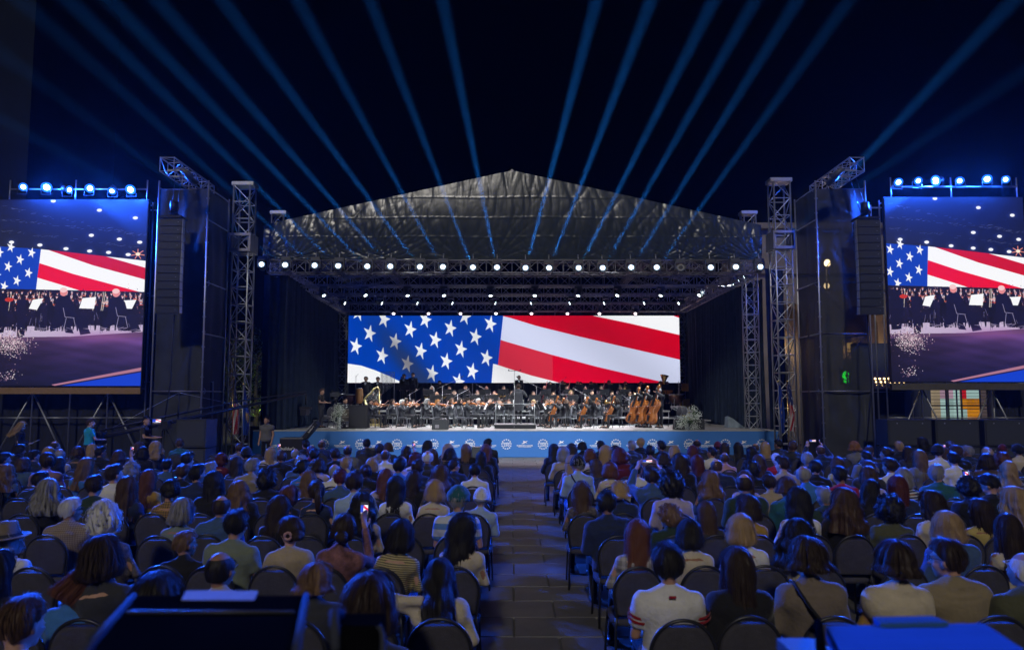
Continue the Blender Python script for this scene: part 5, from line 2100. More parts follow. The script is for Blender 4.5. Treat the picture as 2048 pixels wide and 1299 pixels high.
# px, y of head centre, role, distance Y (None = take the tier), hair, hair colour, facing (degrees, 0 = to the back, 180 = to the audience)
MUS = [
    (741, 798, 'violin', 30.9, 'S', 'k', -82), (751, 801, 'violin', 31.9, 'S', 'd', -100), (805, 797, 'violin', 30.9, 'S', 'w', -84), (812, 801, 'violin', 32.0, 'W', 'd', -110), (826, 801, 'violin', 32.6, 'S', 'd', -120),
    (855, 802, 'violin', 31.6, 'B', 'g', -105), (876, 797, 'violin', 31.0, 'S', 'G', -85), (936, 795, 'violin', 30.8, 'S', 'd', -80), (957, 799, 'violin', 32.2, 'S', 'w', -140), (980, 798, 'violin', 33.0, 'S', 'd', -165),
    (904, 799, 'violin', 33.0, 'W', 'b', -150), (921, 801, 'violin', 32.4, 'L', 'd', -120), (786, 800, 'violin', 33.0, 'L', 'd', -130), (999, 800, 'violin', 32.2, 'S', 'd', 178), (1018, 803, 'violin', 32.9, 'U', 'k', 178),
    (1067, 798, 'violin', 32.0, 'L', 'y', 150), (1094, 801, 'violin', 32.6, 'W', 'b', 145), (1104, 799, 'violin', 33.2, 'S', 'd', 130), (1147, 801, 'violin', 33.0, 'S', 'd', 130),
    (1119, 797, 'cello', 30.9, 'S', 'd', 100), (1132, 798, 'cello', 32.0, 'L', 'b', 80), (1178, 797, 'cello', 30.9, 'B', 'k', 102), (1231, 797, 'cello', 30.9, 'B', 'd', 104), (1196, 800, 'cello', 32.4, 'S', 'd', 100),
    (1279, 787, 'bass', 31.9, 'W', 'k', 128), (1296, 786, 'bass', 31.5, 'S', 'w', 126), (1319, 782, 'bass', 31.0, 'S', 'w', 124),
    (874, 784, 'clarinet', None, 'N', 'd', 180), (909, 783, 'flute', None, 'U', 'k', 178), (955, 783, 'flute', None, 'B', 'd', 178), (989, 782, 'flute', None, 'B', 'r', 176), (1024, 783, 'clarinet', None, 'U', 'd', 180), (1067, 781, 'clarinet', None, 'S', 'd', 182),
    (1107, 781, 'clarinet', None, 'S', 'b', 182), (1142, 787, 'flute', None, 'B', 'y', 182), (1184, 780, 'horn', None, 'S', 'd', 186), (1224, 780, 'horn', None, 'S', 'd', 188), (1260, 780, 'trombone', None, 'S', 'd', 190),
    (864, 773, 'horn', None, 'B', 'w', 172), (899, 772, 'horn', None, 'S', 'd', 174), (931, 771, 'clarinet', None, 'S', 'b', 176), (973, 773, 'clarinet', None, 'N', 'g', 178), (1007, 771, 'horn', None, 'S', 'd', 180), (1089, 774, 'bassoon', None, 'N', 'd', 182),
    (1134, 772, 'bassoon', None, 'S', 'b', 184), (1171, 772, 'clarinet', None, 'N', 'd', 184), (1203, 774, 'bassoon', None, 'S', 'd', 186), (1241, 774, 'trombone', None, 'B', 'k', 188),
    (879, 763, 'trumpet', None, 'S', 'd', 176), (1100, 766, 'trumpet', None, 'S', 'k', 182), (1125, 764, 'trombone', None, 'S', 'd', 182), (1155, 763, 'trombone', None, 'N', 'd', 184), (1182, 765, 'trombone', None, 'S', 'd', 184), (1218, 763, 'trumpet', None, 'S', 'd', 186),
    (1251, 764, 'trumpet', None, 'S', 'd', 186), (1282, 763, 'trombone', None, 'S', 'd', 188), (1321, 762, 'tuba', None, 'S', 'd', 190), (1334, 763, 'guitar', None, 'S', 'd', 192),
    (808, 753, 'trumpet', 39.2, 'S', 'd', 176), (826, 751, 'clarinet', 39.2, 'S', 'd', 176), (732, 760, 'stand', 37.2, 'S', 'd', 176), (756, 760, 'stand', 37.2, 'S', 'd', 176),
]
groups = {}
for q in MUS:
    px, py, role = q[0], q[1], q[2]
    if q[3] is None:
        tier = 0 if py >= 777 else (1 if py > 768 else 2)
        Y = (35.0, 36.7, 39.0)[tier]
        z = TIERS[tier][2]
    else:
        Y = q[3]
        z = SZ if Y < 34 else TIERS[2][2] if Y > 37.5 else TIERS[1][2]
        tier = 3 if Y < 34 else 2
    groups.setdefault((role, tier), []).append((px, Y, z, q))
WHERE = {0: 'on lowest riser', 1: 'on middle riser', 2: 'on top riser', 3: 'on stage floor'}
rm = random.Random(9)
nst = 0
for (role, tier), lst in groups.items():
    lst.sort(key=lambda a: a[0])
    for n_, (px, Y, z, q) in enumerate(lst):
        hair, hc, face = q[4], q[5], q[6]
        standing = role in ('bass', 'stand') or (Y == 39.2)
        b = {'violin': 'vn', 'cello': 'vc', 'bass': 'db', 'stand': 'ms'}.get(role, 'wd')
        if Y == 39.2:
            b = 'ms'
        X_ = P(px, q[1], Y).x
        rz = math.radians(face)
        which = '%s from left' % ORD[n_] if len(lst) > 1 else 'the only one'
        HN = {'B': 'bobbed', 'L': 'long', 'W': 'wavy', 'U': 'tied', 'S': 'short', 'N': 'thin'}[hair] + ' ' + HCOL[hc][0].replace('dark brown', 'dark')
        act = {'stand': 'waiting at percussion', 'bass': 'playing double bass'}.get(role, 'playing ' + role)
        zz = z + (-.09 if b == 'ms' and role != 'stand' else 0)
        sc_ = rm.uniform(.96, 1.03)
        o = person('person in black, %s hair, %s %s, %s' % (HN, act, WHERE[tier], which), (X_, Y, z), rz, b, 0, 8 if role in ('violin', 'cello', 'bass') else 4, hair, hc, 'j', 'suit', sc_, rm.choice((0, 0, 1)), 3, 'orchestra players', rm.randint(0, 2))
        put('shirt_front', shirt_front(b), o)
        M = Matrix.Translation((X_, Y, z)) @ Matrix.Rotation(rz, 4, 'Z') @ Matrix.Diagonal((sc_, sc_, sc_, 1))
        lab = 'of the %s%s player %s' % ('' if which == 'the only one' else which.split()[0] + ' ', role, ('from left ' if which != 'the only one' else '') + WHERE[tier])
        if role == 'violin':
            place('violin', M @ frame_m((-.055, .075, 1.075), (-.30, .95, -.14), (.45, .1, 1)), 'violin ' + lab)
            place('bow', M @ frame_m((.16, .37, .975), (-.95, .16, .42), (.2, 0, 1)), 'violin bow ' + lab)
        elif role == 'cello':
            place('cello', M @ frame_m((.03, .44, .27), (-.14, -.38, 1), (0.05, 1, .3)), 'cello ' + lab)
            place('bow', M @ frame_m((.24, .45, .64), (-1, .12, .12), (0, 1, 0)), 'cello bow ' + lab)
        elif role == 'bass':
            place('bass', M @ frame_m((.05, .58, .18), (-.10, -.34, 1), (.1, 1, .3)), 'double bass ' + lab)
            place('bow', M @ frame_m((.28, .48, .90), (-1, .1, .1), (0, 1, 0)), 'double bass bow ' + lab)
        elif role != 'stand':
            M2 = M @ Matrix.Translation((0, 0, .435)) if b == 'ms' else M
            place(role, M2, role + ' ' + lab)
        if not standing:
            if 'chair' in USED:
                c = dup(stage_chair, (X_, Y, z), (0, 0, rz))
            else:
                c = stage_chair
                kids(c)
                c.location, c.rotation_euler = (X_, Y, z), (0, 0, rz)
                USED.add('chair')
            c['label'] = 'grey banquet chair ' + lab
        if (role == 'violin' and n_ % 2 == 0) or role == 'cello' or (role not in ('violin', 'stand', 'bass', 'cello')):
            f = Vector((-math.sin(rz), math.cos(rz), 0))
            sp_ = Vector((X_, Y, z)) + f * (.80 if role != 'cello' else 1.0) + Vector((0, .0, 0))
            Ms = Matrix.Translation(sp_) @ Matrix.Rotation(rz, 4, 'Z') @ Matrix.Diagonal((1, 1, .88, 1))
            place('stand', Ms, 'black music stand ' + lab)
            place('sheet', Ms, 'open sheet music ' + lab)

# conductor on the podium
cx_ = P(1037, 780, 30.4).x
t = thing('podium', 'low black conductor podium with a thin guard rail', 'podium', (cx_ - .15, 30.4, SZ))
MB().box((0, 0, .10), (1.75, 1.2, .14)).build('platform', BLACKMATT, t)
MB().box((0, 0, .19), (1.8, 1.25, .03)).build('top_board', RISER, t)
rl = MB()
for q in (-.82, .82):
    rl.path([(q, -.55, .2), (q, -.55, 1.0), (q, -.50, 1.06)], .018, 6)
rl.path([(-.82, -.5, 1.06), (.82, -.5, 1.06)], .018, 6)
rl.path([(-.82, -.55, .6), (.82, -.55, .6)], .012, 6)
rl.build('guard_rail', STEEL, t)
c = person('person conducting with raised arms, seen from behind in a long black tailcoat', (cx_, 30.4, SZ + .205), 0, 'co', 0, 0, 'S', 'd', 'j', 'charcoal', 1.0, 0, 3)
tl = MB()
tl.rings([[Vector((.2 * math.cos(a) * k, -.03 + (.155 if math.sin(a) < 0 else .10) * math.sin(a) * k, zz_)) for a in [2 * PI * i / 16 for i in range(16)]] for k, zz_ in ((.98, 1.05), (1.06, .9), (1.10, .72), (1.08, .55))], 0, False)
tl.build('coat_tails', TMAT['charcoal'], c)
t = thing('baton', 'white conducting baton in the right hand of the conductor', 'baton', (cx_ + .26, 30.86, SZ + 1.50))
MB().tube((0, 0, 0), (-.10, .28, .14), .004, .002, n=5).build('stick', WHITE, t)
MB().ell((0, 0, 0), (.012, .012, .02), 8, 6).build('grip', EBONY, t)
Ms = Matrix.Translation((cx_, 31.3, SZ)) @ Matrix.Diagonal((1, 1, 1.02, 1))
place('stand', Ms @ Matrix.Rotation(PI, 4, 'Z') @ Matrix.Rotation(PI, 4, 'Z'), 'black music stand before the conductor on the podium')
place('sheet', Ms, 'open score on the stand before the conductor')
# soloist behind, standing in the middle of the top riser
sx = P(1038, 757, 39.6).x
o = person('person in black tailcoat and bow tie standing tall on the top riser before the screen', (sx, 39.6, TIERS[2][2]), PI, 'ms', 0, 0, 'S', 'k', 'j', 'suit', .93, 1, 3)
put('shirt_front', shirt_front('ms'), o)

# microphones
MIC = mat('mic_black', (.03, .03, .032), .4, .3, 0)


def mic(px, ytop, Y, z, boom, lab):
    p = P(px, ytop, Y)
    h = max(.6, p.z - z)
    t = thing('microphone_stand', lab, 'microphone stand', (p.x, Y, z), group='microphone stands')
    MB().tube((0, 0, .02), (0, 0, h), .011, n=6).build('pole', DARKALU, t)
    for k in range(3):
        a = 2 * PI * k / 3 + .4
        MB().tube((0, 0, .16), (.28 * math.cos(a), .28 * math.sin(a), .01), .009, n=5).build('leg', DARKALU, t)
    if boom:
        MB().tube((-boom * .3, 0, h - .12), (boom, 0, h + .45 * abs(boom)), .008, n=5).build('boom', DARKALU, t)
        MB().tube((boom, 0, h + .45 * abs(boom)), (boom * 1.12, 0, h + .55 * abs(boom)), .022, n=8).build('microphone', MIC, t)
    else:
        m = MB()
        m.box((0, 0, h), (.5, .02, .02))
        for s in (-.25, .25):
            m.tube((s, -.12, h + .02), (s, .10, h + .02), .03, n=8)
        m.build('microphone_bar', MIC, t)


mic(1029, 741, 29.9, SZ, 0, 'very tall stereo microphone stand with a cross bar beside the conductor')
for k, (px, yt, Y, b, z) in enumerate(((885, 772, 34.6, .9, TIERS[0][2]), (1073, 772, 35.2, -.9, TIERS[0][2]), (712, 750, 37.0, .1, TIERS[1][2]), (820, 786, 33.4, .4, SZ), (915, 788, 33.3, .5, SZ), (1170, 787, 33.4, -.5, SZ), (1120, 760, 37.6, .3, TIERS[2][2]), (1238, 760, 38.0, .05, TIERS[2][2]), (968, 775, 36.2, -.4, TIERS[1][2]), (1258, 796, 32.6, -.3, SZ))):
    mic(px, yt, Y, z, b, 'thin microphone boom stand among the players, %s in the list from the left' % ORD[sorted((885, 1073, 712, 820, 915, 1170, 1120, 1238, 968, 1258)).index(px)].replace(' in the list', '') if 0 else '%s thin microphone boom stand from the left among the players' % ORD[sorted((885, 1073, 712, 820, 915, 1170, 1120, 1238, 968, 1258)).index(px)])

# harp, conga, chimes, drums, piano
GOLD = mat('gilt_wood', (.40, .32, .13), .35, .35, .15, 6)
p = P(757, 808, 34.6)
t = thing('harp', 'golden concert harp standing behind the violins at left', 'harp', (p.x, 33.3, SZ))
MB().tube((.30, 0, .1), (.28, 0, 1.72), .035, .03, 10).build('column', GOLD, t)
MB().path([(.28, 0, 1.70), (.18, 0, 1.84), (.02, 0, 1.76), (-.12, 0, 1.55), (-.30, 0, 1.42), (-.42, 0, 1.25)], [.05, .045, .04, .04, .04, .05], 8).build('neck', GOLD, t)
MB().path([(-.42, 0, 1.26), (-.22, 0, .7), (.10, 0, .14)], [.05, .09, .15], 10).build('soundboard', GOLD, t)
MB().box((.15, 0, .06), (.62, .34, .12)).build('base', GOLD, t)
sg = MB()
for i in range(16):
    f = i / 15
    a = Vector((-.36 + .5 * f, 0, 1.1 - .85 * f))
    b = Vector((-.34 + .58 * f, 0, 1.45 + .30 * math.sin(f * 2)))
    sg.tube(a, b, .0025, n=4, cap=False)
sg.build('strings', WHITE, t, 'stuff')
p = P(718, 780, 36.8)
t = thing('conga_drum', 'tall honey coloured wooden conga drum on the risers at left', 'drum', (p.x, 36.9, TIERS[1][2]))
MB().lathe([(.15, .35), (.19, .6), (.205, .8), (.19, 1.0), (.165, 1.15)], n=20).build('shell', mat('drum_wood', (.45, .21, .07), .4, 0, .25, 5, stretch=(8, 8, 1)), t)
MB().lathe([(.17, 1.12), (.175, 1.16), (.165, 1.17)], n=20).build('rim', SILVER, t)
lg_ = MB()
for k in range(3):
    a = 2 * PI * k / 3
    lg_.tube((.14 * math.cos(a), .14 * math.sin(a), .4), (.27 * math.cos(a), .27 * math.sin(a), .0), .014, n=6)
lg_.build('stand_legs', STEEL, t)
for k, (px, Y) in enumerate(((700, 37.2), (1352, 36.9))):
    p = P(px, 785, Y)
    t = thing('timpani_drum', 'dark kettledrum at the %s end of the risers' % ('left', 'right')[k], 'drum', (p.x, Y, TIERS[1][2] if k == 0 else TIERS[1][2]), group='kettledrums')
    MB().lathe([(.06, .3), (.22, .36), (.34, .5), (.37, .72), (.37, .80)], n=22).build('kettle', mat('copper_dark', (.12, .06, .04), .3, .8), t)
    MB().lathe([(.375, .79), (.385, .82), (.36, .835), (.01, .836)], n=22).build('head', mat('drumhead', (.55, .53, .5), .6), t)
    lg_ = MB()
    for j in range(3):
        a = 2 * PI * j / 3
        lg_.tube((.34 * math.cos(a), .34 * math.sin(a), .7), (.36 * math.cos(a), .36 * math.sin(a), .0), .016, n=6)
    lg_.build('legs', STEEL, t)
p = P(776, 765, 38.4)
t = thing('tubular_bells', 'tall frame of pale tubular bells on the top riser', 'chimes', (p.x, 38.3, TIERS[2][2]))
fr = MB()
for s in (-.36, .36):
    fr.tube((s, 0, .02), (s, 0, 1.75), .02, n=6)
    fr.tube((s, -.25, .02), (s, .25, .02), .02, n=6)
fr.tube((-.36, 0, 1.75), (.36, 0, 1.75), .02, n=6)
fr.build('frame', STEEL, t)
for i in range(9):
    MB().tube((-.28 + .07 * i, 0, 1.68), (-.28 + .07 * i, 0, .55 + .05 * i), .018, n=8).build('bell', SILVER, t)
p = P(712, 830, 30.6)
t = thing('keyboard_cabinet', 'square black electric organ cabinet seen from behind at left of the stage', 'organ', (p.x, 30.5, SZ))
kc = MB()
kc.box((0, .0, .98), (1.12, .75, .05))
kc.box((-.54, 0, .49), (.05, .72, .96))
kc.box((.54, 0, .49), (.05, .72, .96))
kc.box((.15, -.34, .49), (.72, .03, .94))
kc.box((0, 0, .04), (1.08, .70, .05))
kc.build('case', BLACK, t)
MB().box((-.36, -.1, .55), (.30, .4, .5)).build('inner_board', mat('organ_interior', (.10, .085, .06), .7), t)
sh_ = MB()
for z in (.32, .5, .68, .82):
    sh_.box((-.36, -.31, z), (.30, .03, .025))
sh_.build('shelf', mat('organ_shelf', (.26, .24, .2), .6), t, 'stuff')
MB().box((0, .38, .78), (1.2, .3, .1)).build('keyboard', EBONY, t)
p = P(690, 795, 31.5)
o = person('person in tuxedo seated at the black organ cabinet, looking to the right', (p.x, 31.6, SZ), math.radians(-120), 'wd', 0, 0, 'S', 'd', 'j', 'suit', 1.02, 0, 3)
put('shirt_front', shirt_front('wd'), o)
c = dup(stage_chair, (p.x, 31.6, SZ), (0, 0, math.radians(-120)), 'grey banquet chair of the person seated at the organ cabinet')
# empty stage chairs
for k, (px, Y, a, lb) in enumerate(((657, 30.4, 165, 'empty grey banquet chair at the left edge of the stage near the flowers'), (783, 33.9, 180, 'empty grey chair left of its pair behind the white haired violinist'), (797, 33.9, 180, 'empty grey chair right of its pair behind the white haired violinist'),
                                   (1350, 31.6, 110, 'empty grey chair right of the double basses, nearer one'), (1361, 32.3, 115, 'empty grey chair right of the double basses, farther one'), (922, 30.5, -95, 'empty grey chair left of the dark haired front violinist'))):
    dup(stage_chair, (P(px, 830, Y).x, Y, SZ), (0, 0, math.radians(a)), lb)
# monitor wedges
for k, (px, lb) in enumerate(((881, 'black monitor wedge at the front edge of the stage left of centre'), (1364, 'black monitor wedge behind the hanging flowers at right'), (1390, 'black monitor wedge at the right of the hanging flowers'))):
    p = P(px, 853, 29.2)
    t = thing('monitor_wedge', lb, 'loudspeaker', (p.x, 29.2, SZ), group='monitor wedges')
    w = .34
    MB().hexa([(-w, -.22, .01), (w, -.22, .01), (w, .24, .01), (-w, .24, .01), (-w, -.22, .42), (w, -.22, .42), (w, .02, .42), (-w, .02, .42)]).build('cabinet', MATS['speaker_cabinet'], t)
    MB().hexa([(-w * .9, .232, .06), (w * .9, .232, .06), (w * .9, .26, .07), (-w * .9, .26, .07), (-w * .9, .04, .39), (w * .9, .04, .39), (w * .9, .055, .40), (-w * .9, .055, .40)]).build('grille', MATS['speaker_grille'], t)
    MB().box((-.12, -.228, .14), (.16, .012, .14)).build('connector_panel', DARKALU, t)

# flowers: sprays of white gypsophila


def flowers(px, Y, h, lab, spread, seed, vase=True, base=SZ):
    rs = random.Random(seed)
    p = P(px, 850, Y)
    t = thing('flower_arrangement', lab, 'flowers', (p.x, Y, base), group='white flower sprays on the stage')
    if vase:
        MB().lathe([(.08, .0), (.10, .05), (.07, .25), (.09, h * .55)], n=14).build('vase', mat('glass_grey', (.30, .33, .34), .15, .1), t)
    st_, bl = MB(), MB()
    for k in range(62):
        a, r = rs.uniform(0, 2 * PI), spread * rs.random() ** .5
        top = Vector((r * math.cos(a), r * math.sin(a) * .8, h + rs.uniform(-.22, .18) - r * .6))
        if rs.random() < .38:
            top = Vector((r * 1.15 * math.cos(a), -abs(r * math.sin(a)) - .1, h * rs.uniform(.1, .75)))
        b0 = Vector((0, 0, h * .55))
        mid = (b0 + top) / 2 + Vector((0, 0, .14))
        st_.path([b0, mid, top], .004, 4)
        for j in range(9):
            c = top + Vector((rs.gauss(0, .05), rs.gauss(0, .05), rs.gauss(0, .045)))
            s = rs.uniform(.010, .020)
            bl.add([c + Vector((s, 0, 0)), c + Vector((0, s, 0)), c + Vector((-s, 0, 0)), c + Vector((0, -s, 0)), c + Vector((0, 0, s)), c - Vector((0, 0, s))],
                   [(0, 1, 4), (1, 2, 4), (2, 3, 4), (3, 0, 4), (1, 0, 5), (2, 1, 5), (3, 2, 5), (0, 3, 5)])
    st_.build('stems', mat('stem_green', (.07, .13, .04), .6), t, 'stuff')
    bl.build('blossoms', mat('blossom_white', (.62, .66, .58), .8), t, 'stuff')


flowers(678, 29.3, .95, 'tall spray of white flowers left of centre near the organ cabinet', .27, 1)
flowers(1374, 28.95, .52, 'low white flowers trailing over the right front edge of the stage', .42, 2, True)
flowers(1388, 31.8, .82, 'white and blue flowers beside the steps at right of the stage', .30, 3)
# road cases at the right wing
p = P(1470, 842, 31)
t = thing('plastic_bundle', 'pale crumpled plastic bundle lying by the right drape', 'bundle', (p.x, 31.2, SZ))
m = MB()
m.hexa([(-.34, -.25, .01), (.42, -.25, .01), (.42, .25, .01), (-.34, .25, .01), (-.32, -.2, .52), (-.10, -.2, .42), (-.05, .2, .40), (-.32, .2, .48)])
m.build('sheet', mat('pale_plastic', (.20, .25, .30), .35, 0, .35, 3, .6, 9), t)
p = P(1366, 785, 40.2)
t = thing('yellow_cabinet', 'tall yellow equipment cabinet at the right end of the risers', 'cabinet', (p.x, 39.9, SZ))
MB().box((0, 0, .65), (.5, .4, 1.28)).build('case', mat('yellow_paint', (.42, .30, .06), .5, 0, .3, 5), t)
MB().box((0, -.21, 1.95), (.38, .06, .45)).build('sign_board', mat('orange_sign', (.55, .27, .04), .5), t)
MB().tube((-.3, 0, 0), (-.3, 0, 2.3), .02, n=6).build('post', STEEL, t)
# the video operator on the stage at left, his camera, the jib
p = P(643, 780, 31.2)
person('person in black tee and grey shorts filming at the left end of the stage', (p.x, 31.2, SZ), math.radians(-100), 'mw', 0, 10, 'S', 'b', 't', 'black', 1.0, 0, 0)


def tripod(loc, h, t, spread=.42):
    for k in range(3):
        a = 2 * PI * k / 3 + .9
        MB().tube((0, 0, h), (spread * math.cos(a), spread * math.sin(a), .01), .018, .013, 7).build('tripod_leg', BLACK, t)


def video_camera(loc, rz, h, lab):
    t = thing('video_camera', lab, 'camera', loc, (0, 0, rz), group='video cameras')
    tripod(loc, h, t)
    MB().box((0, 0, h + .05), (.14, .16, .1)).build('head', BLACK, t)
    b = MB()
    b.box((0, -.05, h + .21), (.15, .42, .2))
    b.tube((0, .16, h + .21), (0, .42, h + .21), .06, .075, 14)
    b.box((0, .0, h + .34), (.03, .26, .03))
    b.build('camera_body', BLACK, t)
    MB().box((-.16, -.12, h + .36), (.16, .04, .11)).build('viewfinder', BLACK, t)
    MB().tube((.05, -.05, h), (.2, -.55, h - .2), .012, n=6).build('pan_handle', BLACK, t)


video_camera((p.x + .62, 31.25, SZ), math.radians(-60), 1.25, 'video camera on a tripod at the left end of the stage')
pa = np.zeros((48, 96, 3))
pa[:] = (.10, .10, .16)
fillpoly(pa, [(0, 8), (96, 8), (96, 30), (0, 30)], (20, 60, 190))
fillpoly(pa, [(40, 8), (96, 8), (96, 30), (36, 30)], (245, 245, 255))
fillpoly(pa, [(40, 8), (96, 18), (96, 27), (38, 16)], (230, 30, 60))
for i in range(40):
    fillell(pa, (i * 37) % 96, 31 + (i * 13) % 8, 2, 2, (200, 190, 200) if i % 3 else (20, 20, 30))
PHONE = screen_mat('phone_picture', np.clip(pa, 0, 1), 1.4)
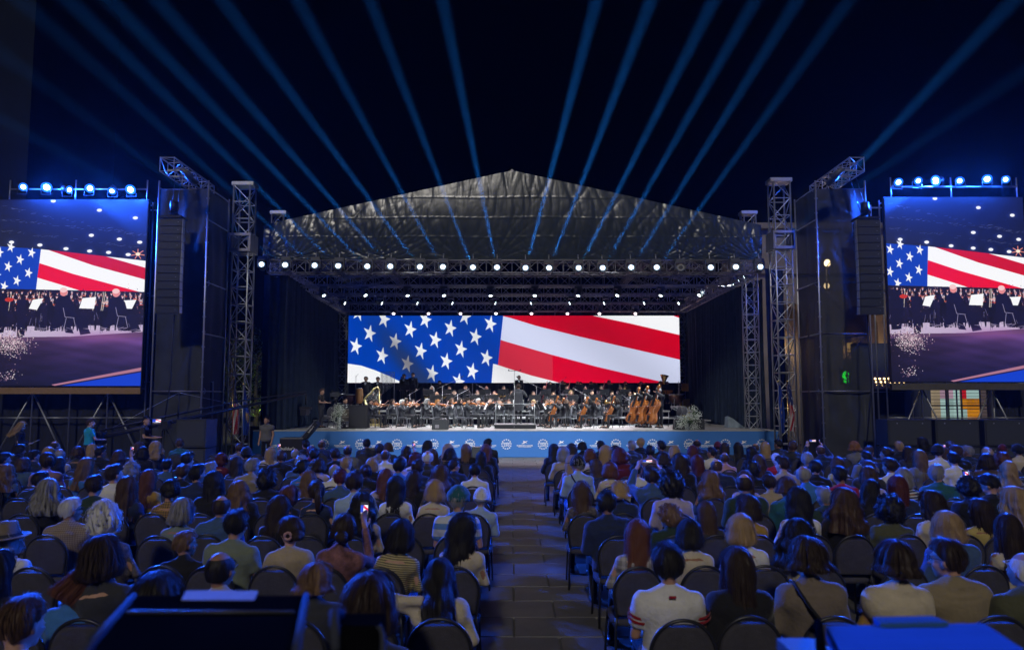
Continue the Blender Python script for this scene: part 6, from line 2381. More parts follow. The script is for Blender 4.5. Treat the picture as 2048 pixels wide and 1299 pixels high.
# ------------------------------------------------------------------ audience: every head as it sits in the photograph
# crop  x  y(top of head)  hair  hair colour  garment kind  garment colour  turn of the head  [flags]
CROPS = {'1': (0, 860, 5.851), '2': (340, 860, 5.851), '3': (680, 860, 5.851), '4': (1060, 860, 5.851), '5': (1400, 860, 5.851), '6': (1698, 860, 5.851),
         'a': (0, 820, 2.7115), 'b': (500, 820, 2.711), 'c': (1040, 820, 2.7115), 'd': (1528, 820, 2.7115)}
DATA = """
1 180 170 M k j black -60
1 15 265 S k j black 0
1 380 240 S k j navy -40
1 530 200 B y l grey 0
1 650 125 N d j charcoal -40
1 660 215 N g l beige 0
1 560 265 U d j mauve 30
1 640 320 L k l black 0
1 290 325 B b j denim 0
1 40 400 W l l olive 20
1 430 490 S k j navy -30
1 900 195 M b l charcoal 0
1 925 325 L l l blue -25
1 1110 160 L y j black 0
1 1165 195 S k j black 0
1 1340 240 W b l lilac 0 p
1 1590 150 M b j black 0
1 1650 195 B k j black 0
1 1815 135 D y j black 0
1 1930 345 S k j denim 0
1 1370 410 S d t white -45
1 1530 375 C g l charcoal -20
1 1160 535 S d t green 0
1 1690 475 L a l mustard 0
1 1510 555 L b l navy 0
1 1950 585 U k l gingham 25
1 530 590 D g j black 0
1 820 810 S w j checked -45 g
1 1420 840 C w l floral 0
1 110 1080 H g l white 0
2 130 105 S b j teal 0
2 220 265 S k j navy 0
2 110 405 S b l black 0
2 300 410 S k l navy -45
2 560 265 B r l burgundy 20
2 470 380 S g j charcoal -20
2 560 490 L k j black 0
2 810 155 S b j taupe 0
2 870 200 K k j charcoal 0 black
2 800 310 L d l charcoal 0
2 1145 205 L y l cream 0 p
2 900 335 S g j khaki -45
2 1160 460 A k l black 0
2 880 600 W l j black 0
2 1300 655 B a l black 0
2 1250 775 L d l black 0
2 1450 215 N g j navy 0
2 1290 240 S b j black 0
2 1490 305 S g j denim 0
2 1570 115 S k j black 0
2 1655 190 S r j burgundy 0
2 1560 355 U k l blue -40
2 1740 215 S k j charcoal 0
2 1810 115 N b j navy 0
2 1965 215 S d t black 0
2 1760 330 B d l lilac 0
2 1975 390 N g l white 0
2 1670 480 W l l charcoal 0
2 1735 600 P d l navy 0
2 2010 470 S r l denim 0
2 90 815 B g l sage -15
2 570 775 N d j denim 0
2 700 950 S k t sage 0
2 1400 1030 U d t beige 0 o
2 1930 1000 U d l tweedred 0 p
3 130 175 N d j grey 0
3 290 105 S k j suit 0
3 460 165 S d j taupe 0
3 550 155 M b j charcoal 0
3 565 225 N b l white 0
3 80 320 S y l yellow 0
3 345 325 B y j black 0
3 335 410 U d j black 0
3 620 325 S k l blue 0
3 690 305 N g l lilac 0
3 750 190 L d l black 0 p
3 860 260 B r l white 0
3 1000 125 L k j black 0
3 1000 235 N w j charcoal 0
3 970 345 S d j navy 0
3 1115 225 L b l beige 0
3 1240 160 L y j charcoal 0
3 1330 220 M k j black 0
3 1480 170 L l j black 0
3 1735 105 S k j suit 0
3 1710 170 L a j black 0
3 1320 345 S d j navy -60 g
3 1650 255 L k j black 0
3 1150 420 D b j floral 0
3 1570 395 S k l white 0
3 470 460 L a l lilac 0
3 640 550 L k l white 0
3 790 480 L d j black 0
3 250 485 S d l lightblue 0
3 230 740 W k l beige 0
3 1070 595 B y l cream 0
3 1590 670 K g l lightblue 0 white
3 1380 665 F g t striped 0 teal
3 1380 985 X k l cream 0
3 560 1060 B k l finestripe 0
4 250 165 L k j black 0
4 385 200 B g j beige 0
4 510 160 L d j black 0
4 620 140 M k j black 0
4 690 225 B a l cream 0
4 800 130 S k j black 0
4 560 300 K g l lightblue 0 black s
4 480 295 L y l mauve 0
4 905 185 L y j black 0
4 1045 180 S d j black 0
4 1105 210 B r j burgundy 0
4 1110 250 N b j navy 0
4 1165 125 S g j charcoal 0
4 1280 95 S y j black 0
4 915 375 B a l cream 0
4 820 340 L b j charcoal 0
4 1390 185 S k l mauve 0
4 1545 125 S k j suit 0
4 1520 260 M d j black 0
4 1680 185 B y j charcoal 0
4 1270 380 S k t white 0
4 1425 450 S d j denim 0 p
4 1710 280 L d j black 0
4 1835 285 S b j khaki 0
4 1905 185 L r j black 0
4 1990 105 N d j suit 0
4 1650 490 A k l lilac 0
4 610 615 L b l floral 0
4 1050 610 M y j navy 0
4 945 710 S k j navy -20
4 1600 860 C l l green 55
5 60 480 D l l denim 0
5 50 280 L r j black 0
5 180 135 K d j charcoal 0 burgundy
5 260 150 L d j charcoal 0
5 120 200 S k t white 0
5 268 255 N b l pink 0
5 285 335 N b j navy 0
5 455 150 L k j black 0
5 655 150 N b j black 0
5 735 140 L y l beige 0
5 610 190 L k j black 0
5 920 110 S k j suit 0
5 1080 130 S b j suit 0
5 910 280 S w l red 0
5 1015 310 S d l beige 0
5 680 298 W b j black 0
5 590 360 C k j black 30
5 1260 265 S g j charcoal -15
5 1465 170 N b j navy 0 p
5 1290 410 N g l blue 0
5 1330 360 S k j black 0
5 1610 320 L b l yellow 0
5 1690 430 S k t red 0
5 1850 135 M G j grey 0
5 1895 250 S k j grey 20
5 1935 360 S b j charcoal 20
5 560 510 N d j green 0
5 490 480 L b l lilac 0
5 880 520 S d l beige 0
5 995 555 M b j teal 0
5 1140 680 X k l white 0
5 1530 680 S g j green 20 s
5 1350 690 D b j black 0
5 1820 585 L k j black 0
5 430 775 B d l mustard 30
5 90 850 L b l charcoal 0
5 600 1000 B y l white 0
5 1180 1055 D k l cream 0
6 290 440 B b l lilac 0
6 280 185 S b j charcoal 0
6 455 205 U d j navy 30
6 660 135 S y j black 0
6 705 195 L d j charcoal 0
6 880 85 L k j black 60
6 820 235 L l j grey 0
6 555 325 S d l white 40
6 490 540 L r j navy 0
6 670 445 B g l navystripe 0
6 1030 170 K d l white 0 black
6 1110 200 L b l cream 0 p
6 1165 130 B b j charcoal 0
6 1268 180 S b j black 0
6 1240 265 S k l white 0
6 1385 185 S g j navy 30
6 1550 280 B d j brown 0
6 1650 210 U y j charcoal 0
6 1870 260 A a j charcoal 0
6 1830 170 K d j black 0 burgundy
6 1975 165 K k l cream 0 black
6 1040 410 S g j teal 10
6 1370 540 C k j black 0 p
6 1735 525 S k v black 40 d
6 1850 370 W y l beige 0
6 440 765 A k l olive 0
6 1080 725 L d l cream 40
6 1235 975 B y j denim 0
6 1500 805 L d l yellow 0
6 1965 690 W y j charcoal 20
6 1900 990 L d l cream 0
a 110 765 L k l black 0
a 340 870 B a j blue -45 h
a 660 690 B d l charcoal -15
a 870 775 U k j black 0 o
a 990 665 S l l black -30
a 1225 755 N k l beige -20 g
a 75 1040 S b t lilac -20
b 340 850 M l j charcoal 0
b 640 922 B d l charcoal 0
b 1060 820 X k j cream 0 i
c 800 722 S k t white 0 r
c 1145 745 L d j black 0
c 935 605 B k l cream 0
c 590 600 L a l plaid 0
d 240 710 M d j taupe 0 s
d 645 705 M d v cream 0 w
d 1065 725 S d v khaki 35 gu
d 1345 762 N w j olive 20
"""
ROW0, PITCH_R, NROW = 4.77, 1.36, 11
lst = []
for ln in DATA.strip().splitlines():
    q = ln.split()
    ox, oy, sc = CROPS[q[0]]
    px, py = ox + float(q[1]) / sc, oy + float(q[2]) / sc
    lst.append([px, py] + q[3:])


def axis_x(r, s):
    """where the aisle starts for a row"""
    y = ROW0 + PITCH_R * r
    return -.10 - .012 * (y - 4) if s == 'L' else .70 + .006 * (y - 4)


RMIN = -1
rows = {(r, s): [] for r in range(RMIN, NROW) for s in 'LR'}
cand = []
for it in lst:
    extra = {'A': .045, 'C': .02, 'K': .01, 'H': .05, 'F': .015}.get(it[2], .0)
    c = {}
    for r in range(RMIN, NROW):
        q = P(it[0], it[1], ROW0 + PITCH_R * r + .17)
        c[r] = (q.x, q.z - extra)
    cand.append(c)
ass = [min(c, key=lambda r: abs(c[r][1] - 1.29)) for c in cand]
for sweep in range(25):
    ch_ = 0
    for i, c in enumerate(cand):
        best = None
        for r in c:
            x, z = c[r]
            co = ((z - 1.29) / .10) ** 2
            if co > 9:
                continue
            for j, cj in enumerate(cand):
                if j != i and ass[j] == r and (cj[r][0] < .3) == (x < .3):
                    ov = .44 - abs(cj[r][0] - x)
                    if ov > 0:
                        co += (ov / .07) ** 2
            if best is None or co < best[0]:
                best = (co, r)
        if best and best[1] != ass[i]:
            ass[i] = best[1]
            ch_ += 1
    if not ch_:
        break
for it, c, r in zip(lst, cand, ass):
    rows[(r, 'L' if c[r][0] < .3 else 'R')].append([c[r][0], c[r][1], it])
chairs = []
na = 0
ra = random.Random(21)
KN = {'S': 'short', 'N': 'thinning', 'B': 'bobbed', 'L': 'long', 'W': 'wavy', 'C': 'curly', 'A': 'bushy', 'D': 'curly long', 'U': 'pinned up', 'P': 'ponytailed', 'M': 'tousled', 'X': 'very long', 'K': 'capped', 'F': 'flat-capped', 'H': 'straw-hatted'}
GN = {'t': 'tee', 'l': 'shirt', 'j': 'jacket', 'v': 'vest'}
AUD = []
for (r, s), L in rows.items():
    L.sort(key=lambda a: abs(a[0] - .3))
    sg = -1 if s == 'L' else 1
    ax = axis_x(r, s)
    Y = ROW0 + PITCH_R * r
    # keep shoulders apart
    for it_ in range(30):
        for i in range(len(L)):
            lim = ax + sg * .16 if i == 0 else L[i - 1][0] + sg * .41
            if (L[i][0] - lim) * sg < 0:
                d = abs(lim - L[i][0])
                L[i][0] = lim
    seats = [[p[0], p] for p in L]
    # empty chairs in the gaps a camera can look into
    full = []
    last = ax - sg * .25
    for x, p in seats:
        gap = abs(x - last)
        k = int((gap - .26) / .56)
        for q in range(k):
            full.append([last + sg * (gap * (q + 1) / (k + 1)), None])
        full.append([x, p])
        last = x
    xe = sg * (.66 * Y + 1.0)
    while abs(last) < abs(xe) - .4 and len(full) < 40:
        last = last + sg * .60
        full.append([last, None])
    for n_, (x, p) in enumerate(full):
        AUD.append((r, s, n_, x, p))

proto_used = False
for r, s, n_, x, p in AUD:
    Y = ROW0 + PITCH_R * r + ra.uniform(-.05, .05)
    blk = 'left' if s == 'L' else 'right'
    where = '%s seat %s of aisle, %s row from back' % (ORD[n_], blk, ORD[r - RMIN])
    if p is None and (r < 0 or (r >= 3 and ra.random() < .25)):
        continue
    rz = ra.uniform(-.06, .06) - x * .012
    lab = ('empty dark' if p is None else 'occupied dark') + ' round-backed chair, ' + where
    if not proto_used:
        ch = KIDS_CHAIR
        kids(ch)
        ch.location, ch.rotation_euler = (x, Y + .02, 0), (0, 0, rz)
        ch['label'], ch['group'] = lab, 'audience chairs'
        proto_used = True
    else:
        ch = dup(KIDS_CHAIR, (x, Y + .02, 0), (0, 0, rz), lab, None, 'audience chairs')
    if p is None:
        continue
    z, it = p[1], p[2]
    hair, hc, kind, col = it[2], it[3], it[4], it[5]
    yaw = int(float(it[6]))
    yaw = int(round(yaw / 20.)) * 20
    fl = ''.join(f for f in it[7:] if f not in TCOL)
    capc = next((f for f in it[7:] if f in TCOL), None)
    fem = hair in 'BLWCDUPMX' and not (hair == 'C' and hc == 'l')
    b = 'f' if fem else 'm'
    if 'p' in fl:
        b = 'fp' if fem else 'mp'
    if 'i' in fl:
        b = 'fh'
    sc_ = min(1.13, max(.86, z / 1.285))
    if yaw == 0 and b in 'mf':
        yaw = ra.choice((0, 0, 0, 0, 20, -20, 20, -20, 40, -40))
    pitch = 30 if 'd' in fl or 'i' in fl or 'h' in fl else 0
    if b in ('fp', 'mp', 'fh'):
        yaw = 0
    if hair in 'KFH':
        lb = 'person in %s %s cap and %s %s' % ('', {'K': capc or 'black', 'F': capc or 'teal'}.get(hair, ''), col, GN[kind]) if hair != 'H' else 'person in straw hat and %s %s' % (col, GN[kind])
        lb = ' '.join(lb.split())
    elif hair == 'N':
        lb = 'balding person in %s %s' % (col, GN[kind])
    else:
        lb = 'person, %s %s hair, %s %s' % (KN[hair], HCOL[hc][0], col, GN[kind])
    lb += ', ' + '%s %s of aisle, %s row from back' % (ORD[n_], blk, ORD[r - RMIN])
    o = person(lb, (x, Y + .19, 0), rz + ra.uniform(-.07, .07), b, yaw, pitch, hair, hc, kind, col, sc_, ra.choice((0, 1, 1, 2)), ra.randint(0, 4), 'seated audience', ra.randint(0, 2), 'g' in fl, capc if hair != 'H' else 'taupe', low=False)
    it.append(o)
    o.rotation_euler.x = ra.gauss(-.02, .035)
    o.rotation_euler.y = ra.gauss(0, .045)
    if kind == 'v':                                           # sleeves of another colour under a vest
        sl = get_top(b, 'l')
        put('shirt', sl, o, TMAT['mustard' if 'w' in fl else ('blue' if 'u' in fl else 'cream')])
    if 'r' in fl:                                             # red bands on white sleeves
        j = POSES[b].j
        for sd_ in 'LR':
            m = MB()
            for f0 in (.30, .43):
                a, e = j['sh' + sd_], j['el' + sd_]
                d = (e - a)
                m.tube(a + d * f0, a + d * (f0 + .09), .081, .0775, 18, cap=False)
            m.build('sleeve_stripe', TMAT['red'], o)
        m = MB()
        m.box((0, -.153, .985), (.045, .012, .012))
        m.build('neck_emblem', TMAT['red'], o)
    if 's' in fl:
        m = MB()
        m.path([(-.105, .03, .995), (-.110, -.07, 1.01), (-.098, -.165, .965), (-.05, -.226, .88), (.03, -.236, .78), (.10, -.215, .67), (.165, -.13, .57)], .012, 6)
        m.build('bag_strap', TMAT['black'], o)
    if 'o' in fl:
        m = MB()
        hd_ = POSES[b].j['hd']
        m.path([hd_ + Vector((.030 * math.cos(a), -.122 - .006 * math.sin(3 * a), -.022 + .030 * math.sin(a))) for a in [2 * PI * i / 18 for i in range(19)]], [.011 + .003 * (i % 2) for i in range(19)], 7)
        m.build('scrunchie', TMAT['pink'], o)
    if 'p' in fl:
        j = POSES[b].j
        tip = (j['haR'] + j['haL']) / 2 if b == 'mp' else j['haR']
        M = Matrix.Translation(o.location) @ o.rotation_euler.to_matrix().to_4x4() @ Matrix.Diagonal((sc_, sc_, sc_, 1))
        c = M @ (tip + Vector((0, .035, .03)))
        ph = thing('phone', 'phone with lit screen held up, %s seat %s of aisle, %s row from back' % (ORD[n_], blk, ORD[r - RMIN]), 'phone', c, (math.radians(-12), 0, rz), 'raised phones')
        w, h = (.15, .074) if b == 'mp' else (.074, .152)
        MB().box((0, 0, 0), (w, .008, h)).build('case', BLACK, ph)
        panel('display', -w / 2 + .004, w / 2 - .004, -h / 2 + .004, h / 2 - .004, PHONE, ph, -.0045)
    na += 1
print('AUDIENCE', na, 'CHAIRS', len(AUD))
# ------------------------------------------------------------------ crew standing behind the audience
def crew(px, ytop, Y, lab, b, yaw, pitch, hair, hc, kind, col, rz, trou=3, H=1.735):
    p = P(px, ytop, Y)
    sc_ = min(1.1, max(.88, p.z / H))
    return person(lab, (p.x, Y, 0), math.radians(rz), b, yaw, pitch, hair, hc, kind, col, sc_, 0, trou)


crew(42, 842, 20.4, 'person with long blond hair in black reading a tablet by the left fence', 'fs', 0, 30, 'L', 'y', 'l', 'black', -70)
p = P(66, 880, 20.3)
t = thing('tablet', 'thin pale tablet held by the blond standing person at far left', 'tablet', (p.x, 20.35, 1.10), (.5, 0, -1.2))
MB().box((0, 0, 0), (.2, .27, .012)).build('case', mat('pale_grey', (.4, .42, .45), .4), t)
crew(181, 836, 21.0, 'person in bright turquoise tee standing beside the camera crane, back turned', 'mw', -40, 0, 'S', 'b', 't', 'turquoise', -35)
crew(292, 831, 21.6, 'person in dark tee operating the camera crane before the left scaffold', 'mw', -40, 0, 'S', 'k', 't', 'charcoal', -80)
crew(534, 832, 24.2, 'bearded person in grey vest with black sleeves facing the crowd left of the stage', 'ms', 0, 0, 'S', 'k', 'v', 'grey', 172)
crew(1853, 838, 23.6, 'person with dark hair standing in shadow beneath the right video screen', 'ms', 0, 0, 'S', 'k', 'j', 'black', 150)

# camera crane
tz = P(330, 846, 21.9)
t = thing('camera_crane', 'long black camera crane reaching from the crowd to the stage', 'camera crane', (tz.x, 21.9, 0))
pv_ = Vector((0, 0, tz.z))
tripod(None, tz.z - .1, t, .75)
MB().box((0, 0, tz.z - .05), (.3, .3, .25)).build('pivot_head', BLACK, t)
a0 = P(200, 874, 21.3) - Vector((tz.x, 21.9, 0))
a1 = P(488, 812, 23.6) - Vector((tz.x, 21.9, 0))
a2 = P(612, 786, 26.2) - Vector((tz.x, 21.9, 0))
for off, r_ in ((.0, .055), (.20, .03)):
    MB().path([a0 + Vector((0, 0, off)), pv_ + Vector((0, 0, off)), a1 + Vector((0, 0, off)), a2 + Vector((0, 0, off * .4))], [r_ * 1.2, r_ * 1.2, r_, r_ * .6], 7).build('boom', BLACK, t)
MB().box(a0 + Vector((-.15, 0, -.02)), (.55, .3, .38)).build('counterweight', BLACK, t)
MB().tube(pv_ + Vector((.4, 0, .1)), pv_ + Vector((.4, 0, .95)), .025, n=6).build('mast', BLACK, t)
wr_ = MB()
wr_.tube(a0 + Vector((0, 0, .1)), pv_ + Vector((.4, 0, .95)), .006, n=4)
wr_.tube(pv_ + Vector((.4, 0, .95)), a1, .006, n=4)
wr_.build('stay_wire', STEEL, t)
hd_ = MB()
hd_.tube(a2, a2 + Vector((0, 0, -.42)), .03, n=8)
hd_.box(a2 + Vector((0, 0, -.55)), (.45, .12, .10))
hd_.box(a2 + Vector((0, -.1, -.70)), (.22, .42, .22))
hd_.tube(a2 + Vector((0, .1, -.70)), a2 + Vector((0, .4, -.70)), .07, n=12)
hd_.build('remote_camera', BLACK, t)
mo = P(314, 842, 21.75) - Vector((tz.x, 21.9, 0))
MB().box(mo, (.30, .04, .22)).build('monitor', BLACK, t)
panel('monitor_display', mo.x - .13, mo.x + .13, mo.z - .09, mo.z + .09, PHONE, t, mo.y - .022)

# lettered flight case with its slanted lid in front of the stage
p = P(588, 890, 25.0)
t = thing('flight_case', 'black lettered flight case with open slanted lid in front of the fascia', 'case', (p.x, 25.0, 0))
zt = P(588, 874, 25).z
MB().box((0, 0, zt / 2 + .005), (.82, .6, zt - .02)).build('case', BLACK, t)
MB().box((0, -.305, zt - .02), (.83, .02, .035)).build('edge_trim', DARKALU, t)
tx = MB()
text_mb(tx, "buildur's", .15, (-.12, -.308, zt * .62), bold=.002)
tx.build('lettering', WHITE, t)
a, b_ = P(603, 877, 25) - Vector((p.x, 25, 0)), P(633, 842, 25) - Vector((p.x, 25, 0))
d = (b_ - a).normalized()
n_ = Vector((-d.z, 0, d.x))
lid = MB()
lid.hexa([a - n_ * .02 + Vector((0, -.25, 0)), a + n_ * .14 * -1 + Vector((0, -.25, 0)), a + n_ * -.14 + Vector((0, .25, 0)), a - n_ * .02 + Vector((0, .25, 0)), b_ - n_ * .02 + Vector((0, -.25, 0)), b_ - n_ * .14 + Vector((0, -.25, 0)), b_ - n_ * .14 + Vector((0, .25, 0)), b_ - n_ * .02 + Vector((0, .25, 0))])
lid.build('lid', BLACK, t)
MB().tube(a + Vector((0, -.26, 0)), b_ + Vector((0, -.26, 0)), .012, n=6).build('lid_trim', ALU, t)
tx = MB()
text_mb(tx, "buildur's", .085, a * .35 + b_ * .65 - n_ * .085 + Vector((0, -.256, 0)), d, n_, bold=.0015)
tx.build('lid_lettering', WHITE, t)

# dark blocks before the fascia (low monitors standing on the ground)
for k, (px, py) in enumerate(((752, 896), (960, 894), (1138, 894), (1335, 892))):
    p = P(px, py, 27.2)
    t = thing('front_fill_speaker', 'low dark grey loudspeaker on the ground before the fascia, %s from left' % ORD[k], 'loudspeaker', (p.x, 27.2, .024), group='loudspeakers before the fascia')
    MB().box((0, 0, p.z / 2), (.62, .45, p.z)).build('cabinet', MATS['speaker_cabinet'], t)
    MB().box((0, -.23, p.z / 2), (.56, .014, p.z - .06)).build('grille', MATS['speaker_grille'], t)

# flags on poles
FRED, FWHT, FBLU = mat('flag_red', (.38, .02, .03), .75, 0, .1), mat('flag_white', (.6, .6, .6), .75, 0, .08), mat('flag_navy', (.02, .035, .16), .75, 0, .1)
FKOS, FGLD = mat('flag_blue', (.02, .07, .42), .7, 0, .1), mat('flag_gold', (.55, .36, .06), .6, 0, .1)


def flag(px, ytop, ybot, Y, kind, lab, seed, w=.52):
    rs = random.Random(seed)
    p = P(px, ytop, Y)
    zb = P(px, ybot, Y).z
    t = thing('flag', lab, 'flag', (p.x, Y, 0), group='flags beside the stage')
    MB().tube((0, 0, .02), (0, 0, p.z), .018, n=7).build('pole', BRASS if kind == 'us' else STEEL, t)
    MB().lathe([(.20, .0), (.19, .05), (.05, .08), (.03, .12)], n=16).build('base', EBONY, t)
    MB().ell((0, 0, p.z + .03), (.035, .035, .05), 10, 8).build('finial', BRASS, t)
    H = p.z - zb - .05
    nu, nv = 40, 44
    m = MB()
    vs = []
    for j in range(nv + 1):
        v = j / nv
        for i in range(nu + 1):
            u = i / nu
            spread_ = w * (.35 + .65 * min(1, v * 1.6))
            x = .02 + spread_ * u * (.55 + .45 * math.cos(u * 2)) + .03 * math.sin(v * 5 + u * 4 + seed)
            y = .075 * math.sin(u * 15 + seed + v * 1.5) * min(1, .3 + v)
            z = p.z - .04 - H * (v * (1 - .0 * u)) - .10 * u * (1 - v)
            vs.append((x, y, z))
    fs, mi = [], []
    for j in range(nv):
        for i in range(nu):
            fs.append((j * (nu + 1) + i, j * (nu + 1) + i + 1, (j + 1) * (nu + 1) + i + 1, (j + 1) * (nu + 1) + i))
            if kind == 'us':
                # the cloth hangs from its short side: the canton on top, stripes falling diagonally below
                if j < nv * .42:
                    mi.append(2 if not ((i % 6 in (2, 3)) and (j % 5 in (2, 3)) and (i // 6 + j // 5) % 2 == 0) else 1)
                else:
                    mi.append(0 if int((i * .55 + j * .28)) % 5 < 3 and int((i * .55 + j * .28) / 2.5) % 2 == 0 else 1)
            elif kind == 'ko':
                mi.append(4 if nv * .50 < j < nv * .74 and nu * .2 < i < nu * .75 and math.hypot((i - nu * .47) / 9., (j - nv * .62) / 5.) < 1.05 + .2 * math.sin(i * 1.3) else (1 if j in (12, 13) and i % 7 in (2, 3) else 3))
            else:
                a = 2 * PI * ((j - nv * .55) / 26.)
                mi.append(4 if ((i - 20) ** 2 / 90. + (j - 25) ** 2 / 160. > .8 and (i - 20) ** 2 / 90. + (j - 25) ** 2 / 160. < 1.3 and (i + j) % 5 < 2) else 3)
    m.add(vs, fs, 0, True)
    m.m = mi
    m.build('cloth', [FRED, FWHT, FBLU, FKOS, FGLD], t)


flag(467, 756, 868, 25.6, 'us', 'drooping red and white striped flag with stars, left of the stage', 1, .46)
flag(487, 769, 870, 25.2, 'ko', 'drooping blue flag with golden emblem, left of the stage', 2, .40)
flag(1556, 764, 866, 25.6, 'eu', 'drooping blue flag with ring of gold marks, right of the stage', 3, .36)
flag(1574, 764, 862, 25.3, 'us', 'drooping red and white striped flag with stars, right of the stage', 4, .48)

# steel crowd barrier left of the stage
p = P(508, 850, 30)
t = thing('crowd_barrier', 'steel crowd barrier standing left of the stage behind the flags', 'barrier', (p.x - .4, 31.5, 0))
m = MB()
m.path([(-1.1, 0, .1), (-1.1, 0, 1.05), (-1.0, 0, 1.1), (1.0, 0, 1.1), (1.1, 0, 1.05), (1.1, 0, .1)], .02, 6)
m.tube((-1.1, 0, .2), (1.1, 0, .2), .016, n=6)
m.build('frame', STEEL, t)
for i in range(15):
    MB().tube((-1.0 + i * .143, 0, .2), (-1.0 + i * .143, 0, 1.1), .009, n=6).build('bar', STEEL, t)
for s in (-.8, .8):
    MB().box((s, 0, .03), (.06, .7, .03)).build('foot', STEEL, t)
t = thing('road_case_pile', 'stack of worn brown road cases in the shadow left of the stage', 'road cases', (P(500, 850, 28.9).x - .35, 29.6, 0))
MB().box((0, 0, .37), (.9, .7, .7)).build('lower_case', mat('plywood_brown', (.16, .11, .07), .6, 0, .3, 5), t)
MB().box((.08, .02, .98), (.7, .6, .5)).build('upper_case', MATS['plywood_brown'], t)

# ------------------------------------------------------------------ buildings behind
STONE = mat('facade_stone', (.22, .19, .15), .8, 0, .3, .8, .3, 12)
DARKST = mat('dark_facade', (.055, .065, .075), .85, 0, .3, .5, .2, 8)
PANE = mat('window_glass', (.02, .025, .03), .1, 0, .1, 2, spec=.8)
WARM = emis('warm_window', (1, .62, .22), 1.6)
t = thing('arcaded_building', 'stone building with tall warm lit arches behind the right scaffold', 'building', (18.5, 37, 0))


def arch_pts(x, w, z0, z1):
    return [(x - w, z0), (x + w, z0), (x + w, z1)] + [(x + w * math.cos(a), z1 + w * math.sin(a)) for a in [PI * i / 10 for i in range(1, 10)]] + [(x - w, z1)]


wl = MB()
# wall built as piers, spandrels and an attic so the arches are real openings
AX = [-3.9, 0, 3.9, 7.8]
for k in range(5):
    x = -5.85 + 3.9 * k
    wl.box((x, 0, 4.5), (1.5, 1.0, 9.0))
for x in AX:
    n = 12
    pts = [(x - 1.2, 7.0)] + [(x + 1.2 * math.cos(a), 6.2 + 1.2 * math.sin(a)) for a in [PI - PI * i / n for i in range(n + 1)]] + [(x + 1.2, 9.0), (x - 1.2, 9.0)]
    pts = [(x - 1.2, 6.2)] + pts[1:]
    wl.prism(pts, .98)
wl.box((1.95, 0, 10.2), (18, 1.02, 2.4))
wl.box((1.95, 1.6, 5.0), (17.5, .3, 10.0))
wl.build('wall', STONE, t)
co = MB()
co.box((1.95, -.1, 9.05), (18.4, 1.3, .25))
co.box((1.95, -.15, 11.45), (18.6, 1.5, .3))
co.build('cornice', STONE, t)
for x in AX:
    w_ = MB().box((x, 1.40, 3.2), (1.3, .08, 3.0)).build('window', mat('window_frame_dark', (.05, .04, .035), .6), t)
    MB().box((x, 1.345, 3.2), (1.05, .02, 2.7)).build('pane', PANE, w_)
for k, x in enumerate(AX):
    point('arch_lamp', (18.5 + x, 37.9, 5.0), 45, (1, .62, .25), .1)
    f = MB().box((x, 1.25, 5.3), (.2, .2, .3)).build('wall_lamp', WARM, t)
# street lamps seen through the mesh of the right tower
for k, (px, py, Y, e, lb) in enumerate(((1652, 527, 30.5, 30, 'brighter upper'), (1651, 572, 33.0, 14, 'fainter lower'))):
    p = P(px, py, Y)
    t = thing('street_lamp', '%s warm street lamp shining beside the right scaffold tower' % lb, 'street lamp', (p.x, Y, 0), group='street lamps')
    MB().tube((0, 0, 0), (0, 0, p.z + .1), .07, .045, 8).build('post', BLACK, t)
    MB().ell((0, -.12, p.z), (.13, .13, .15), 14, 10).build('globe', emis('lamp_globe_%d' % k, (1, .72, .36), 26 if k == 0 else 7), t)
    MB().lathe([(.06, p.z + .15), (.16, p.z + .18), (.05, p.z + .26)], (0, -.12, 0), 12).build('hood', BLACK, t)
    point('street_light', (p.x, Y - .4, p.z - .2), e * 2.5, (1, .7, .36), .12).parent = None
# shop under the right screen
t = thing('shop_front', 'shop building with a bright coloured window under the right video screen', 'shop', (18.4, 33, 0))
y = 33
w0, w1 = P(1862, 800, y).x - 18.4, P(1982, 800, y).x - 18.4
z0, z1 = P(1900, 880, y).z, P(1900, 776, y).z
wl = MB()
wl.box((w0 - 1.75, .2, 2.5), (3.5, .4, 5.0))
wl.box((w1 + 3, .2, 2.5), (6, .4, 5.0))
wl.box(((w0 + w1) / 2, .2, (z1 + 5) / 2), (w1 - w0, .4, 5 - z1))
wl.box(((w0 + w1) / 2, .2, z0 / 2), (w1 - w0, .4, z0))
wl.build('wall', DARKST, t)
rp = random.Random(6)
NXP, NZP = 9, 5
for i in range(NXP):
    for j in range(NZP):
        xa, xb = w0 + (w1 - w0) * i / NXP, w0 + (w1 - w0) * (i + 1) / NXP
        za, zb_ = z1 - (z1 - z0) * (j + 1) / NZP, z1 - (z1 - z0) * j / NZP
        c = (170, 152, 122) if i < 2 else (184, 220, 212)
        if i in (2, 3) and j == 0:
            c = (206, 168, 188)
        if i == 5 and j == 0:
            c = (206, 38, 40)
        if i in (4, 5, 6, 7) and j in (1, 2, 3) and i - j > 3:
            c = (220, 140, 26)
        if i == 8 or (j > 3 and i > 5):
            c = (92, 80, 78)
        if j > 3 and i == 4:
            c = (214, 190, 60)
        if i < 4 and j > 2:
            c = (30, 34, 44)
        f_ = rp.uniform(.6, 1.1)
        c = [(v / 255.) ** 2.2 * f_ for v in c]
        MB().box(((xa + xb) / 2, .32, (za + zb_) / 2), (xb - xa - .012, .03, zb_ - za - .012)).build('pane', emis('shop_pane_%d%d' % (i, j), c, .6), t)
mb_ = MB()
for i in (0, 3, 5, 9):
    mb_.box((w0 + (w1 - w0) * i / 9, .22, (z0 + z1) / 2), (.035, .1, z1 - z0))
for j in range(4):
    mb_.box(((w0 + w1) / 2, .22, z0 + (z1 - z0) * j / 3), (w1 - w0, .09, .06))
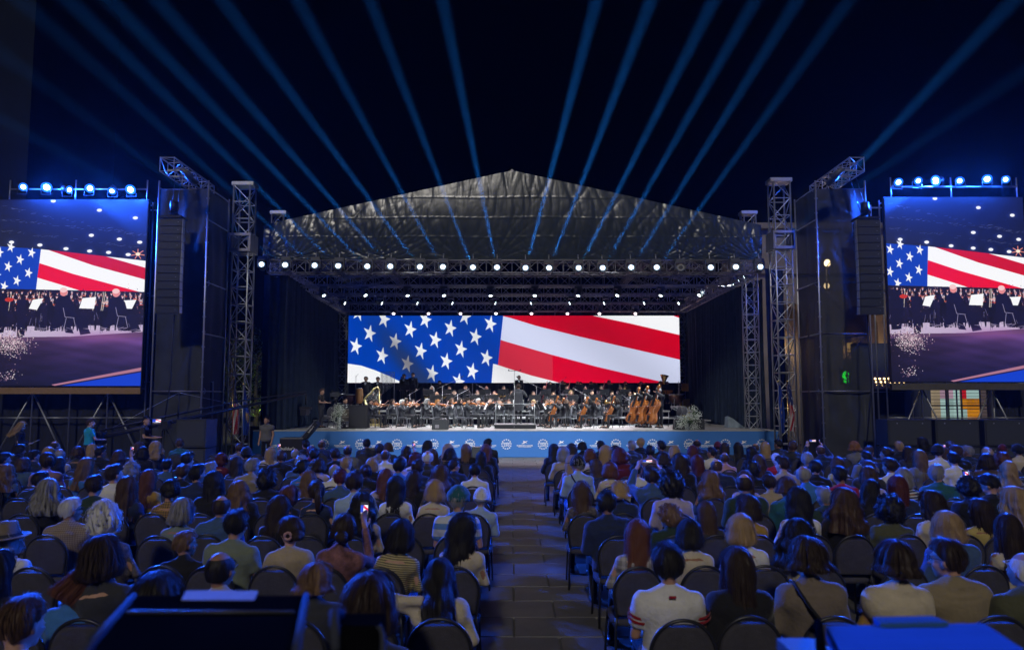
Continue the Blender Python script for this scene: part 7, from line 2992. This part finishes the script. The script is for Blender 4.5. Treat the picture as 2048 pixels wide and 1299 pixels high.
for j in range(16):
    mb_.box(((w0 + w1) / 2, .285, z0 + (z1 - z0) * (j + .5) / 16), (w1 - w0, .02, .018))
mb_.build('glazing_bars', BLACK, t)
# neon sign and lit awning behind the right scaffold mesh
p = P(1692, 752, 30)
t = thing('neon_sign', 'small round green neon sign glowing behind the right scaffold mesh', 'neon sign', p)
ng = emis('neon_green', (.02, 1, .05), 7)
m = MB()
for r_, a0_, a1_ in ((.17, 20, 200), (.08, 0, 330), (.13, 200, 340)):
    m.path([(r_ * .75 * math.cos(math.radians(a0_ + (a1_ - a0_) * i / 16)), 0, r_ * 1.15 * math.sin(math.radians(a0_ + (a1_ - a0_) * i / 16)) + (.03 if r_ < .15 else 0)) for i in range(17)], .018, 6)
for z in (-.17, -.23):
    m.path([(-.10, 0, z), (0, 0, z - .04), (.10, 0, z)], .013, 6)
m.build('tube', ng, t)
MB().box((0, .06, 0), (.5, .04, .7)).build('back_board', BLACK, t)
MB().tube((0, .12, -.3), (0, .12, -p.z), .03, n=6).build('post', BLACK, t)
p = P(1775, 758, 31)
t = thing('lit_kiosk', 'kiosk with rows of warm bulbs at the edge of the right video screen', 'kiosk', (p.x, 31, 0))
MB().box((0, .3, 1.4), (1.6, .5, 2.8)).build('wall', DARKST, t)
MB().hexa([(-.9, -.5, 2.8), (.9, -.5, 2.8), (.9, .6, 2.85), (-.9, .6, 2.85), (-.6, 0, 3.6), (.6, 0, 3.6), (.6, .5, 3.6), (-.6, .5, 3.6)]).build('roof', mat('kiosk_roof', (.12, .09, .06), .7), t)
m = MB()
for z in (2.95, 3.10, 3.25):
    for i in range(7):
        m.ell((-.66 + .2 * i, -.46 + (z - 2.8) * .55, z), (.05, .05, .05), 8, 6)
m.build('bulb_row', emis('bulb', (1, .68, .3), 5), t)
# tall dark building at the left edge
t = thing('office_block', 'tall dark building rising out of the picture at the left edge', 'building', (P(62, 200, 46).x - 6.0, 46, 0))
MB().box((0, 5, 17), (12, 10, 34)).build('wall', mat('block_render', (.012, .016, .020), .9, 0, .3, .25, spec=.1), t)
# trees left of the stage
BARK = mat('bark', (.06, .045, .03), .9, 0, .3, 8, .5, 20)
LEAFM = [mat('leaf_' + k, c, .55, 0, .25, 3) for k, c in (('mid', (.07, .12, .02)), ('light', (.12, .17, .03)), ('dark', (.035, .065, .015)))]


def tree(x, y, h, lab, seed, n=1500, rad=2.2):
    rs = random.Random(seed)
    t = thing('tree', lab, 'tree', (x, y, 0), group='trees left of the stage')
    m = MB()
    m.path([(0, 0, 0), (.06, .03, h * .25), (-.05, .05, h * .5), (.08, 0, h * .85)], [.18, .15, .10, .03], 8)
    tips = []
    for k in range(14):
        a, f = rs.uniform(0, 2 * PI), rs.uniform(.28, .85)
        b0 = Vector((0, 0, h * f))
        L = rad * (1.2 - f * .7)
        e = b0 + Vector((L * math.cos(a), L * math.sin(a), rs.uniform(.1, .9)))
        m.path([b0, (b0 + e) / 2 + Vector((0, 0, .15)), e], [.05, .03, .012], 5)
        tips += [b0 + (e - b0) * q for q in (.4, .6, .8, 1)]
    m.build('trunk', BARK, t)
    for q in range(3):
        c = MB()
        for k in range(n // 3):
            o = rs.choice(tips) + Vector((rs.gauss(0, .42), rs.gauss(0, .42), rs.gauss(0, .36)))
            d = Vector((rs.gauss(0, 1), rs.gauss(0, 1), rs.gauss(-.3, .7))).normalized()
            u, v = MB.frame(d)
            s = rs.uniform(.07, .13)
            c.add([o, o + d * s * .6 + u * s * .4, o + d * s * 1.5, o + d * s * .6 - u * s * .4], [(0, 1, 2, 3)])
        c.build('crown', LEAFM[q], t, 'stuff')


tree(P(512, 800, 46).x, 46, 6.0, 'leafy tree with yellow green leaves lit beside the left drape', 1, 2400, 1.9)
tree(P(480, 800, 50).x - 1, 51, 8.0, 'taller dark tree behind the left lattice tower', 2, 1800, 2.6)
tree(P(440, 800, 54).x, 56, 7.0, 'dark tree farther back behind the left scaffold', 3, 1500, 2.6)
p = P(519, 790, 44.6)
tl = thing('garden_lamp', 'low garden lamp post lighting the leaves left of the stage', 'lamp post', (p.x + .55, 44.2, 0))
MB().tube((0, 0, 0), (0, 0, 1.1), .04, n=7).build('post', BLACK, tl)
MB().ell((0, 0, 1.15), (.09, .09, .09), 10, 8).build('globe', emis('garden_globe', (.8, 1, .4), 3), tl)
point('garden_light', (p.x + .2, 44.0, 1.5), 42, (.85, 1, .35), .1)

# ------------------------------------------------------------------ sound desks at the bottom edge, just in front of the camera
DESK = mat('desk_black', (.004, .004, .0045), 1, 0, .2, 9, spec=0)
RIM = mat('desk_rim', (.045, .05, .07), .8, 0, .1, 9, spec=.1)
fa, fb_, nb, na_ = P(268, 1190, 1.80), P(612, 1190, 1.80), P(585, 1345, 1.15), P(135, 1345, 1.15)
t = thing('mixing_desk', 'black mixing desk lid with bright rims at the bottom left, nearest to the camera', 'mixing desk', (0, 0, 0))
th_ = Vector((0, 0, -.05))
MB().hexa([na_ + th_, nb + th_, fb_ + th_, fa + th_, na_, nb, fb_, fa]).build('lid', DESK, t)
cr = MB()
f = .33
cr.tube(fa + (na_ - fa) * f + Vector((.02, 0, .004)), fb_ + (nb - fb_) * f + Vector((-.02, 0, .004)), .004, n=6)
cr.build('lid_crease', mat('crease_line', (.05, .05, .045), .5), t)  # slightly lighter line across the black lid
for a, b_ in ((fa, na_), (fb_, nb)):
    MB().tube(a + Vector((0, 0, .0)), b_ + Vector((0, 0, .0)), .0085, n=8).build('rim', RIM, t)
c1 = fa + Vector((-.03, .02, -.03))
c2_ = na_ + Vector((-.09, .02, -.05))
MB().path([fa + Vector((.02, .03, -.025)), c1, c1 + (c2_ - c1) * .45], .006, 6).build('side_rail', RIM, t)
bd = MB()
bd.hexa([Vector((na_.x + .06, na_.y + .05, .0)), Vector((nb.x - .04, nb.y + .05, .0)), Vector((fb_.x - .04, fb_.y - .06, .0)), Vector((fa.x + .04, fa.y - .06, .0)), na_ + th_ + Vector((.06, .05, -.004)), nb + th_ + Vector((-.04, .05, -.004)), fb_ + th_ + Vector((-.04, -.06, -.004)), fa + th_ + Vector((.04, -.06, -.004))])
bd.build('pedestal', DESK, t)
n_ = (fb_ - fa).cross(na_ - fa).normalized()
n_ = n_ if n_.z > 0 else -n_
q = [P(372, 1188, 1.83), P(516, 1188, 1.83), P(508, 1207, 1.74), P(362, 1207, 1.74)]
pl = MB()
pl.hexa([v + Vector((0, 0, .004)) for v in (q[3], q[2], q[1], q[0])] + [v + Vector((0, 0, .010)) for v in (q[3], q[2], q[1], q[0])])
tag(pl.build('paper_pad', mat('grey_paper', (.34, .35, .37), .9, 0, .1, 20, spec=.1)), 'white paper pad lying on the far edge of the black desk lid', 'paper pad')
t = thing('display_stand', 'small dark display on a stand at right of the black mixing desk', 'display', (0, 0, 0))
e = [P(662, 1345, 1.55), P(757, 1345, 1.55), P(757, 1250, 1.62), P(662, 1250, 1.62)]
bk = Vector((0, .09, .0))
MB().hexa([e[0], e[1], e[1] + bk, e[0] + bk, e[3], e[2], e[2] + bk, e[3] + bk]).build('housing', DESK, t)
MB().path([P(672, 1300, 1.57), P(668, 1222, 1.63), P(682, 1226, 1.66)], .012, 6).build('arm', RIM, t)
MB().path([e[2] + Vector((0, .0, .0)), e[2] + Vector((.01, 0, -.02)), e[1] + Vector((.01, 0, .02))], .007, 6).build('rim', RIM, t)
MB().box(((e[0].x + e[1].x) / 2, 1.62, .78), (.06, .06, 1.5)).build('stand_pole', STEEL, t)
fa, fb_, nb, na_ = P(1652, 1250, 1.85), P(1968, 1245, 1.85), P(2120, 1345, 1.25), P(1705, 1345, 1.25)
t = thing('lighting_desk', 'pale flat desk cover shining blue at the bottom right corner', 'lighting desk', (0, 0, 0))
BLUELIT = mat('desk_cover_bluelit', (.045, .13, .28), 1, 0, .12, 4, spec=0)  # grey-white cover; the blue lamplight is put into its base colour
th_ = Vector((0, 0, -.035))
MB().hexa([na_ + th_, nb + th_, fb_ + th_, fa + th_, na_, nb, fb_, fa]).build('cover', BLUELIT, t)
MB().hexa([fa + (fb_ - fa) * .28 + Vector((0, -.05, .003)), fa + (fb_ - fa) * .70 + Vector((0, -.05, .003)), fa + (fb_ - fa) * .68 + Vector((0, 0, .003)), fa + (fb_ - fa) * .30 + Vector((0, 0, .003)),
            fa + (fb_ - fa) * .28 + Vector((0, -.05, .02)), fa + (fb_ - fa) * .70 + Vector((0, -.05, .02)), fa + (fb_ - fa) * .68 + Vector((0, 0, .02)), fa + (fb_ - fa) * .30 + Vector((0, 0, .02))]).build('hinge_block', BLUELIT, t)
MB().path([fa + Vector((-.035, .0, -.02)), fa + Vector((-.02, 0, .005)), na_ + Vector((-.05, 0, .0))], .012, 6).build('edge_rail', DESK, t)
MB().hexa([Vector((na_.x + .05, na_.y + .05, 0)), Vector((nb.x - .05, nb.y + .05, 0)), Vector((fb_.x - .05, fb_.y - .06, 0)), Vector((fa.x + .05, fa.y - .06, 0)), na_ + th_ + Vector((.05, .05, -.003)), nb + th_ + Vector((-.05, .05, -.003)), fb_ + th_ + Vector((-.05, -.06, -.003)), fa + th_ + Vector((.05, -.06, -.003))]).build('pedestal', DESK, t)
bx = P(1612, 1290, 1.9)
t = thing('cable_box', 'small dark cable box beside the pale desk cover', 'box', (bx.x, 1.9, 0))
MB().box((0, 0, bx.z / 2), (.11, .12, bx.z)).build('case', mat('grey_box', (.10, .11, .13), .5), t)
